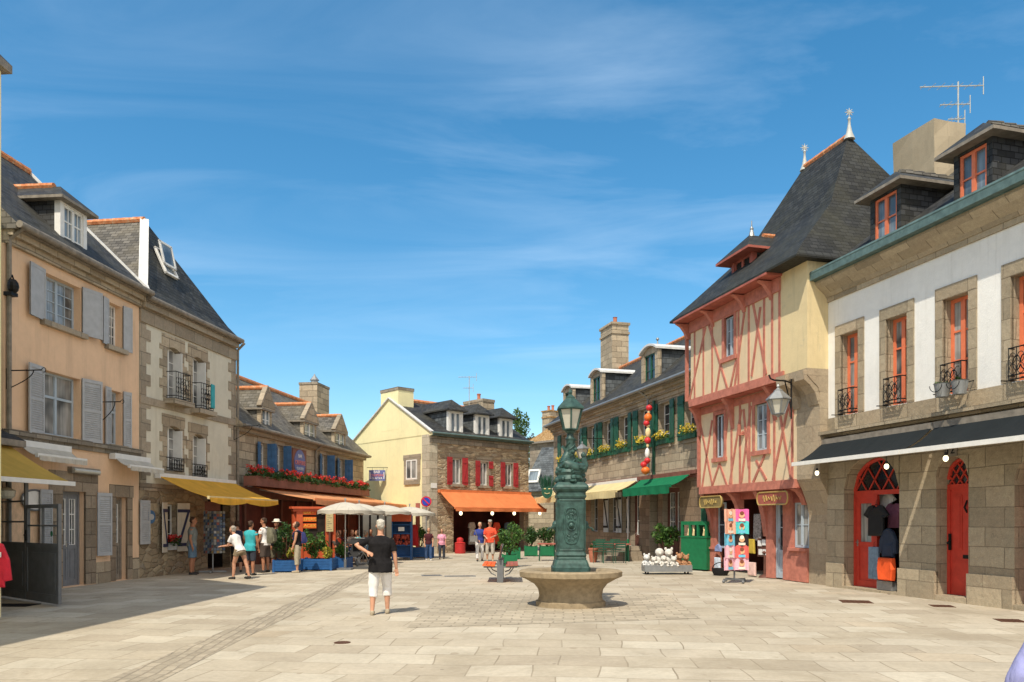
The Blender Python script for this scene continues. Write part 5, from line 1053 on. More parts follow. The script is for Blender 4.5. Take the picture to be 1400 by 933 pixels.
def panel_door(h, ztop):
    a, b, c = h[:3]; m = MB(); m.pbox(p9, a, b, c, ztop, -.36, -.31); m.pbox(p9, a, a + .08, c, ztop, -.31, -.28); m.pbox(p9, b - .08, b, c, ztop, -.31, -.28)
    for x0, x1, z0, z1 in ((a + .14, (a + b) / 2 - .04, c + .95, ztop - .12), ((a + b) / 2 + .04, b - .14, c + .95, ztop - .12), (a + .14, b - .14, c + .14, c + .72)):
        m.pbox(p9, x0, x1, z0, z1, -.31, -.296); m.pbox(p9, x0 + .04, x1 - .04, z0 + .04, z1 - .04, -.296, -.285)
    o = m.build('door', 'red_door', H9); k = MB(); uc = (a + b) / 2; k.pbox(p9, uc - .02, uc + .16, c + .78, c + .86, -.31, -.3); k.tube([p9.P(uc + .1, c + 1.75, -.29), p9.P(uc + .1, c + 1.85, -.22), p9.P(uc + .1, c + 2.0, -.29)], .02, 6); k.pbox(p9, a + .05, a + .11, c + .95, c + 1.3, -.29, -.265); k.ball(p9.P(a + .08, c + 1.1, -.24), .035); k.build('handle', 'iron', o)
panel_door(d92, zsp2 - .06); panel_door(d93, d93[3] - .68)
zp = .62
each(H9, 'plinth', 'granite_big', p9, [(x0, x1, -.02, zp, -.05, .06) for x0, x1 in ((0.02, d91[0]), (d91[1], d92[0]), (d92[1], d93[0]), (d93[1], L9))]); each(H9, 'doorstep', 'granite_big', p9, [(h[0], h[1], -.02, h[2] - .002, -.4, .05) for h in (d91, d92, d93)])
u, z = p9.uz(1300.5, 616); th = thing('number_plate', 'dark house number plate above the closed red door', 'sign', p9.P(u, z, 0)); m = MB(); m.pbox(p9, u - .17, u + .17, z - .13, z + .13, .015, .03); m.build('plate', 'gutter', th); add_text(th, '12', .24, p9.P(u, z, .03), p9.t3, (0, 0, 1), 'black', .004)
uc = p9.u(1262, -4.2); zc = p9.uz(1272, 185, -4.2)[1]; ch = MB()
ua, ub = p9.u(1244, -4.2), p9.u(1302, -4.2); random.seed(31); rr = []
for i in range(9):
    t = i / 8; w = .06 * (1 - t); rg = []
    for (a_, b_) in ((ua, -3.6), ((ua + ub) / 2, -3.58), (ub, -3.6), (ub + .02, -4.1), (ub, -4.65), ((ua + ub) / 2, -4.65), (ua, -4.65), (ua - .02, -4.1)):
        rg.append(p9.P(a_ + random.uniform(-.03, .03) + w * (1 if a_ > (ua + ub) / 2 else -1), 9.2 + (zc - 9.2) * t + random.uniform(-.05, .05) * (1 if i == 8 else 0), b_ + random.uniform(-.03, .03)))
    rr.append(rg)
ch.loft(rr); ch.build('chimney', 'render_grey', rf9)
antenna('roof_antenna', 'large white television antenna above the big rendered chimney', p9.P(p9.u(1310, -4.6), 10.6, -4.6), p9.uz(1310, 112, -4.6)[1] - 10.6, 1.2, [(p9.uz(1310, 118, -4.6)[1] - 10.6, 1.9, 7), (p9.uz(1310, 143, -4.6)[1] - 10.6, .9, 5), (p9.uz(1310, 163, -4.6)[1] - 10.6, .5, 4)], .1, .08)
# ------------------------------------------------------------------ awnings and parasols
awning('awning', 'old dull yellow awning above the wind screen at left edge', p1, -3.2, p1.u(1), 3.42, 2.52, 1.75, 'yellow_dull', val=.0, seams=1)
awning('awning', 'bright yellow awning with cream bar above the postcard rack', p2, p2.u(211), p2.u(315), 3.06, 2.4, 1.8, 'yellow_fabric', val=.17, wav=.09, seams=2, bar='cream_fabric')
ucr = p3.u(338); awning('awning', 'long faded orange awning under the geranium flower box', p3, ucr, L3 - .1, 3.02, 2.5, 2.7, 'peach_fabric', val=.2, seams=5, wav=.04, arms=True, bar='peach_fabric')
awning('awning', 'wide orange awning over the shop below the red shutters', p4, .55, 7.0, 3.22, 2.33, 1.45, 'orange_fabric', val=.16, wav=.01, bar='orange_fabric', cass='orange_fabric')
awning('awning', 'cream awning on the long granite house left of the green one', p7, .1, p7.u(876), 3.44, 2.95, 1.15, 'cream_fabric', val=.28, wav=.02, bar='cream_fabric')
awning('awning', 'dark green awning beside the timbered house', p7, p7.u(882), p7.u(949), 3.44, 2.98, 1.0, 'green_fabric', val=.28, wav=.02, bar='green_fabric', cass='box_wood')
for a, b, lab in ((p9.u(1132), p9.u(1284), 'black awning over the open red shop door'), (p9.u(1289), L9 - .2, 'black awning running off right over the closed red door')): awning('awning', lab, p9, a, b, 3.70, 3.14, 1.05, 'black_fabric', val=0, bar='white_paint', cass='gutter', group='black shop awnings')
def parasol(px, py, r, zt, label, tilt=0.0, square=True):
    b = G(px, py); th = thing('parasol', label, 'parasol', b, 'white terrace parasols'); m = MB(); m.tube([b, b + V((0, 0, zt + .08))], .022, 8); m.ball(b + V((0, 0, zt + .1)), .04); m.build('pole', 'steel', th)
    m = MB(); n = 8; k = 6
    def pt(j, t, dz=0):
        a = 2 * math.pi * j / n + .39; rr = r * t * (1.0 if j == int(j) else .955); sag = .30 * t ** 1.6; return b + V((math.cos(a) * rr, math.sin(a) * rr, zt - sag + dz))
    J = [i / 2 for i in range(2 * n)]
    top = [[pt(j, max(t / k, .02)) for j in J] for t in range(k + 1)]; low = [[p - V((0, 0, .012)) for p in rg] for rg in reversed(top)]; m.loft(top + low, (False, False))
    rim = top[-1]; vv = [p - V((0, 0, .13 - .05 * (i % 2))) for i, p in enumerate(rim)]; m.loft([rim, vv], (False, False)); m.build('canopy', 'white_fabric', th, 'all')
    m = MB()
    for j in range(n): m.bar(b + V((0, 0, zt - .04)), pt(j, .97, -.02), .014)
    m.build('ribs', 'steel', th); m = MB(); m.box(b.x - .25, b.x + .25, b.y - .25, b.y + .25, 0, .06); m.lathe(b, [(.05, .06), (.05, .35)], 8); m.build('base', 'dark_grey', th)
parasol(472, 779, .95, 2.34, 'white parasol nearest the blue planter on the terrace'); parasol(491, 772, 1.02, 2.36, 'white parasol second from the blue planter, above the stroller')
parasol(526, 767, 1.15, 2.36, 'white parasol behind the head of the man in black'); parasol(560, 764, 1.2, 2.32, 'white parasol farthest back, beside the yellow gable')
# ------------------------------------------------------------------ planters and shrubs
def planter(px, py, w, d, h, rot, mat, label, bushes, name='planter', group=None, slats=4, leafn=700, lsz=.1):
    b = G(px, py); th = thing(name, label, 'planter', b, group); c, s = math.cos(rot), math.sin(rot); X, Y = V((c, s, 0)), V((-s, c, 0)); o = b - X * w / 2; m = MB()
    for i in range(slats):
        z0, z1 = .04 + (h - .06) * i / slats, .04 + (h - .06) * (i + 1) / slats - .006
        m.obox(o + V((0, 0, z0)), X * w, Y * .03, V((0, 0, z1 - z0))); m.obox(o + Y * (d - .03) + V((0, 0, z0)), X * w, Y * .03, V((0, 0, z1 - z0))); m.obox(o + Y * .03 + V((0, 0, z0)), X * .03, Y * (d - .06), V((0, 0, z1 - z0))); m.obox(o + Y * .03 + X * (w - .03) + V((0, 0, z0)), X * .03, Y * (d - .06), V((0, 0, z1 - z0)))
    for i in (0, 1):
        for j in (0, 1): m.obox(o + X * (i * (w - .07) + (-.012 if i == 0 else .012)) + Y * (j * (d - .07) + (-.012 if j == 0 else .012)), X * .07, Y * .07, V((0, 0, h)))
    m.build('box', mat, th); e = MB(); e.obox(o + X * .03 + Y * .03 + V((0, 0, h - .12)), X * (w - .06), Y * (d - .06), V((0, 0, .06))); e.build('soil', 'soil', th)
    for (bx, by, z, rx, rz, lm, n) in bushes:
        cc = b + X * bx + Y * (d / 2 + by); l = MB(); t = MB(); leaves(l, blob_pts(cc + V((0, 0, z)), rx, rx, rz, n, 16, .38, .3), lsz)
        for q in range(5): a = q * 1.3; t.tube([cc + V((0, 0, h - .08)), cc + V((math.cos(a) * rx * .3, math.sin(a) * rx * .3, (z + h) / 2)), cc + V((math.cos(a) * rx * .55, math.sin(a) * rx * .55, z + rz * .4))], [.02, .014, .006], 5)
        t.build('stem', 'brown_wood', th); l.build('foliage', lm, th)
    return th
M['leaf_yellow'] = m_leaf('leaf_yellow_green', [(0.0, (0.12, 0.15, 0.02)), (1.0, (0.50, 0.42, 0.05))])
planter(431, 780.5, 1.12, .75, .42, -.05, 'blue_planter', 'blue wooden planter with tall laurel shrub before the red sign front', [(-.15, .05, .95, .40, .55, 'leaf', 1000), (.32, -.12, .6, .2, .24, 'leaf_yellow', 260)], group='blue terrace planters')
planter(462, 778, .62, .8, .4, -.05, 'blue_planter', 'small blue planter with low bright shrub beside parasol pole', [(0, 0, .62, .33, .32, 'leaf', 520)], group='blue terrace planters')
planter(391, 783, .85, .7, .42, .1, 'blue_planter', 'shaded blue planter with dark shrub between hat man and tank top woman', [(-.1, .1, 1.0, .36, .62, 'leaf_dark', 700), (.2, -.1, .6, .2, .2, 'leaf_yellow', 150)], group='blue terrace planters')
planter(578, 763, 1.0, .7, .5, 0.1, 'blue_planter', 'far blue planter with tall thin plants by yellow gable', [(-.1, 0, 1.0, .4, .6, 'leaf', 520)], group='blue terrace planters', lsz=.13)
GP = 'green planter boxes with round shrubs'
planter(697, 776, .53, .53, .47, .05, 'green_planter', 'green planter box with shrub standing right behind the bench', [(0, 0, 1.08, .44, .54, 'leaf', 1200)], group=GP, slats=1)
planter(702, 765, .6, .6, .52, .05, 'green_planter', 'green planter box second behind the bench, half hidden', [(0, 0, 1.05, .5, .5, 'leaf', 700)], group=GP, slats=1)
planter(726, 761, .6, .6, .5, .0, 'green_planter', 'green planter box alone in the middle, left of the cafe table', [(0, 0, 1.0, .55, .5, 'leaf_dark', 800)], group=GP, slats=1, lsz=.12)
planter(748, 761, .62, .6, .5, .0, 'green_planter', 'green planter box partly hidden behind the fountain pillar', [(0, 0, .98, .5, .48, 'leaf_dark', 700)], group=GP, slats=1, lsz=.12)
b = G(908, 773); th = thing('potted_shrub', 'bushy shrub in a wooden tub beside the green stall', 'plant', b); m = MB(); m.lathe(b, [(.2, 0), (.27, .3), (.28, .52), (.24, .52), (.23, .46), (.01, .46)], 14); m.build('tub', 'brown_wood', th); m = MB()
for q in range(6): a = q * 1.05; m.tube([b + V((0, 0, .45)), b + V((math.cos(a) * .15, math.sin(a) * .15, .8)), b + V((math.cos(a) * .4, math.sin(a) * .4, 1.15))], [.03, .02, .008], 5)
m.build('stem', 'brown_wood', th); l = MB(); leaves(l, blob_pts(b + V((0, 0, 1.12)), .58, .5, .42, 1500, 20, .36, .3), .11); l.build('foliage', 'leaf', th)
# ------------------------------------------------------------------ fountain
fb = G(783, 833); fb.y += .6; fth = thing('fountain', 'old fountain with granite basin, green cast iron pillar and street lamp', 'fountain', fb)
m = MB(); n = 8; ph = math.pi / 8
m.lathe(fb, [(.70, 0), (.70, .1), (.655, .12), (.63, .2), (.655, .34), (.74, .45), (.90, .54), (1.0, .585), (1.03, .6), (1.035, .69), (1.0, .715), (.74, .715), (.70, .69), (.66, .58), (.02, .56)], 16, ph / 2, sx=1.0, sy=.92); bo = m.build('basin', 'basin_stone', fth, True)
m = MB(); m.lathe(fb, [(.675, .63), (.01, .631)], 24); m.build('water', m_glass('fountain_water', (.02, .03, .025)), fth)
PB = fb + V((0, 0, .62)); m = MB()
def sq(z, hw): return [PB + V((x * hw, y * hw, z)) for x, y in ((-1, -1), (1, -1), (1, 1), (-1, 1))]
def chs(z, hw, c=.12): return [PB + V((x * hw, y * hw, z)) for x, y in ((-1 + c, -1), (1 - c, -1), (1, -1 + c), (1, 1 - c), (1 - c, 1), (-1 + c, 1), (-1, 1 - c), (-1, -1 + c))]
m.loft([chs(z, h) for z, h in ((0, .37), (.16, .37), (.18, .35), (.24, .335), (.30, .31), (.31, .295), (.34, .295), (.36, .285), (.40, .30), (.44, .285), (.46, .277), (1.52, .272), (1.53, .29), (1.57, .30), (1.585, .285), (1.64, .285), (1.66, .31), (1.70, .335), (1.74, .34), (1.78, .32), (1.82, .28), (1.84, .26))]); pil = m.build('pillar', 'verdigris', fth)
for k in range(4):
    R4 = Matrix.Rotation(k * math.pi / 2, 3, 'Z'); f = lambda x, z, y: PB + R4 @ V((x, -y, z)); m = MB()
    m.tube([f(.14 * math.cos(a) * (1 if abs(math.sin(a)) < .8 else .85), .98 + .40 * math.sin(a) + .05 * math.sin(3 * a), .276) for a in [2 * math.pi * i / 32 for i in range(33)]], .018, 6)
    m.tube([f(.185 * math.cos(a), .98 + .27 * math.sin(a), .276) for a in [2 * math.pi * i / 28 for i in range(29)]], .011, 5)
    m.ball(f(0, .98, .285), .055, .04, .06); m.tube([f(.085 * math.cos(a), .98 + .09 * math.sin(a), .28) for a in [2 * math.pi * i / 16 for i in range(17)]], .016, 5); m.ball(f(0, .98, .33), .025)
    for i in range(14): random.seed(i); m.ball(f(random.uniform(-.1, .1), .98 + random.choice((-1, 1)) * random.uniform(.13, .33), .275), .025, .02, .03, 6)
    for s_ in (-1, 1):
        m.tube([f(s_ * (.05 + .02 * math.cos(t * 2)), 1.13 + .03 * t, .277) for t in range(6)], .012, 5); m.tube([f(s_ * (.05 + .02 * math.cos(t * 2)), .83 - .03 * t, .277) for t in range(6)], .012, 5)
        m.tube([f(s_ * .235, .5, .275), f(s_ * .235, 1.48, .275)], .012, 5)
    m.tube([f(-.235, .5, .275), f(.235, .5, .275)], .012, 5); m.tube([f(-.235, 1.48, .275), f(.235, 1.48, .275)], .012, 5)
    m.build('medallion', 'verdigris', pil)
    if k in (1, 3):
        m = MB(); m.ball(f(0, .98, .30), .07, .07, .10, 10); m.ball(f(0, .95, .35), .035); m.tube([f(0, .94, .33), f(0, .93, .43), f(0, .88, .46)], .016, 6); m.build('spout_mask', 'verdigris', pil)
# rocks, upright fish statue and twisted lamp column
RB = PB + V((0, 0, 1.84)); m = MB(); random.seed(21)
m.lathe(RB, [(.27, 0), (.29, .06), (.26, .14), (.28, .2), (.22, .3)], 14)
for i in range(46): a = random.uniform(0, 6.28); z = random.uniform(.02, .36); r = .29 - .25 * z; m.ball(RB + V((math.cos(a) * r, math.sin(a) * r, z)), random.uniform(.03, .075), random.uniform(.03, .075), random.uniform(.03, .07), 7, rot=Matrix.Rotation(a, 3, 'Z'))
m.build('rock_base', 'verdigris', fth, True)
m = MB(); m.tube([RB + V(p) for p in ((.25, .02, .24), (.2, -.08, .31), (.06, -.14, .36), (-.08, -.13, .45), (-.1, -.05, .58), (-.05, .0, .72), (-.01, 0, .85), (.0, 0, 1.0))], [.05, .12, .15, .13, .105, .085, .075, .07], 12); m.v = [(x, y, RB.z + (z - RB.z) * .8) for x, y, z in m.v]
m.ball(RB + V((.2, -.16, .30)), .1, .11, .08, 10); m.ball(RB + V((.24, -.2, .27)), .06, .06, .05, 8)
for s_ in (-1, 1): m.tube([RB + V((.05, -.12 + s_ * .04, .38)), RB + V((.0 + s_ * .1, -.2, .46)), RB + V((-.02 + s_ * .2, -.16, .40))], [.05, .04, .008], 6, squash=.4)
for t in range(9): m.ball(RB + V((.02 + .08 * math.cos(t), -.02 + .06 * math.sin(t), .36 + .05 * t)), .045, .045, .04, 7)
m.tube([RB + V((.27, .05, .22)), RB + V((.3, .05, .35)), RB + V((.27, .06, .5))], [.06, .075, .05], 8); m.ball(RB + V((.27, .05, .55)), .055, .055, .065, 8)
m.tube([RB + V((-.05, 0, .6)), RB + V((-.16, -.02, .72)), RB + V((-.2, -.03, .68))], [.05, .035, .006], 6, squash=.4); m.tube([RB + V((0, 0, .75)), RB + V((.1, -.02, .86)), RB + V((.15, -.03, .82))], [.045, .03, .006], 6, squash=.4)
m.build('fish_statue', 'verdigris', fth, True)
m = MB(); m.lathe(RB + V((0, 0, .31)), [(.09, 0), (.095, .1), (.085, .25), (.1, .3), (.085, .36), (.082, .52), (.1, .56), (.07, .6), (.06, .66), (.095, .69), (.11, .71)], 12)
for s_ in range(3): m.tube([RB + V((.09 * math.cos(t * .6 + s_ * 2.1), .09 * math.sin(t * .6 + s_ * 2.1), .34 + t * .042)) for t in range(12)], .016, 5)
m.build('lamp_post', 'verdigris', fth, True)
def lantern(parent_name, label, base, r0, r1, h, mat, parent=None, flip=False, n=6, glass='frosted', roofh=None, bracket=None):
    th = parent or thing(parent_name, label, 'lantern', base)
    rh = roofh or h * .45; ph = math.pi / n; g = MB(); g.lathe(base, [(r0 * .93, .01), (r1 * .93, h)], n, ph); fr = MB()
    for k in range(n):
        a = ph + 2 * math.pi * k / n; d = V((math.cos(a), math.sin(a), 0)); fr.bar(base + d * r0, base + d * r1 + V((0, 0, h)), .02 * r1 / .15)
        a2 = a + 2 * math.pi / n; d2 = V((math.cos(a2), math.sin(a2), 0)); fr.bar(base + d * r0, base + d2 * r0, .022); fr.bar(base + d * r1 + V((0, 0, h)), base + d2 * r1 + V((0, 0, h)), .028)
    fr.lathe(base, [(r0 * 1.0, -.02), (r0 * .4, -.05), (.02, -.09)], n, ph); L_ = fr.build('lamp_frame', mat, th); g.build('lamp_glass', glass, L_)
    rf = MB(); rf.lathe(base + V((0, 0, h)), [(r1 * 1.18, 0), (r1 * 1.16, .03), (r1 * .75, rh * .45), (r1 * .42, rh * .72), (r1 * .42, rh * .8), (r1 * .3, rh * .86), (.03, rh), (.045, rh + .04), (.01, rh + .12)], n, ph); rf.build('lamp_roof', mat, L_); return th
LB = RB + V((0, 0, 1.06)); lantern('', '', LB, .15, .255, .40, 'verdigris', fth, n=6, roofh=.30)
# ------------------------------------------------------------------ bench
bb = G(684, 797); th = thing('double_bench', 'double sided red wooden bench on a dark iron stand', 'bench', bb)
m = MB(); m.box(bb.x - .09, bb.x + .08, bb.y, bb.y + .06, .0, .62); m.box(bb.x - .09, bb.x + .08, bb.y + 1.5, bb.y + 1.56, .0, .62); m.box(bb.x - .03, bb.x + .03, bb.y + .06, bb.y + 1.5, .3, .38)
for yy in (0, 1.5):
    m.bar(bb + V((-.46, yy + .03, .43)), bb + V((.46, yy + .03, .43)), .04); m.tube([bb + V((-.36, yy + .03, .41)), bb + V((-.24, yy + .03, .25)), bb + V((-.12, yy + .03, .2))], .018, 6); m.tube([bb + V((.36, yy + .03, .41)), bb + V((.24, yy + .03, .25)), bb + V((.12, yy + .03, .2))], .018, 6); m.bar(bb + V((-.03, yy + .03, .6)), bb + V((.05, yy + .03, 1.02)), .05)
m.build('stand', 'dark_grey', th)
for s_ in (-1, 1):
    m = MB()
    for k in range(3): x0 = bb.x + s_ * (.15 + .115 * k); m.obox((min(x0, x0 + s_ * .105), bb.y - .1, .455 + .005 * k), (.105, 0, 0), (0, 1.8, 0), (0, 0, .035))
    m.build('seat', 'sign_orange' if s_ < 0 else 'timber_dark', th)
m = MB()
for k in range(3): m.obox(bb + V((-.045 + .02 * k, -.1, .64 + .13 * k)), (.035, 0, .004), (0, 1.8, 0), (.012, 0, .115))
m.build('backrest', 'brown_wood', th)
# bin
b = G(629, 757); th = thing('litter_bin', 'red litter bin with domed top before the far shop', 'bin', b); m = MB(); m.lathe(b, [(.27, 0), (.28, .04), (.27, .52), (.29, .54), (.24, .57), (.17, .59)], 16); m.build('body', 'red_plastic', th, True); m = MB(); m.lathe(b, [(.17, .59), (.18, .72), (.15, .79), (.06, .83), (.01, .84)], 14); m.build('lid', 'red_plastic', th, True)
# ------------------------------------------------------------------ lanterns on walls, buoys, signs, bulbs
lp = AT(1064, 566, 20.6 * S / S * .955); base = V((lp.x, lp.y, lp.z)); th = thing('wall_lantern', 'large grey green lantern hung at the corner of the timbered house', 'lantern', base); lantern('', '', base, .15, .27, .36, 'zinc', th, n=6, roofh=.3)
m = MB(); wp = p8.P(us8 + .35, base.z + .9, .8); top = base + V((0, 0, .78)); m.tube([base + V((0, 0, .66)), top], .016, 6); m.tube([wp, (wp + top) / 2 + V((0, 0, .06)), top + V((-.1, 0, .08)), top + V((-.2, 0, .12)), top + V((-.24, 0, .22))], .024, 6); m.tube([wp - V((0, 0, .75)), wp - V((.06, .0, .4)), (wp + top) / 2 + V((0, 0, .05))], .018, 6); m.tube([wp - V((0, 0, .95)), wp + V((0, 0, .1))], .022, 6); m.build('bracket', 'iron', th)
u, z = p7.uz(827, 600); pt = p7.P(u, z, 1.15); base = V((pt.x, pt.y, z - .95)); th = thing('wall_lantern', 'small grey lantern on a thin bracket between green shutters', 'lantern', base); lantern('', '', base, .17, .30, .42, 'zinc', th, n=6, roofh=.26)
m = MB(); m.tube([p7.P(u, z, .02), p7.P(u, z, 1.15), base + V((0, 0, .72))], .018, 6); m.tube([p7.P(u, z - .5, .02), p7.P(u, z - .05, .6)], .013, 6); m.build('bracket', 'iron', th)
M['buoy_red'] = m_plain('buoy_red', (.62, .035, .04), .4); M['buoy_orange'] = m_plain('buoy_orange', (.75, .17, .03), .4); M['buoy_cream'] = m_plain('buoy_cream', (.78, .6, .32), .5)
ub = p7.u(886, .62); th = thing('buoy_string', 'string of red orange and white fishing buoys hanging down the wall', 'buoy string', p7.P(ub, 4, .62)); mp = None; k = p7.P(ub, 0, .62).y / F; zt = p7.uz(886, 548, .62)[1]; rope = MB(); rope.tube([p7.P(ub, zt + .2, .45), p7.P(ub, zt, .6), p7.P(ub, p7.uz(884, 648, .62)[1], .62)], .012, 5); rope.build('rope', 'iron', th)
for y, rx, rz, dx, mm in ((558, 4.6, 4.2, 1.5, 'red'), (563.5, 2, 2.6, 1, 'cream'), (571, 5.6, 5.8, 0, 'orange'), (579, 4.4, 4.2, -2, 'red'), (582.5, 2.6, 2, 0, 'cream'), (592, 3.9, 7.4, 0, 'cream'), (602.5, 4.6, 4.4, -.5, 'red'), (609.5, 2, 2.6, -.5, 'cream'), (620, 3.4, 7.2, -1, 'white'), (630, 4.3, 4.1, -1, 'red'), (635.5, 4.6, 4.2, -6, 'red'), (643.5, 6.2, 5.4, -3.5, 'orange')):
    m = MB(); c = p7.P(ub, p7.uz(886, y, .62)[1], .62) + V((dx * k, 0, 0)); m.ball(c, rx * k, rx * k, rz * k, 12); m.tube([c - V((0, 0, rz * k + .02)), c + V((0, 0, rz * k + .02))], .02, 6); m.build('buoy', {'red': 'buoy_red', 'orange': 'buoy_orange', 'cream': 'buoy_cream', 'white': 'white'}[mm], th, True)
m = MB(); m.tube([p7.P(p7.u(897), 3.3, .12), p7.P(p7.u(897), 6.6, .1)], .06, 8); tag(m.build('drain_pipe', 'shutter_green'), 'green drainpipe down the wall behind the buoy string', 'drainpipe')
def disc(m, c, r, th_, X, Z, n=28, mi=None): Yv = X.cross(Z); m.loft([[c + X * (r * math.cos(a)) + Z * (r * math.sin(a)) + Yv * d for a in [2 * math.pi * k / n for k in range(n)]] for d in (0, th_)], mi=mi)
b = V(C4 + (0,)) + V((-.12, -.35, 0)); th = thing('no_parking_sign', 'round blue no parking sign with red ring at the rubble corner', 'road sign', b); X, Z = V((1, 0, 0)), V((0, 0, 1)); zc = EYE + (712 - 686) * b.y / F
m = MB(); m.tube([b, b + V((0, 0, zc + .2))], .03, 8); m.build('pole', 'zinc', th); m = MB(); disc(m, b + V((0, -.04, zc)), .27, .012, X, -Z); pl_ = m.build('plate', 'petal_red', th); m = MB(); disc(m, b + V((0, -.058, zc)), .205, .01, X, -Z); m.build('face', m_plain('sign_blue_bright', (.02, .06, .40), .4), th); m = MB(); m.bar(b + V((-.15, -.07, zc + .15)), b + V((.15, -.07, zc - .15)), .055, .008, up=V((0, 1, 0))); m.build('bar', m_plain('sign_red_bright', (.6, .02, .03), .4), th)
pl_.data.materials[0] = m_plain('sign_ring_red', (.6, .02, .03), .4)
b = p3.P(L3 - .02, 0, .3); zc = EYE + (712 - 650) * b.y / F; th = thing('hanging_sign', 'small blue hanging sign on a rod at the end of the flower box', 'sign', b + V((0, 0, zc))); kk = b.y / F
m = MB(); m.tube([b + V((-.1, 0, zc + .42)), b + V((1.05, 0, zc + .42))], .014, 6); m.tube([b + V((.2, 0, zc + .42)), b + V((.2, 0, zc + .28))], .008, 4); m.tube([b + V((.8, 0, zc + .42)), b + V((.8, 0, zc + .28))], .008, 4); m.build('rod', 'iron', th)
m = MB(); m.obox(b + V((.02, -.02, zc - .3)), (.88, 0, 0), (0, .04, 0), (0, 0, .58)); bd = m.build('board', 'sign_blue', th)
for t_, dz, sz, mm in (('BAR', .17, .2, 'white'), ('CREPERIE', -.01, .18, 'sign_pink'), ('GLACIER', -.17, .15, 'white')): add_text(th, t_, sz, b + V((.46, -.024, zc + dz)), (1, 0, 0), (0, 0, 1), mm)
for s_ in (-1, 1): m = MB(); m.obox(b + V((.46 + s_ * .38 - .02, -.026, zc - .2)), (.04, 0, 0), (0, .006, 0), (0, 0, .36)); m.build('border', 'white', th)
u = p7.u(760, .1); c = AT(748, 668, 44.6 * S); th = thing('hanging_sign', 'green carved sign with pale marks hung above the cream awning', 'sign', c); m = MB(); m.loft([[c + V((.30 * math.cos(a), d, -.12 + (.42 if math.sin(a) < 0 else .2) * math.sin(a))) for a in [2 * math.pi * k / 20 for k in range(20)]] for d in (0, .08)]); m.build('board', 'shutter_green', th); m = MB()
for s_ in (-1, 1): m.ball(c + V((s_ * .12, -.02, -.02)), .07, .02, .03, 8)
m.tube([c + V((-.14, -.01, -.24)), c + V((0, -.02, -.29)), c + V((.14, -.01, -.24))], .02, 5); m.build('markings', 'cream_fabric', th); l = MB()
for i in range(160): x = random.uniform(-.32, .32); l.bar(c + V((x, random.uniform(0, .1), .02)), c + V((x * 1.5, random.uniform(-.1, .2), random.uniform(.3, .75))), .016, .004)
l.build('grass_tuft', 'shutter_green', th); m = MB(); m.tube([c + V((0, .05, .0)), c + V((.1, .05, .35)), p7.P(.05, c.z + .35, .0)], .015, 5); m.build('bracket', 'iron', th)
M['sign_olive'] = m_plain('sign_olive', (.20, .15, .06), .6, 0, .3); M['gilt'] = m_plain('gilt', (.50, .36, .12), .45, .3)
def pill_sign(xa, xb, yt, yb, label, mid):
    u0, u1, z0, z1 = p8.rect(xa, xb, yt, yb, .33); th = thing('shop_sign', label, 'sign', p8.P((u0 + u1) / 2, z0, .33)); r = (z1 - z0) / 2; zc = (z0 + z1) / 2
    out = [(u1 - r * .6 + r * .6 * math.cos(a), zc + r * math.sin(a)) for a in [-math.pi / 2 + math.pi * k / 10 for k in range(11)]] + [(u0 + r * .6 + r * .6 * math.cos(a), zc + r * math.sin(a)) for a in [math.pi / 2 + math.pi * k / 10 for k in range(11)]]
    m = MB(); m.loft([[p8.P(u, z, d) for u, z in out] for d in (.36, .42)]); m.build('board', mid, th); m = MB(); pts = [p8.P(zz[0], zz[1], .425) for zz in out]; m.tube(pts + [pts[0]], .022, 5); m.build('frame', 'gilt', th)
    m = MB(); n = 60; m.tube([p8.P(u0 + (u1 - u0) * (.2 + .6 * t / n), zc + r * .38 * math.sin(t * .75) * (1 + .5 * math.sin(t * .21)), .43) for t in range(n + 1)], .012, 4); m.build('lettering', 'gilt', th); m = MB()
    for uu in (u0 + .25, u1 - .25): m.tube([p8.P(uu, z1 - .02, .39), p8.P(uu, zf1a + .02, .36)], .01, 4)
    m.build('hanger', 'iron', th)
pill_sign(960, 990, 679, 694, 'olive and gilt oblong sign at left under the timbered jetty', 'sign_olive'); pill_sign(1039, 1081, 673, 690, 'dark red and gilt oblong sign above the grey glass door', 'timber_dark')
def bulb(pos, zt, label, group, r=.05):
    th = thing('light_bulb', label, 'light bulb', pos, group); m = MB(); m.ball(pos, r, r, r * 1.25, 10); m.build('bulb', 'bulb', th, True); m = MB(); m.tube([pos + V((0, 0, r)), pos + V((0, 0, r + .07))], .025, 8); m.tube([pos + V((0, 0, r + .07)), V((pos.x, pos.y, zt))], .006, 4); m.build('socket', 'iron', th)
for px, py, lab in ((1117, 647, 'bare bulb at the left end of the black awnings'), (1212, 638, 'bare bulb before the arched fanlight of the open door'), (1293, 627, 'bare bulb near the house number plate')):
    u, z = p9.uz(px, py, .95); bulb(p9.P(u, z, .95), 3.13, lab, 'bulbs under the black awnings')
for px, lab in ((630, 'leftmost small bulb under the orange awning'), (673, 'second bulb from left under the orange awning'), (703, 'third bulb from left under the orange awning'), (738, 'rightmost small bulb under the orange awning')):
    u, z = p4.uz(px, 702, 1.3); bulb(p4.P(u, z, 1.3), 2.33, lab, 'bulbs under the orange awning', .085)
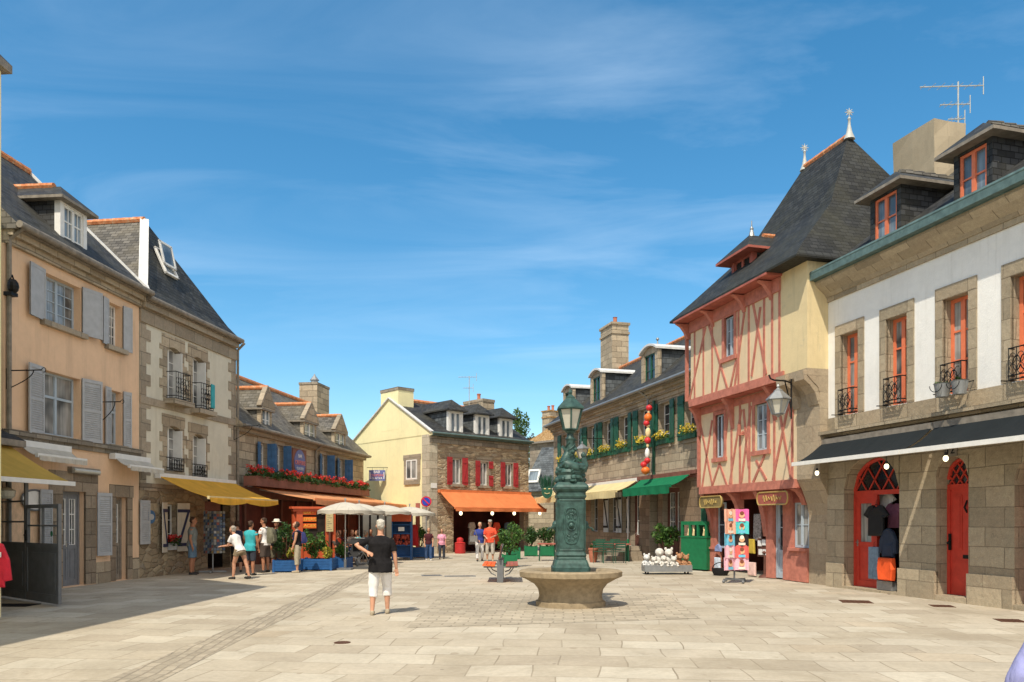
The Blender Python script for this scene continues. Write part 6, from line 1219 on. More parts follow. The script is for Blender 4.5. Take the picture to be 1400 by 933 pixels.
for px, py, lab in ((1288.5, 534, 'left zinc bucket hung outside the third coral window'), (1312, 530, 'right zinc bucket hung outside the third coral window')):
    u, z = p9.uz(px, py, .38); c = p9.P(u, z - .14, .38); th = thing('zinc_bucket', lab, 'bucket', c, 'zinc buckets at the coral window'); m = MB(); m.lathe(c, [(.12, 0), (.16, .27), (.175, .28), (.15, .28), (.11, .02), (.01, .02)], 16); m.build('pail', 'zinc', th, True); m = MB(); m.tube([c + V((math.cos(a) * .16 * p9.t.x, math.cos(a) * .16 * p9.t.y, .24 - .14 * math.sin(a))) - V((p9.n.x, p9.n.y, 0)) * -.17 for a in [math.pi * k / 10 for k in range(11)]], .008, 5); m.tube([c + V((0, 0, .25)) - p9.n3 * .15, c + V((0, 0, .3)) - p9.n3 * .36], .012, 5); m.build('handle', 'iron', th)
    l = MB(); leaves(l, blob_pts(c + V((0, 0, .3)), .1, .1, .05, 30, 5, .5), .09); l.build('plant', 'leaf_dark', th)
# ------------------------------------------------------------------ wind screen, red jacket, lamp at left
s0, s1 = G(-8, 815.5), G(82, 830); sp = Plane((s0.x, s0.y), (s1.x, s1.y)); th = thing('wind_screen', 'dark grey glazed folding screen standing at the left shop', 'screen', s1); um_ = sp.u(37)
def leaf(u0, u1, zt, name):
    m = MB(); f = .075; zm = 1.15
    for a, b, z0, z1 in ((u0, u0 + f, .05, zt), (u1 - f, u1, .05, zt), (u0 + f, u1 - f, zt - f, zt), (u0 + f, u1 - f, zm, zm + .09), (u0 + f, u1 - f, .05, .22)): m.pbox(sp, a, b, z0, z1, -.03, .03)
    m.pbox(sp, u0 + f, u1 - f, .22, zm, -.012, .012); m.pbox(sp, u0 + f + .1, u1 - f - .1, .32, zm - .1, -.022, .022); uc = (u0 + u1) / 2; m.pbox(sp, uc - .018, uc + .018, zm + .09, zt - f, -.02, .02)
    for k in range(1, 2 if zt < 2.2 else 3): z = zm + .09 + (zt - f - zm - .09) * k / (2 if zt < 2.2 else 3); m.pbox(sp, u0 + f, u1 - f, z - .018, z + .018, -.021, .021)
    o = m.build(name, 'dark_grey', th); return o
leaf(0, um_ - .01, 2.62, 'fixed_leaf'); o = leaf(um_ + .01, sp.L, 2.03, 'door_leaf'); m = MB(); m.pbox(sp, um_ + .04, um_ + .1, 1.28, 1.5, .03, .05); m.tube([sp.P(um_ + .07, 1.4, .05), sp.P(um_ + .07, 1.4, .09), sp.P(um_ + .2, 1.4, .09)], .012, 6); m.build('handle', 'iron', o)
M['clear_glass'] = m_plain('clear_glass', (.9, .95, .95), .03); M['clear_glass'].node_tree.nodes['Principled BSDF'].inputs['Transmission Weight'].default_value = 1.0; M['clear_glass'].node_tree.nodes['Principled BSDF'].inputs['IOR'].default_value = 1.02
m = MB(); m.pbox(sp, .07, um_ - .08, 1.24, 2.55, -.003, .003); m.build('glass', 'clear_glass', th); m = MB(); m.pbox(sp, um_ + .08, sp.L - .07, 1.24, 1.96, -.003, .003); m.build('glass', 'clear_glass', th)
m = MB(); u, z = sp.uz(70, 730, .02); disc(m, sp.P(u, z, .012), .055, .004, sp.t3, V((0, 0, 1))); m.build('sticker', 'green_planter', th)
def garment(name, label, cat, c, X, pts, sc, mat, thick=.07, group=None, hanger=True, n3=None, parent=None, folds=True):
    """outline points (x,z) in metres about c"""
    X = V(X).normalized(); N = n3 or X.cross(V((0, 0, 1))); th = parent or thing(name, label, cat, c, group); m = MB(); n = len(pts); cx = sum(p[0] for p in pts) / n; cz = sum(p[1] for p in pts) / n
    R_ = []
    for d, s in ((-.5, .9), (-.3, 1.0), (.3, 1.0), (.5, .9)): R_.append([c + X * (cx + (x - cx) * s) * sc + V((0, 0, (cz + (z - cz) * s) * sc)) + N * (thick * d) + N * ((.018 * math.sin(x * 31 / max(.3, sc))) if folds else 0) for x, z in pts])
    m.loft(R_); m.build('fabric', mat, th)
    if hanger: h = MB(); zt = max(p[1] for p in pts) * sc; h.tube([c + X * (-.16 * sc) + V((0, 0, zt - .08)), c + V((0, 0, zt + .02)), c + X * (.16 * sc) + V((0, 0, zt - .08))], .008, 5); h.tube([c + V((0, 0, zt + .02)), c + V((0, 0, zt + .1)), c + V((.03, 0, zt + .13))], .005, 5); h.build('hanger', 'iron', th)
    return th
TEE = [(-.10, .33), (-.2, .30), (-.36, .12), (-.27, .06), (-.21, .13), (-.22, -.33), (.22, -.33), (.21, .13), (.27, .06), (.36, .12), (.2, .30), (.10, .33), (.05, .29), (-.05, .29)]
JKT = [(-.1, .36), (-.2, .32), (-.3, .05), (-.33, -.3), (-.24, -.32), (-.22, -.1), (-.23, -.42), (.23, -.42), (.22, -.1), (.24, -.32), (.33, -.3), (.3, .05), (.2, .32), (.1, .36), (.06, .40), (-.06, .40)]
c = AT(-14, 770, 13.4); th = garment('red_jacket', 'red and white jacket hanging at the far left edge', 'jacket', c, (1, .3, 0), JKT, 1.02, m_plain('jacket_red', (.62, .02, .04), .6)); m = MB(); X = V((1, .3, 0)).normalized(); m.obox(c + X * .1 + V((0, -.09, .1)), X * .12, V((0, .012, 0)), V((0, 0, .09))); m.build('patch', 'white', th)
th = thing('clothes_rail', 'bare metal clothes rail holding the red jacket', 'clothes rail', V((c.x - .4, c.y, 0))); m = MB(); m.tube([V((c.x - 1.6, c.y - .1, 0)), V((c.x - 1.6, c.y - .1, c.z + .52)), V((c.x + .02, c.y, c.z + .52))], .018, 6); m.tube([V((c.x - .6, c.y - .05, 0)), V((c.x - .6, c.y - .05, c.z + .52))], .018, 6); m.build('rail', 'steel', th); m = MB(); m.box(c.x - 1.9, c.x - .35, c.y - .12, c.y - .04, 0, .03); m.build('foot', 'steel', th)
c = AT(9, 674, 15.9); th = thing('lamp_shade', 'frilled white glass lamp under the old yellow awning', 'lamp', c); m = MB(); m.lathe(c + V((0, 0, -.12)), [(.1, 0), (.15, .05), (.17, .16), (.08, .22), (.02, .24)], 16); m.build('shade', 'frosted', th); m = MB(); m.tube([c + V((0, 0, .1)), c + V((0, 0, .34))], .01, 5); m.build('cord', 'iron', th)
# ------------------------------------------------------------------ red sign front, menu, terrace things
k0, k1 = G(392, 779), G(449, 777.5); kp = Plane((k0.x, k0.y + .9), (k1.x, k1.y + .9)); kw = kp.L; th = thing('red_shopfront', 'orange red timber front carrying the bar signs on the terrace', 'shopfront', k0 + V((0, .9, 0))); zt = EYE + (712 - 695) * kp.O.y / F
m = MB(); m.pbox(kp, -.1, kw + .1, zt - .02, zt + .06, -.5, .12); m.pbox(kp, -.05, kw + .05, zt - .12, zt - .02, -.4, .06); m.build('cornice', 'kiosk_red', th)
each(th, 'post', 'kiosk_red', kp, [(0.08, .30, 0, zt - .12, -.12, .03), (kw - .32, kw - .16, 0, zt - .12, -.12, .03), (kw - .06, kw + .04, 0, zt - .12, -.12, .03)])
m = MB(); m.pbox(kp, .3, kw - .32, 0, .95, -.08, .0); m.build('panel', 'kiosk_red', th); m = MB(); m.pbox(kp, .3, kw - .32, .95, zt - .12, -.1, -.05); m.build('back_board', 'dark', th); m = MB(); m.pbox(kp, 0.0, kw, 0, zt - .1, -.5, -.14); m.build('side_wall', 'kiosk_red', th)
sg = thing('sign_boards', 'three orange boards lettered in yellow on the red front', 'sign', kp.P(kw / 2, 1.5, .02)); u0, u1 = kp.u(407.5), kp.u(432.5)
for yt, yb, tx in ((698.3, 704.3, '• BAR •'), (707, 713.5, 'CREPERIE'), (716, 722.5, 'GLACIER')):
    za, zb = kp.uz(420, yb)[1], kp.uz(420, yt)[1]; m = MB(); m.pbox(kp, u0, u1, za, zb, -.04, .0); m.build('board', 'sign_orange', sg); add_text(sg, tx, (zb - za) * .92, kp.P((u0 + u1) / 2, (za + zb) / 2, .002), kp.t3, (0, 0, 1), 'sign_yellow', .004)
u0, u1, z0, z1 = kp.rect(445.5, 455.5, 700, 727, .06); th = thing('menu_board', 'pale menu panel on a post right of the red sign front', 'menu board', kp.P(u0, 0, .06)); m = MB(); m.pbox(kp, u0, u1, z0, z1, .045, .08); m.build('panel', 'cream_fabric', th); m = MB()
for i in range(9): z = z0 + (z1 - z0) * (i + .8) / 10; m.pbox(kp, u0 + .05, u1 - .05 - .06 * (i % 3), z, z + .02, .08, .083)
m.build('print', 'gutter', th); m = MB(); m.pbox(kp, (u0 + u1) / 2 - .03, (u0 + u1) / 2 + .03, 0, z0, .04, .08); m.build('post', 'brown_wood', th)
# terrace partition behind the parasols
t0, t1 = G(494, 765), G(546, 760.5); tp = Plane((t0.x, t0.y), (t1.x, t1.y)); th = thing('terrace_screen', 'dark framed terrace screen with pale panels behind the walking man', 'screen', t0); zt = 2.25; m = MB()
for i in range(6): u = tp.L * i / 5; m.pbox(tp, u - .05, u + .05, 0, zt, -.05, .05)
m.pbox(tp, 0, tp.L, zt - .12, zt, -.051, .051); m.pbox(tp, 0, tp.L, 0, .75, -.03, .03); m.build('frame', 'dark', th)
for i in range(5): m = MB(); m.pbox(tp, tp.L * i / 5 + .05, tp.L * (i + 1) / 5 - .05, .75, zt - .12, -.01, .01); m.build('panel', 'frosted', th)
b = G(549, 766); th = thing('display_shelf', 'blue shelf unit with red goods and orange header by terrace', 'display stand', b); w = .85; m = MB()
for x in (-w / 2, w / 2 - .05): m.box(b.x + x, b.x + x + .05, b.y, b.y + .45, 0, 1.95)
for z in (.12, .62, 1.12, 1.5): m.box(b.x - w / 2 + .05, b.x + w / 2 - .05, b.y, b.y + .45, z, z + .04)
m.box(b.x - w / 2 + .05, b.x + w / 2 - .05, b.y + .42, b.y + .45, .12, 1.95); m.build('shelves', 'blue_planter', th); m = MB(); m.box(b.x - w / 2, b.x + w / 2, b.y - .03, b.y + .2, 1.66, 1.98); m.build('header', 'kiosk_red', th)
m = MB(); m.box(b.x - .14, b.x + .12, b.y - .02, b.y - .01, 1.25, 1.42); m.build('price_card', 'white', th); m = MB(); random.seed(9)
for i in range(60): m.ball(b + V((random.uniform(-.34, .34), random.uniform(-.02, .2), random.choice((.7, .78, .9, .98, 1.05)))), random.uniform(.05, .08), n=7)
m.build('goods', m_plain('dark_red_goods', (.30, .05, .03), .6), th)
c = G(566, 764) + V((0, 0, 1.1)); garment('red_coat', 'long red garment hanging beside the blue shelf', 'garment', c + V((0, 0, .1)), (1, 0, 0), [(-.12, .35), (-.2, .2), (-.22, -.7), (.22, -.7), (.2, .2), (.12, .35)], .9, 'petal_red'); m = MB(); b = G(570.5, 763); m.box(b.x - .09, b.x + .09, b.y + .1, b.y + .28, 0, 2.5); tag(m.build('timber_post', 'timber_dark'), 'dark red post at the end of the creperie terrace', 'post')
def table(px, py, w, d, label, top='timber_dark', leg='dark_grey', h=.74, group='cafe tables'):
    b = G(px, py); th = thing('cafe_table', label, 'table', b, group); m = MB(); m.box(b.x - w / 2, b.x + w / 2, b.y - d / 2, b.y + d / 2, h - .04, h); m.build('table_top', top, th)
    for sx in (-1, 1):
        for sy in (-1, 1): m = MB(); m.tube([b + V((sx * (w / 2 - .07), sy * (d / 2 - .07), 0)), b + V((sx * (w / 2 - .1), sy * (d / 2 - .1), h - .04))], .018, 6); m.build('leg', leg, th)
    return th
def chair(px, py, rot, label, mat='shutter_green', b=None, group='terrace chairs'):
    b = b or G(px, py); th = thing('cafe_chair', label, 'chair', b, group); Rm = Matrix.Rotation(rot, 3, 'Z'); f = lambda x, y, z: b + Rm @ V((x, y, z))
    m = MB()
    for i in range(5): m.obox(f(-.2, -.2 + .08 * i, .44), Rm @ V((.4, 0, 0)), Rm @ V((0, .07, 0)), (0, 0, .02))
    m.build('seat', mat, th); m = MB()
    for z in (.62, .72, .82): m.obox(f(-.2, .215 + (z - .44) * .12, z), Rm @ V((.4, 0, 0)), Rm @ V((0, .02, 0)), (0, 0, .06))
    m.build('backrest', mat, th)
    for sx in (-1, 1): m = MB(); m.tube([f(sx * .2, -.2, 0), f(sx * .2, -.18, .44)], .013, 5); m.build('leg', mat, th); m = MB(); m.tube([f(sx * .2, .26, 0), f(sx * .2, .2, .44), f(sx * .2, .27, .9)], .013, 5); m.build('leg', mat, th)
    return th
table(835, 768, 1.55, .7, 'long reddish cafe table right of the fountain pillar', leg='shutter_green'); table(748, 767, .8, .7, 'small reddish cafe table left of the fountain pillar', leg='shutter_green'); table(478, 771, .75, .75, 'terrace table beside the stroller under the parasols'); table(504, 767, .75, .75, 'terrace table behind the walking man under the parasols')
for x, y, r, lab in ((817, 769.5, 3.14, 'green chair at left front of the long cafe table'), (831, 770, 3.14, 'green chair at middle front of the long cafe table'), (847, 770, 3.2, 'green chair at right front of the long cafe table, by steps'), (822, 765.5, 0, 'green chair at left back of the long cafe table'), (842, 765.5, 0, 'green chair at right back of the long cafe table')): chair(x, y, r, lab)
b = G(811, 769); th = thing('plant_pot', 'tall terracotta pot beside the fountain pillar', 'pot', b); m = MB(); m.lathe(b, [(.13, 0), (.17, .2), (.19, .5), (.21, .52), (.21, .58), (.17, .58), (.15, .5), (.01, .5)], 14); m.build('pot', 'terracotta', th, True); l = MB(); leaves(l, blob_pts(b + V((0, 0, .68)), .14, .14, .14, 60, 6), .12); l.build('plant', 'leaf_dark', th)
th = thing('stone_steps', 'worn granite steps at the door of the long house', 'steps', p7.P(p7.u(868), 0, .5)); u0, u1 = p7.u(862) - .35, p7.u(874) + .45
for i, (d, z) in enumerate(((1.5, .2), (1.05, .4), (.62, .62))): m = MB(); m.pbox(p7, u0 + .12 * i, u1 - .12 * i, z - .2 - (.02 if i == 0 else 0), z - .002 * i, .02, d); m.build('step', 'granite_trim', th)
m = MB(); b = p7.P(p7.u(881), 0, .75); m.tube([b, b + V((0, 0, 3.0))], .03, 8); m.lathe(b, [(.06, 0), (.05, .9), (.03, .92)], 8, mi=1); tag(m.build('awning_pole', ['steel', 'green_planter']), 'slim pole propping the green awning, green at its foot', 'pole')
# green stall, tray of soft toys
g0, g1 = G(931, 779), G(966, 781.5); gp = Plane((g0.x, g0.y), (g1.x, g1.y)); th = thing('green_stall', 'bright green wooden stall with three small openings beside timbered house', 'stall', g0); zt = EYE + (712 - 713) * g0.y / F; m = MB(); gl = gp.L
m.pbox(gp, 0, gl, .05, 1.12, -.7, 0); m.pbox(gp, -.02, gl + .02, 1.12, 1.17, -.7, .02); m.pbox(gp, 0, gl, 1.55, zt, -.7, 0)
for i in range(4): u = (gl - .08) * i / 3; m.pbox(gp, u, u + .08, 1.17, 1.55, -.08, 0)
m.pbox(gp, .08, gl, 1.17, 1.55, -.7, -.6); m.build('body', 'green_planter', th); m = MB(); random.seed(4)
for i in range(4): m.tube([gp.P(gl * (.22 + .2 * i), 1.2, -.1), gp.P(gl * (.25 + .2 * i), 1.36, -.08), gp.P(gl * (.21 + .2 * i), 1.48, -.1)], [.05, .03, .02], 7)
m.build('figurine', 'buoy_cream', th)
m = MB(); m.pbox(gp, gl * .55, gl * .75, zt, zt + .85, -.35, -.3); tag(m.build('shutter_leaf', 'shutter_green'), 'narrow green board standing behind the green stall', 'board')
b = G(914, 786); th = thing('display_tray', 'long grey wheeled tray of soft toys before the shrub', 'display tray', b); w = 1.5; m = MB(); m.box(b.x - w / 2, b.x + w / 2, b.y, b.y + .03, .09, .3); m.box(b.x - w / 2, b.x + w / 2, b.y + .57, b.y + .6, .09, .3); m.box(b.x - w / 2, b.x - w / 2 + .03, b.y + .03, b.y + .57, .09, .3); m.box(b.x + w / 2 - .03, b.x + w / 2, b.y + .03, b.y + .57, .09, .3); m.box(b.x - w / 2 + .03, b.x + w / 2 - .03, b.y + .03, b.y + .57, .12, .15); m.build('tray', 'zinc', th)
for sx in (-1, 1):
    for y in (.08, .52): m = MB(); m.tube([b + V((sx * (w / 2 - .12) - .02, y, .045)), b + V((sx * (w / 2 - .12) + .02, y, .045))], .045, 10); m.build('castor', 'black', th)
def toy(off, s, mat, label, ears=True, lean=0.0, group='soft toys in the grey tray'):
    c = b + V(off) + V((0, .06, .08)); th = thing('soft_toy', label, 'soft toy', c, group); m = MB(); m.ball(c + V((0, 0, .14 * s)), .13 * s, .12 * s, .16 * s); m.build('body', mat, th, True); m = MB(); hc = c + V((lean * s, -.04 * s, .36 * s)); m.ball(hc, .125 * s, .115 * s, .115 * s); m.ball(hc + V((0, -.1 * s, -.03 * s)), .05 * s, .05 * s, .04 * s)
    if ears:
        for q in (-1, 1): m.ball(hc + V((q * .09 * s, 0, .11 * s)), .04 * s, .025 * s, .05 * s)
    m.build('head', mat, th, True)
    for q in (-1, 1): m = MB(); m.tube([c + V((q * .1 * s, -.05 * s, .2 * s)), c + V((q * .17 * s, -.13 * s, .12 * s))], [.05 * s, .045 * s], 7); m.build('arm', mat, th, True); m = MB(); m.tube([c + V((q * .07 * s, -.06 * s, .06 * s)), c + V((q * .13 * s, -.22 * s, .05 * s)), c + V((q * .13 * s, -.25 * s, .1 * s))], [.06 * s, .055 * s, .05 * s], 7); m.build('leg', mat, th, True)
M['plush_white'] = m_plain('plush_white', (.60, .58, .53), .95, 0, .08, 30, .1, .5, 120); M['plush_brown'] = m_plain('plush_brown', (.36, .19, .10), .95, 0, .4, 14, .1, .5, 120)
toy((-.22, .32, .2), 1.15, 'plush_white', 'large white soft toy left of centre in the tray', False); toy((.08, .35, .2), 1.1, 'plush_white', 'large white soft toy with ears at centre of the tray', True); toy((-.12, .14, .14), .8, 'plush_white', 'small white soft toy lying at the front of the tray', False); toy((-.42, .18, .14), .7, 'plush_white', 'small white soft toy at the left front of tray', True); toy((-.62, .35, .14), .85, 'zinc_white', 'grey white soft toy at the left end of tray', True); toy((.2, .12, .14), .75, 'plush_white', 'low white soft toy right of centre in the tray', True)
toy((.42, .32, .15), .9, 'plush_brown', 'brown and white soft toy right of the white ones', True); toy((.62, .28, .15), .8, 'plush_brown', 'darker brown soft toy at the right end of tray', True)
# ------------------------------------------------------------------ towel rack and goods of the timbered shop
b = G(1004, 797); th = thing('towel_rack', 'spinning rack of bright pink and blue printed beach towels', 'towel rack', b); m = MB(); m.tube([b + V((0, 0, .06)), b + V((0, 0, 2.0))], .025, 8)
for k in range(4): a = k * math.pi / 2 + .4; m.bar(b + V((0, 0, .1)), b + V((math.cos(a) * .36, math.sin(a) * .36, .1)), .04); m.ball(b + V((math.cos(a) * .36, math.sin(a) * .36, .045)), .045, n=8)
m.build('stand', 'dark_grey', th)
tw = {'pink': (.78, .22, .36), 'peach': (.80, .42, .30), 'hot': (.82, .16, .40), 'teal': (.10, .55, .55), 'blue': (.16, .50, .68), 'dark': (.03, .025, .025), 'red': (.72, .14, .12), 'lpink': (.82, .46, .54)}
rows = [('peach', 'hot'), ('peach', 'teal'), ('blue', 'dark'), ('lpink', 'red'), ('lpink', 'lpink')]; zt = EYE + (712 - 696) * b.y / F; zb = EYE - (778 - 712) * b.y / F; hh = (zt - zb) / 5
MT_ = {k: m_plain('towel_' + k, v, .9, 0, .12, 25, .1) for k, v in tw.items()}; MSK = m_plain('towel_print_skin', (.75, .42, .24), .9); MHR = m_plain('towel_print_brown', (.22, .07, .04), .9); MWH = m_plain('towel_print_pale', (.80, .72, .62), .9)
for r, (l, rt) in enumerate(rows):
    for i, (cc, x0, x1, ang) in enumerate(((l, -.40, -.02, .5), (rt, -.01, .36, -.12))):
        z1 = zt - r * hh - .01; z0 = z1 - hh * 1.06; X = V((math.cos(ang), math.sin(ang), 0)); N = V((X.y, -X.x, 0)); o = b + V((0, -.06, 0)); m = MB(); n = 10; g = []
        for s_, dn in ((1, .022), (-1, 0.0)): g.append([[o + X * (x0 + (x1 - x0) * t / n) + N * (dn + .014 * math.sin(t * 1.4 + r) + .012 * q + .015 * r % .03) + V((0, 0, z1 + (z0 - z1) * q + .008 * math.sin(t))) for t in range(n + 1)] for q in (0, .5, 1)])
        for a in range(2):
            for t in range(n): m.face([g[0][a][t], g[0][a][t + 1], g[0][a + 1][t + 1], g[0][a + 1][t]]); m.face([g[1][a][t], g[1][a + 1][t], g[1][a + 1][t + 1], g[1][a][t + 1]])
        for t in range(n): m.face([g[0][2][t], g[0][2][t + 1], g[1][2][t + 1], g[1][2][t]]); m.face([g[0][0][t], g[1][0][t], g[1][0][t + 1], g[0][0][t + 1]])
        for a in range(2): m.face([g[0][a][0], g[0][a + 1][0], g[1][a + 1][0], g[1][a][0]]); m.face([g[0][a][n], g[1][a][n], g[1][a + 1][n], g[0][a + 1][n]])
        tb = m.build('towel', MT_[cc], th, 'all'); pc = o + X * ((x0 + x1) / 2) + N * .052 + V((0, 0, (z0 + z1) / 2)); q = MB()
        q.mi = 0; disc(q, pc + V((0, 0, .01)), .075, .004, X, V((0, 0, -1)), 14); q.mi = 1; disc(q, pc + V((0, 0, .065)) + N * .006, .055, .004, X, V((0, 0, -1)), 12); q.mi = 2; q.obox(pc + X * -.09 + N * .004 + V((0, 0, -.15)), X * .18, N * .004, V((0, 0, .07))); q.build('print', [MSK, MHR if (r + i) % 3 else MWH, MWH if (r + i) % 2 else MT_['blue']], tb)
sh = p8.P
def hang(name, label, cat, px, py, d, pts, sc, mat, **k): u, z = p8.uz(px, py, d); return garment(name, label, cat, p8.P(u, z, d), p8.t3, pts, sc, mat, **k)
BAG = [(-.16, .2), (-.2, -.2), (.2, -.2), (.16, .2)]
hang('striped_shirts', 'bundle of grey striped shirts hanging in the shop entrance', 'clothes', 1036, 722, -.2, [(-.2, .45), (-.26, -.4), (.24, -.45), (.2, .45)], .95, m_plain('striped_cloth', (.30, .27, .26), .9, 0, .7, 18), group='goods of the timbered shop')
hang('yellow_bag', 'mustard yellow cloth bag hanging right of the towel rack', 'bag', 1026, 747, -.05, BAG, 1.1, m_plain('mustard_cloth', (.50, .36, .05), .9)); hang('pink_tote', 'pale pink bag standing on the ground right of the rack', 'bag', 1028, 778, .1, BAG, 1.0, m_plain('pale_pink_cloth', (.72, .48, .42), .9, 0, .15), hanger=False)
hang('blue_bag', 'white and blue checked bag left of the towel rack', 'bag', 981, 770, .15, BAG, .9, m_plain('checked_cloth', (.55, .62, .70), .9, 0, .3, 30), hanger=False); hang('blue_cap_pile', 'soft blue cloth hat hung on the left post', 'hat', 982, 750, .1, [(-.16, -.1), (-.14, .05), (-.05, .14), (.06, .14), (.15, .04), (.16, -.1)], 1.0, m_plain('hat_blue', (.22, .28, .48), .9), hanger=False)
b2 = G(985, 787); th = thing('dark_basket', 'dark wicker basket on the ground behind the towel rack', 'basket', b2); m = MB(); m.lathe(b2, [(.2, 0), (.26, .12), (.27, .22), (.22, .22), (.18, .06), (.01, .05)], 14); m.build('basket', 'black', th, True); m = MB(); m.tube([b2 + V((.25 * math.cos(a), 0, .2 + .2 * math.sin(a))) for a in [math.pi * k / 10 for k in range(11)]], .015, 5); m.build('handle', 'black', th)
u, z = p8.uz(1041, 748, .0); th = thing('card_shelf', 'little shelf of white cards hung at the shop entrance', 'display stand', p8.P(u, z, 0)); m = MB(); m.pbox(p8, u - .3, u + .22, z - .3, z + .25, -.12, -.06); m.build('back', 'brown_wood', th); m = MB()
for i, (a, zz) in enumerate(((-.24, .02), (-.02, .05), (-.2, -.24), (.02, -.24))): m.pbox(p8, u + a, u + a + .17, z + zz, z + zz + .17, -.055, -.03)
m.build('cards', 'white', th)
b3 = G(1046, 790); th = thing('umbrella_stand', 'dark slender stand by the post under the red brace', 'stand', b3); m = MB(); m.lathe(b3, [(.2, 0), (.18, .04), (.05, .1), (.04, .7), (.1, .75), (.03, .8)], 10); m.build('stand', 'brown_wood', th, True)
# ------------------------------------------------------------------ clothes at the open red door
def hang9(name, label, cat, px, py, d, pts, sc, mat, **k): u, z = p9.uz(px, py, d); return garment(name, label, cat, p9.P(u, z, d), p9.t3, pts, sc, mat, **k)
hang9('black_shirt', 'black t-shirt hanging on the open red door leaf', 't-shirt', 1198, 712, -.1, TEE, 1.12, 'black', thick=.09); hang9('white_shirt', 'white t-shirt hanging highest inside the red doorway', 't-shirt', 1211, 690, -.6, TEE, .95, 'white')
hang9('navy_jacket', 'dark navy jacket hanging low in the red doorway', 'jacket', 1215, 742, -.12, JKT, .82, m_plain('navy_cloth', (.025, .035, .06), .8), thick=.12); hang9('mauve_shirt', 'mauve shirt hanging at the back of the doorway', 't-shirt', 1222, 705, -.5, TEE, .9, m_plain('mauve_cloth', (.22, .08, .13), .9))
hang9('orange_bag', 'bright orange bag with white print at the doorstep', 'bag', 1212, 778, .0, [(-.2, .25), (-.26, .0), (-.2, -.26), (.2, -.26), (.26, .0), (.2, .25)], 1.02, m_plain('orange_cloth', (.80, .10, .02), .8), thick=.16, hanger=False); hang9('jeans', 'pair of faded blue jeans hanging beside the orange bag', 'jeans', 1195, 770, -.15, [(-.17, .42), (-.2, -.42), (-.03, -.42), (0, .1), (.03, -.42), (.2, -.42), (.17, .42)], .92, m_plain('denim', (.17, .24, .32), .9, 0, .25, 12))
m = MB(); u, z = p9.uz(1214, 798, -.15); m.pbox(p9, u - .25, u + .25, .07, .28, -.35, -.05); tag(m.build('crate', 'zinc'), 'low grey box under the orange bag in the doorway', 'box')
M['card'] = m_leaf('postcards', [(0.0, (.05, .08, .14)), (.2, (.13, .17, .22)), (.38, (.30, .29, .26)), (.55, (.06, .06, .06)), (.7, (.20, .18, .13)), (.82, (.34, .22, .08)), (.9, (.30, .09, .07)), (.95, (.42, .42, .40))], 0.0); M['card'].node_tree.nodes['Color Ramp'].color_ramp.interpolation = 'CONSTANT'
b = G(291, 783.5); th = thing('postcard_rack', 'tall postcard rack with orange header on the shaded pavement', 'postcard rack', b); m = MB(); m.tube([b + V((0, 0, .05)), b + V((0, 0, .7))], .025, 8)
for k in range(4): a = k * math.pi / 2 + .2; m.bar(b + V((0, 0, .05)), b + V((math.cos(a) * .42, math.sin(a) * .42, .05)), .05)
m.build('stand', 'zinc', th); zt, zb = EYE + (712 - 699) * b.y / F, EYE - (757 - 712) * b.y / F; c = MB(); bk = MB(); bk.obox(b + V((-.3, .0, zb)), (.36, -.1, 0), (.1, .36, 0), (0, 0, zt - zb))
for o, X in ((b + V((-.3, 0, 0)), V((.36, -.1, 0))), (b + V((.06, -.1, 0)), V((.28, .26, 0)))):
    N = V((X.y, -X.x, 0)).normalized(); nx = 5 if X.x > .3 else 4
    for i in range(nx):
        for j in range(15): z = zb + (zt - zb) * j / 15; p = o + X * ((i + .08) / nx) + N * .02 + V((0, 0, z + .01)); a = X * (.84 / nx); t = V((0, 0, (zt - zb) / 15 * .86)) + N * -.02; c.face([p, p + a, p + a + t, p + t])
bk.build('rack', 'dark_grey', th); c.build('postcards', 'card', th); m = MB(); m.obox(b + V((-.24, -.06, zt + .01)), (.5, -.02, 0), (.0, .03, 0), (0, 0, .3)); m.build('header', 'box_wood', th)
u0, u1, z0, z1 = hW[:4]; th = thing('window_flowers', 'small pot of red flowers on the sill between the navy braced shutters', 'flowers', p2.P((u0 + u1) / 2, z0, .1)); m = MB(); m.pbox(p2, u0 + .1, u1 - .1, z0 + .0, z0 + .2, -.1, .1); m.build('box', 'zinc_white', th); l = MB(); f = MB()
for k in range(120): leaves(l, [p2.P(random.uniform(u0, u1), z0 + random.uniform(.15, .35), random.uniform(-.1, .2))], .1)
for k in range(30): c = p2.P(random.uniform(u0, u1), z0 + random.uniform(.28, .46), random.uniform(-.05, .2)); [leaves(f, [c + V((random.gauss(0, .03),) * 3)], .07) for _ in range(5)]
l.build('foliage', 'leaf_dark', th); f.build('petals', 'petal_red', th)
garment('towel', 'turquoise towel drying on the upper iron balcony of grey house', 'towel', p2.P(hB[1] - .04, hB[2] + .55, .37), p2.t3, [(-.12, .35), (-.14, -.45), (.12, -.45), (.12, .35)], 1.0, m_plain('turquoise_cloth', (.05, .36, .40), .9), thick=.05, hanger=False)
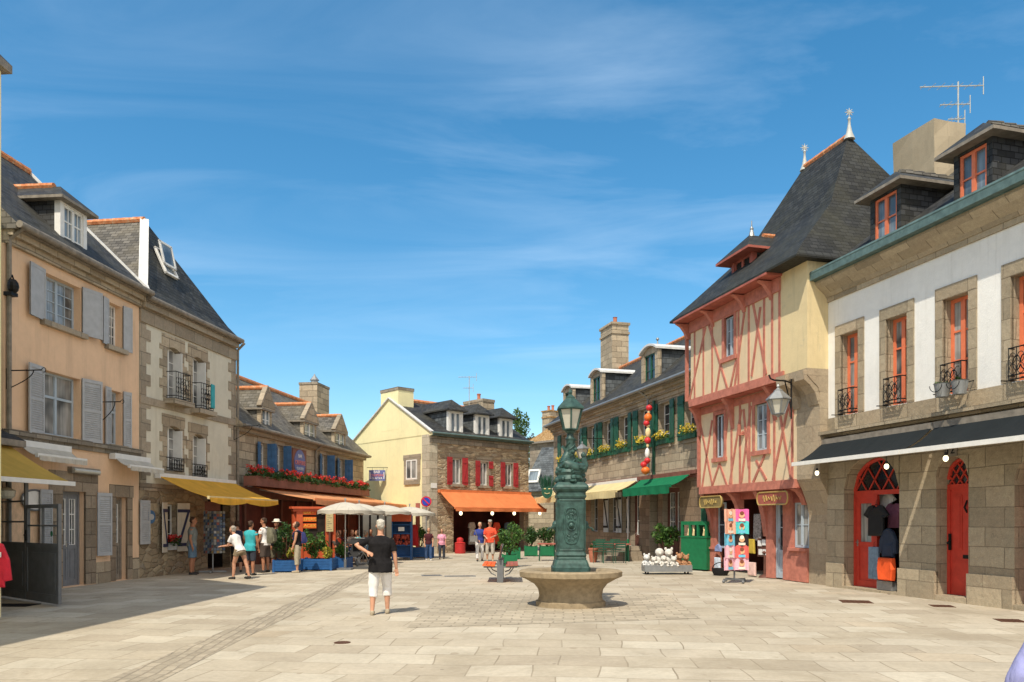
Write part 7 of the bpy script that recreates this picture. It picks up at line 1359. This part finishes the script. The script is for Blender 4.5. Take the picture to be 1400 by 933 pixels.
# ------------------------------------------------------------------ people
SKIN = m_plain('skin', (.52, .27, .17), .55, 0, .12, 12); SKIN_T = m_plain('skin_tanned', (.40, .18, .10), .55, 0, .12, 12); EYE_M = m_plain('eye_dark', (.03, .02, .015), .3); LIP = m_plain('lip', (.42, .13, .11), .5)
CL = {}
def cloth(k, c, var=.14):
    if k not in CL: t = MT('cloth_' + k, .92, spec=.1); o = t.coord('Object'); f = t.noise(o, 6, 5, .6, .5); t.col(t.ramp(f, [(.3, sc3(c, 1 - var)), (.7, sc3(c, 1 + var))])); t.bump(t.noise(t.map(o, (1, 1, .5)), 11, 4, .6, .8), .5, .03); CL[k] = t.m
    return CL[k]
def remesh(name, mb, mats, parent, voxel, it=2, paint=None, fold=0.0):
    off = root_of(parent).location if parent else None
    me = bpy.data.meshes.new(name); me.from_pydata([(x - off.x, y - off.y, z - off.z) for x, y, z in mb.v], [], mb.f); o = bpy.data.objects.new(name, me); COL.objects.link(o)
    md = o.modifiers.new('r', 'REMESH'); md.mode = 'VOXEL'; md.voxel_size = voxel; md.use_smooth_shade = True
    if it: s = o.modifiers.new('s', 'SMOOTH'); s.iterations = it; s.factor = .5
    n = bpy.data.meshes.new_from_object(o.evaluated_get(bpy.context.evaluated_depsgraph_get())); o.modifiers.clear(); o.data = n; n.name = name; bpy.data.meshes.remove(me)
    if fold:
        from mathutils import noise as NZ
        n.update(); nn_ = [v.normal.copy() for v in n.vertices]
        for v, q in zip(n.vertices, nn_): c = v.co + off; v.co += q * (fold * (NZ.noise(V((c.x * 9, c.y * 9, c.z * 4.5))) + .5 * NZ.noise(V((c.x * 19 + c.z * 9, c.y * 19, c.z * 8)))))
    n.materials.clear()
    for m in mats: n.materials.append(m)
    n.polygons.foreach_set('use_smooth', [True] * len(n.polygons)); n.polygons.foreach_set('material_index', [0] * len(n.polygons))
    if paint:
        for p in n.polygons:
            for c, r, mi in paint:
                if (p.center - (c - off)).length < r: p.material_index = mi
    o.parent = parent; return o
def person(label, loc, face, h, top=None, bottom=None, hair=None, pose=None, skin=None, shoes=None, fat=1.0, vox=.0125, hat=None, sleeve=.55, hemleg=1.1, hemtop=-.06, group=None, fem=False):
    P = dict(lean=3, ll=((-.03, .06, -1), (-.01, -.05, -1)), rl=((.03, 0, -1), (.01, -.04, -1)), la=((-.16, -.02, -1), (-.06, .14, -1)), ra=((.16, -.02, -1), (.06, .14, -1)), look=(0, 0), seat=None)
    if pose: P.update(pose)
    k = h / 1.76; loc = V(loc); th = thing('person', label, 'person', loc, group); A = R(face); Rz = Matrix.Rotation(-A, 3, 'Z')
    U = lambda t: V(t).normalized()
    hips = [V((-.095, 0, 0)), V((.095, 0, 0))]; legs = []
    for hp, (a, b) in zip(hips, (P['ll'], P['rl'])): kn = hp + U(a) * .43; an = kn + U(b) * .40; legs.append((hp, kn, an))
    hz = -min(l[2].z for l in legs) + .085 if P['seat'] is None else P['seat'] / k
    ln = R(P['lean']); sp = V((0, math.sin(ln), math.cos(ln))); side = V((1, 0, 0)); fw = V((0, math.cos(ln), -math.sin(ln)))
    W = lambda p: loc + Rz @ (V((p[0], p[1], p[2] + hz)) * k)
    def ring(t, rx, ry, inf=0, dy=0): c = sp * t + fw * dy; return [W(c + side * ((rx + inf) * math.cos(a)) + fw * ((ry + inf) * math.sin(a))) for a in [2 * math.pi * i / 18 for i in range(18)]]
    sw = .93 if fem else 1.0
    TR = [(-.1, .13, .10, 0), (-.04, .165, .118, -.01), (.03, .165, .12, -.005), (.12, .148 if not fem else .132, .108, 0), (.2, .15 if not fem else .135, .112, .005), (.3, .168 * sw, .122, .008), (.38, .178 * sw, .12, .0), (.45, .17 * sw, .10, -.005), (.495, .12, .075, -.01), (.53, .06, .055, -.012)]
    TR = [(t, rx * (fat if t < .42 else 1 + (fat - 1) * .4), ry * (1 + (fat - 1) * 1.5 if t < .42 else 1), dy) for t, rx, ry, dy in TR]
    sx = .178 * sw * (1 + (fat - 1) * .4); sh = [sp * .45 + side * -sx, sp * .45 + side * sx]
    arms = []
    for s0, (a, b) in zip(sh, (P['la'], P['ra'])): el = s0 + U(a) * .28; wr = el + U(b) * .25; arms.append((s0, el, wr, U(b)))
    body = MB(); body.loft([ring(t, rx, ry, 0, dy) for t, rx, ry, dy in TR])
    for hp, kn, an in legs:
        mid = kn * .6 + an * .4; ft = V((hp.x * .25, 1, 0)).normalized() if P.get('toes') is None else U(P['toes']); body.tube([W(hp + V((0, 0, .03))), W(hp * .5 + kn * .5), W(kn), W(mid + V((0, -.012, 0))), W(an)], [.088 * k * (1 + (fat - 1) * .7), .076 * k, .055 * k, .054 * k, .036 * k], 14)
        body.tube([W(an + V((0, 0, .0))), W(an + V((0, -.02, -.045)))], [.036 * k, .036 * k], 10); body.tube([W(an - ft * .05 + V((0, 0, -.05))), W(an + ft * .06 + V((0, 0, -.05))), W(an + ft * .16 + V((0, 0, -.06)))], [.036 * k, .043 * k, .03 * k], 10, squash=.75)
    for i, (s0, el, wr, d) in enumerate(arms):
        sd = 1 if i else -1
        body.tube([W(s0 * .86 + sp * .02), W(s0), W(s0 * .45 + el * .55), W(el), W(el * .65 + wr * .35), W(wr)], [.05 * k, .054 * k, .045 * k, .037 * k, .038 * k, .026 * k], 12)
        px_ = d.cross(V((0, 1, 0))) if abs(d.y) < .8 else d.cross(V((0, 0, 1))); px_.normalize(); pn_ = d.cross(px_)
        cur = pn_ if pn_.dot(fw) < 0 else pn_
        body.tube([W(wr - d * .01), W(wr + d * .04), W(wr + d * .085)], [.026 * k, .036 * k, .034 * k], 10, squash=.55)
        for f in range(4):
            o = wr + d * .08 + px_ * (-.028 + .0185 * f); Lf = (.062, .072, .068, .052)[f]; body.tube([W(o), W(o + d * Lf * .55 + cur * .006), W(o + d * Lf + cur * .026)], [.0095 * k, .009 * k, .0078 * k], 7)
        o = wr + d * .03 + px_ * -.03 * (1 if sd > 0 else 1); body.tube([W(o), W(o + d * .03 - px_ * .022 + cur * .012), W(o + d * .062 - px_ * .026 + cur * .02)], [.0115 * k, .010 * k, .0085 * k], 7)
    yaw, nod = R(P['look'][0]), R(P['look'][1]); hs = (sp + V((0, 0, .8))).normalized(); nb = sp * .50; hc = nb + hs * .205 + fw * .02
    Hm = Matrix.Rotation(-yaw, 3, 'Z') @ Matrix.Rotation(-nod, 3, 'X'); H = lambda x, y, z: hc + Hm @ V((x, y, z))
    body.tube([W(nb - sp * .02), W(nb * .4 + hc * .6), W(hc)], [.058 * k, .052 * k, .05 * k], 12)
    Rw = Rz @ Hm
    body.ball(W(H(0, -.008, .028)), .076 * k, .094 * k, .092 * k, 16, rot=Rw); body.ball(W(H(0, .018, -.045)), .062 * k, .072 * k, .078 * k, 14, rot=Rw); body.ball(W(H(0, .06, -.095)), .028 * k, .026 * k, .024 * k, 8, rot=Rw)
    body.tube([W(H(0, .082, .015)), W(H(0, .108, -.022)), W(H(0, .092, -.034))], [.010 * k, .0155 * k, .012 * k], 8)
    for s in (-1, 1): body.ball(W(H(s * .077, -.005, -.012)), .012 * k, .022 * k, .032 * k, 8, rot=Rw); body.ball(W(H(s * .034, .066, -.03)), .026 * k, .022 * k, .022 * k, 8, rot=Rw)
    body.ball(W(H(0, .078, .03)), .05 * k, .016 * k, .014 * k, 8, rot=Rw); body.ball(W(H(0, .084, -.065)), .024 * k, .010 * k, .011 * k, 8, rot=Rw)
    paint = [(W(H(s * .031, .088, .006)), .0115 * k, 1) for s in (-1, 1)] + [(W(H(x, .092, -.066)), .012 * k, 2) for x in (-.014, 0, .014)]
    remesh('body', body, [skin or SKIN, EYE_M, LIP], th, vox * k, 2, paint); th.children[0].name = 'body'
    if top:
        m = MB(); inf = .016; rg = [ring(t, rx, ry, inf + (.010 if t < .1 else 0), dy) for t, rx, ry, dy in TR if hemtop - .07 < t < .5]; rg[0] = ring(hemtop, TR[1][1], TR[1][2], inf + .016, TR[1][3])
        if sleeve > 0: rg.append(ring(.522, .072, .066, .012, -.012))
        m.loft(rg)
        if sleeve > 0:
            for s0, el, wr, d in arms:
                if sleeve <= 1: e2 = s0 + (el - s0) * sleeve; pts = [W(s0 * .8 + sp * .01), W(s0), W(s0 * .5 + e2 * .5), W(e2)]; rr = [.062 * k, .07 * k, .066 * k, .064 * k]
                else: e2 = el + (wr - el) * (sleeve - 1); pts = [W(s0 * .8 + sp * .01), W(s0), W(el), W(e2)]; rr = [.062 * k, .068 * k, .054 * k, .042 * k]
                m.tube(pts, rr, 12)
        else:
            for s in (-1, 1): m.tube([W(sp * .40 + side * s * .11 + fw * .10), W(sp * .50 + side * s * .105), W(sp * .42 + side * s * .11 - fw * .10)], .028 * k, 8)
        remesh('top', m, [top], th, .014 * k, 1, fold=.012)
    if bottom:
        m = MB(); m.loft([ring(t, rx, ry, .013, dy) for t, rx, ry, dy in ((-.13, .15 * fat, .105 * (1 + (fat - 1) * 1.5), -.005),) + tuple(TR[1:4])])
        for hp, kn, an in legs:
            if hemleg <= 1: e = hp + (kn - hp) * hemleg; pts = [hp + V((0, 0, .02)), hp * .5 + e * .5, e]; rr = [.105, .1, .098]
            else: f = hemleg - 1; e = kn + (an - kn) * f; pts = [hp + V((0, 0, .02)), hp * .5 + kn * .5, kn, e]; rr = [.105, .095, .078, .076 if f < .7 else .066]
            m.tube([W(p) for p in pts], [r * k * (1 + (fat - 1) * .7) for r in rr], 14)
        remesh('trousers' if hemleg > 1.5 else 'shorts', m, [bottom], th, .014 * k, 1, fold=.012)
    if hair:
        hm, style = hair; m = MB(); m.ball(W(H(0, -.018, .038)), .079 * k, .093 * k, .088 * k, 16, rot=Rw); m.ball(W(H(0, -.045, -.01)), .072 * k, .06 * k, .07 * k, 12, rot=Rw)
        for q_ in range(16): a_ = q_ * 2.4; m.ball(W(H(.055 * math.cos(a_), -.04 + .055 * math.sin(a_), .03 + .05 * math.sin(q_ * 1.7))), .03 * k, .03 * k, .03 * k, 7)
        if style == 'long': m.tube([W(H(0, -.05, .02)), W(H(0, -.085, -.08)), W(H(0, -.085, -.2))], [.08 * k, .075 * k, .045 * k], 10)
        if style == 'bob':
            for s in (-1, 1): m.ball(W(H(s * .065, -.02, -.04)), .03 * k, .06 * k, .08 * k, 10, rot=Rw)
        remesh('hair', m, [hm], th, .012 * k, 1)
    if shoes:
        for nm, (hp, kn, an) in zip('lr', legs):
            ft = V((hp.x * .25, 1, 0)).normalized(); m = MB(); m.tube([W(an - ft * .065 + V((0, 0, -.05))), W(an + ft * .06 + V((0, 0, -.052))), W(an + ft * .175 + V((0, 0, -.062)))], [.043 * k, .05 * k, .035 * k], 12, squash=.8); m.tube([W(an + V((0, 0, -.005))), W(an + V((0, -.01, -.05)))], [.043 * k, .046 * k], 10); o = remesh('shoe', m, [shoes], th, .013 * k, 1)
    if hat:
        hm, br = hat; m = MB(); cz = W(H(0, -.01, .07)); prof = [(.155 * k, -.012), (.16 * k, 0), (.10 * k, .012), (.095 * k, .07), (.075 * k, .095), (.02 * k, .09)] if br == 'brim' else [(.085 * k, .0), (.088 * k, .03), (.07 * k, .065), (.02 * k, .075)]
        m.lathe(cz, prof, 18)
        if br != 'brim': m.obox(W(H(-.055, .06, .065)), Rz @ Hm @ V((.11 * k, 0, 0)), Rz @ Hm @ V((0, .11 * k, -.015 * k)), V((0, 0, .01 * k)))
        m.build('hat', hm, th, 'all')
    return th, W, sp, H
c_black = cloth('black', (.016, .015, .016), .3); c_white = cloth('white', (.74, .71, .68), .06); c_grey = cloth('grey', (.20, .215, .20)); c_denim = cloth('denim', (.12, .19, .26)); c_navy = cloth('navy', (.03, .04, .075)); c_teal = cloth('teal', (.05, .38, .42)); c_khaki = cloth('khaki', (.26, .20, .13)); c_brown = cloth('brown', (.09, .07, .06)); c_olive = cloth('olive', (.15, .13, .09)); c_beige = cloth('beige', (.40, .35, .26)); c_red = cloth('orange_red', (.75, .10, .05)); c_pink = cloth('pink', (.72, .30, .40), .5); c_slate = cloth('slate', (.05, .055, .07)); c_stone = cloth('stone', (.46, .42, .36)); c_blue = cloth('royal', (.04, .06, .24)); c_jeans = cloth('jeans', (.05, .09, .19)); c_wine = cloth('wine', (.07, .02, .025)); c_lav = cloth('lavender', (.28, .29, .52))
h_white = m_plain('hair_white', (.46, .43, .37), .9, 0, .25, 40, bump=.6, bsc=90); h_grey = m_plain('hair_grey', (.33, .29, .24), .8, 0, .2, 30); h_brown = m_plain('hair_brown', (.055, .03, .018), .7, 0, .3, 30); h_fair = m_plain('hair_fair', (.28, .19, .10), .8, 0, .2, 30); h_blond = m_plain('hair_blond', (.55, .45, .28), .8, 0, .2, 30)
s_tan = m_plain('shoe_tan', (.36, .30, .21), .7); s_dark = m_plain('shoe_dark', (.03, .027, .025), .6); s_white = m_plain('shoe_white', (.6, .58, .55), .6)
b = G(520, 840)
person('white haired man in black shirt and white knee length trousers walking away', b, -4, 1.76, c_black, c_white, (h_white, 'short'), dict(lean=1, ll=((-.06, -.10, -1), (-.03, -.20, -1)), rl=((.04, .26, -1), (.02, -.06, -1)), la=((-.85, -.42, -.36), (.84, -.34, -.46)), ra=((.26, -.03, -1), (.10, .10, -1)), look=(-8, 0)), SKIN, s_tan, 1.17, .0085, sleeve=.78, hemleg=1.42, hemtop=-.14)
b = G(263, 786); person('man in grey t-shirt and denim shorts standing left of the postcard rack', b + V((-.05, .1, 0)), 75, 1.84, c_grey, c_denim, (h_brown, 'short'), dict(lean=2, la=((-.2, -.2, -1), (.1, .3, -1)), ra=((.15, -.15, -1), (.05, .25, -1)), look=(10, 5)), SKIN_T, s_dark, 1.03, sleeve=.6, hemleg=.95)
b = G(322, 783); person('woman in navy top and long black shorts behind the rack, seen from behind', b + V((0, .15, 0)), -20, 1.72, c_navy, c_black, (h_brown, 'bob'), dict(la=((-.2, .2, -1), (.2, .8, -.3)), ra=((.2, .25, -1), (-.1, .8, -.4))), SKIN, s_dark, 1.05, sleeve=.0, hemleg=1.35, fem=True)
b = G(328, 792); person('grey haired woman in white t-shirt and short khaki shorts bending forward', b, -68, 1.66, c_white, c_khaki, (h_grey, 'short'), dict(lean=26, ll=((-.02, .34, -1), (-.02, .05, -1)), rl=((.02, -.36, -1), (.02, -.28, -1)), la=((-.1, .35, -1), (0, 1, -.1)), ra=((.1, .3, -1), (0, 1, 0.0)), look=(0, -18)), SKIN, s_dark, .96, .0115, sleeve=.6, hemleg=.42, fem=True)
b = G(342, 787); person('person in turquoise top and grey knee shorts with their back turned', b, 15, 1.72, c_teal, c_slate, (h_brown, 'short'), dict(la=((-.1, .3, -1), (.1, .6, -.6)), ra=((.18, .05, -1), (.0, .3, -1))), SKIN_T, s_dark, 1.06, sleeve=.35, hemleg=1.05, hemtop=-.14)
b = G(363, 783); _, W_, sp_, H_ = person('man in white t-shirt and brown shorts wearing an olive backpack', b, -75, 1.82, c_white, c_brown, (h_brown, 'short'), dict(lean=5, la=((-.12, .1, -1), (0, .5, -1)), ra=((.12, .12, -1), (-.05, .7, -.9)), look=(-15, 8)), SKIN_T, s_dark, 1.0, .0115, sleeve=.55, hemleg=.98)
def backpack(W, sp, label, mat, name='backpack', s=1.0, side=0.0):
    c = W(V((side, -.2, .28))); th = thing(name, label, 'backpack', c); m = MB(); q = lambda x, y, z: W(V((side + x * s, -.125 - y * s, .28 + z * s)))
    m.loft([[q(x * a, y * b_, z) for x, y in ((-.13, .0), (.13, .0), (.15, .08), (.1, .19), (-.1, .19), (-.15, .08))] for z, a, b_ in ((-.26, .85, .85), (-.2, 1, 1), (.05, 1, 1), (.18, .85, .8), (.23, .6, .5))]); m.build('sack', mat, th, True); m = MB(); m.loft([[q(x, y, z) for x, y in ((-.09, .17), (.09, .17), (.08, .235), (-.08, .235))] for z in (-.2, 0)]); m.build('pocket', mat, th)
    for s_ in (-1, 1): m = MB(); m.tube([q(s_ * .1, .0, .2), W(V((side + s_ * .11, -.02, .52))), W(V((side + s_ * .11, .14, .42))), W(V((side + s_ * .12, .13, .22))), W(V((side + s_ * .13, -.06, .06)))], .018, 6); m.build('strap', mat, th)
backpack(W_, sp_, 'olive grey backpack on the man in brown shorts', cloth('pack', (.17, .16, .11), .3))
b = G(378, 781); person('man in black printed t-shirt and straw hat facing the square', b, 165, 1.74, c_black, c_olive, (h_brown, 'short'), dict(la=((-.16, .05, -1), (-.05, .3, -1)), ra=((.16, .1, -1), (-.2, .4, -1)), look=(20, -10)), SKIN_T, s_dark, 1.06, .0115, hat=(m_plain('straw_hat', (.72, .66, .54), .85), 'brim'), sleeve=.6, hemleg=1.1)
b = G(407, 783); pw, W_, sp_, H_ = person('woman in black tank top and beige cropped trousers standing in the sun', b, -100, 1.70, c_black, c_beige, (h_brown, 'bob'), dict(lean=3, la=((-.1, .15, -1), (0, .35, -1)), ra=((.12, -.02, -1), (.0, .25, -1)), look=(0, -22)), SKIN, s_tan, .98, .0115, sleeve=0, hemleg=1.55, hemtop=-.03, fem=True)
backpack(W_, sp_, 'small dark blue backpack on the woman in tank top', cloth('pack_blue', (.04, .045, .14), .3), s=.8)
b = G(586, 766.5); person('boy in dark top and blue jeans walking toward the camera', b, 170, 1.42, c_wine, c_jeans, (h_fair, 'short'), dict(ll=((-.04, .12, -1), (0, 0, -1)), rl=((.04, -.1, -1), (0, -.2, -1)), la=((-.2, .1, -1), (.15, .4, -1)), ra=((.2, .1, -1), (-.1, .3, -1))), SKIN, s_white, 1.03, sleeve=.6, hemleg=1.95)
b = G(604, 764.5); person('short dark haired woman in pink and white blouse walking beside the boy', b, 178, 1.36, c_pink, c_slate, (h_brown, 'bob'), dict(ll=((-.04, -.08, -1), (0, -.15, -1)), rl=((.04, .14, -1), (0, -.02, -1))), SKIN, s_dark, 1.12, sleeve=.75, hemleg=1.95, hemtop=-.1, fem=True)
b = G(656, 767.5); person('white haired woman in royal blue top and white trousers in a couple', b, 172, 1.66, c_blue, c_white, (h_blond, 'short'), dict(ll=((-.05, -.1, -1), (0, -.25, -1)), rl=((.04, .14, -1), (0, 0, -1)), la=((-.3, .1, -1), (.2, .3, -1)), ra=((.25, .2, -1), (-.5, .6, -.6))), SKIN, s_dark, 1.08, sleeve=.8, hemleg=1.9, hemtop=-.1, fem=True)
b = G(670, 767.5); person('man in bright orange red shirt, cap and pale trousers in a couple', b, 178, 1.74, c_red, c_stone, (h_grey, 'short'), dict(ll=((-.05, .05, -1), (0, -.05, -1)), rl=((.05, -.02, -1), (0, -.12, -1)), la=((-.25, .1, -1), (.5, .7, -.2)), ra=((.25, .05, -1), (-.3, .8, -.3))), SKIN, s_tan, 1.12, hat=(m_plain('cap_beige', (.42, .38, .32), .8), 'cap'), sleeve=.85, hemleg=1.45, hemtop=-.12)
# seated guests under the parasols
sit = dict(lean=8, ll=((-.1, 1, -.05), (0, -.05, -1)), rl=((.1, 1, -.05), (0, -.05, -1)), la=((-.1, .4, -1), (.3, .9, .1)), ra=((.1, .4, -1), (-.3, .9, .1)), seat=.52)
SG = 'guests seated under the parasols'
for px, py, fc, tp, bt, hr, lab, fem in ((456, 775, 95, c_brown, c_slate, h_brown, 'seated guest in brown behind the small blue planter', False), (464, 773, -80, c_red, c_beige, h_brown, 'seated guest in orange red top near the first parasol pole', True), (492, 768.5, -100, c_teal, c_jeans, h_brown, 'seated guest in turquoise top behind the stroller', True), (472, 767, 180, c_black, c_slate, h_grey, 'seated guest in black facing the square under the parasols', False), (507, 764, 170, c_wine, c_slate, h_brown, 'seated guest in dark red partly behind the walking man', False), (481, 767.5, 160, c_stone, c_jeans, h_fair, 'seated guest in pale top facing the square behind the stroller', True), (463, 768, 150, c_wine, c_jeans, h_brown, 'seated guest in wine red top farther back near menu board', True), (498, 770, 30, c_denim, c_slate, h_grey, 'grey haired seated guest in denim shirt beside the terrace table', False)):
    b = G(px, py); person(lab, b, fc, 1.72, tp, bt, (hr, 'bob' if fem else 'short'), sit, SKIN_T if not fem else SKIN, s_dark, 1.02, .014, sleeve=.6, hemleg=1.95, group=SG, fem=fem)
    bk = Matrix.Rotation(-R(fc), 3, 'Z') @ V((0, -.05, 0)); chair(0, 0, math.pi - R(fc), 'dark chair under the ' + lab.replace('seated guest', 'guest'), 'dark_grey', b + bk)
c = V((2.36, 3.05, 0)); person('person in lavender top at the very right edge, barely in view', c, 5, 1.68, c_lav, c_slate, (h_brown, 'short'), dict(la=((-.55, 0, -1), (-.35, .25, -1)), ra=((.16, -.02, -1), (.06, .14, -1))), SKIN, s_dark, 1.05, sleeve=1.8, hemleg=1.95)
# bags carried, stroller
def handbag(p, label, mat, s=1.0):
    th = thing('handbag', label, 'bag', p); m = MB(); m.loft([[p + V((x * s, y * s, z * s)) for x, y in ((-.16, -.05), (.16, -.05), (.17, .05), (-.17, .05))] for z in (-.12, .0, .12)]); m.build('bag', mat, th); m = MB(); m.tube([p + V((.12 * s * math.cos(a), 0, .12 * s + .22 * s * math.sin(a))) for a in [math.pi * i / 10 for i in range(11)]], .012, 5); m.build('strap', mat, th)
b = G(651, 768); handbag(b + V((-.1, -.12, .95)), 'grey shoulder bag carried by the woman in blue', cloth('bag_grey', (.20, .19, .18)))
b = G(487, 774); th = thing('stroller', 'black pushchair with pale curved frame parked on the terrace', 'stroller', b); m = MB()
for s_ in (-.24, .24):
    q = lambda y, z: b + V((s_ + y * .35, y, z)); m.tube([q(-.35, .12), q(-.1, .35), q(.15, .6), q(.45, 1.02)], .016, 6); m.tube([q(.4, .12), q(.2, .4), q(-.05, .55), q(-.25, .45)], .016, 6)
m.tube([b + V((-.24 + .16, .45, 1.02)), b + V((.24 + .16, .45, 1.02))], .018, 6); m.tube([b + V((-.36 + .2 * 0, -.35, .12)), b + V((-.2, -.42, .3)), b + V((0, -.45, .34)), b + V((.12, -.42, .3)), b + V((.24 - .12, -.35, .12))], .018, 6); m.build('frame', 'steel', th)
m = MB(); m.loft([[b + V((x, y, z)) for x, y in ((-.2 + o, o2 - .2), (.2 + o, o2 - .2), (.2 + o, o2 + .16), (-.2 + o, o2 + .16))] for z, o, o2 in ((.35, -.05, -.1), (.5, 0, 0), (.8, .06, .12), (.98, .08, .18))]); m.build('seat', 'black', th)
m = MB(); m.loft([[b + V((.1 + .22 * math.cos(a), .1 + r_ * math.sin(t) - .12, .75 + r_ * math.cos(t) * .8)) for a in [0, math.pi]] for t in [0]] if False else [[b + V((x, .02 + .3 * math.sin(t) - .1, .72 + .32 * math.cos(t))) for x in (-.16, .30)] + [b + V((x, .02 + .27 * math.sin(t) - .1, .72 + .29 * math.cos(t))) for x in (.30, -.16)] for t in (-1.2, -.6, 0, .6, 1.2)] if True else []); m.build('hood', 'black', th)
for s_ in (-.24, .24):
    for y in (-.35, .4): m = MB(); cc = b + V((s_ + y * .35, y, .1)); m.tube([cc - V((.025, 0, 0)), cc + V((.025, 0, 0))], .1, 14); m.build('wheel', 'dark_grey', th)
# goods seen inside the far shop
random.seed(12)
for i, (px, mm, lab) in enumerate(((645, c_stone, 'pale dress hanging at left inside the far shop'), (663, c_brown, 'brown coat hanging inside the far shop behind the couple'), (679, c_red, 'orange red dress hanging inside the far shop'), (697, c_denim, 'blue dress hanging inside the far shop on the right'), (711, c_navy, 'navy coat hanging at the right door of the far shop'))):
    u, z = p4.uz(px, 722, -.5); garment('hanging_clothes', lab, 'clothes', p4.P(u, z - .05, -.5 - .2 * (i % 2)), p4.t3, [(-.1, .36), (-.19, .32), (-.24, .05), (-.17, .06), (-.22, -.85), (.22, -.85), (.17, .06), (.24, .05), (.19, .32), (.1, .36)], 1.0, mm, thick=.14, group='clothes in the far shop')
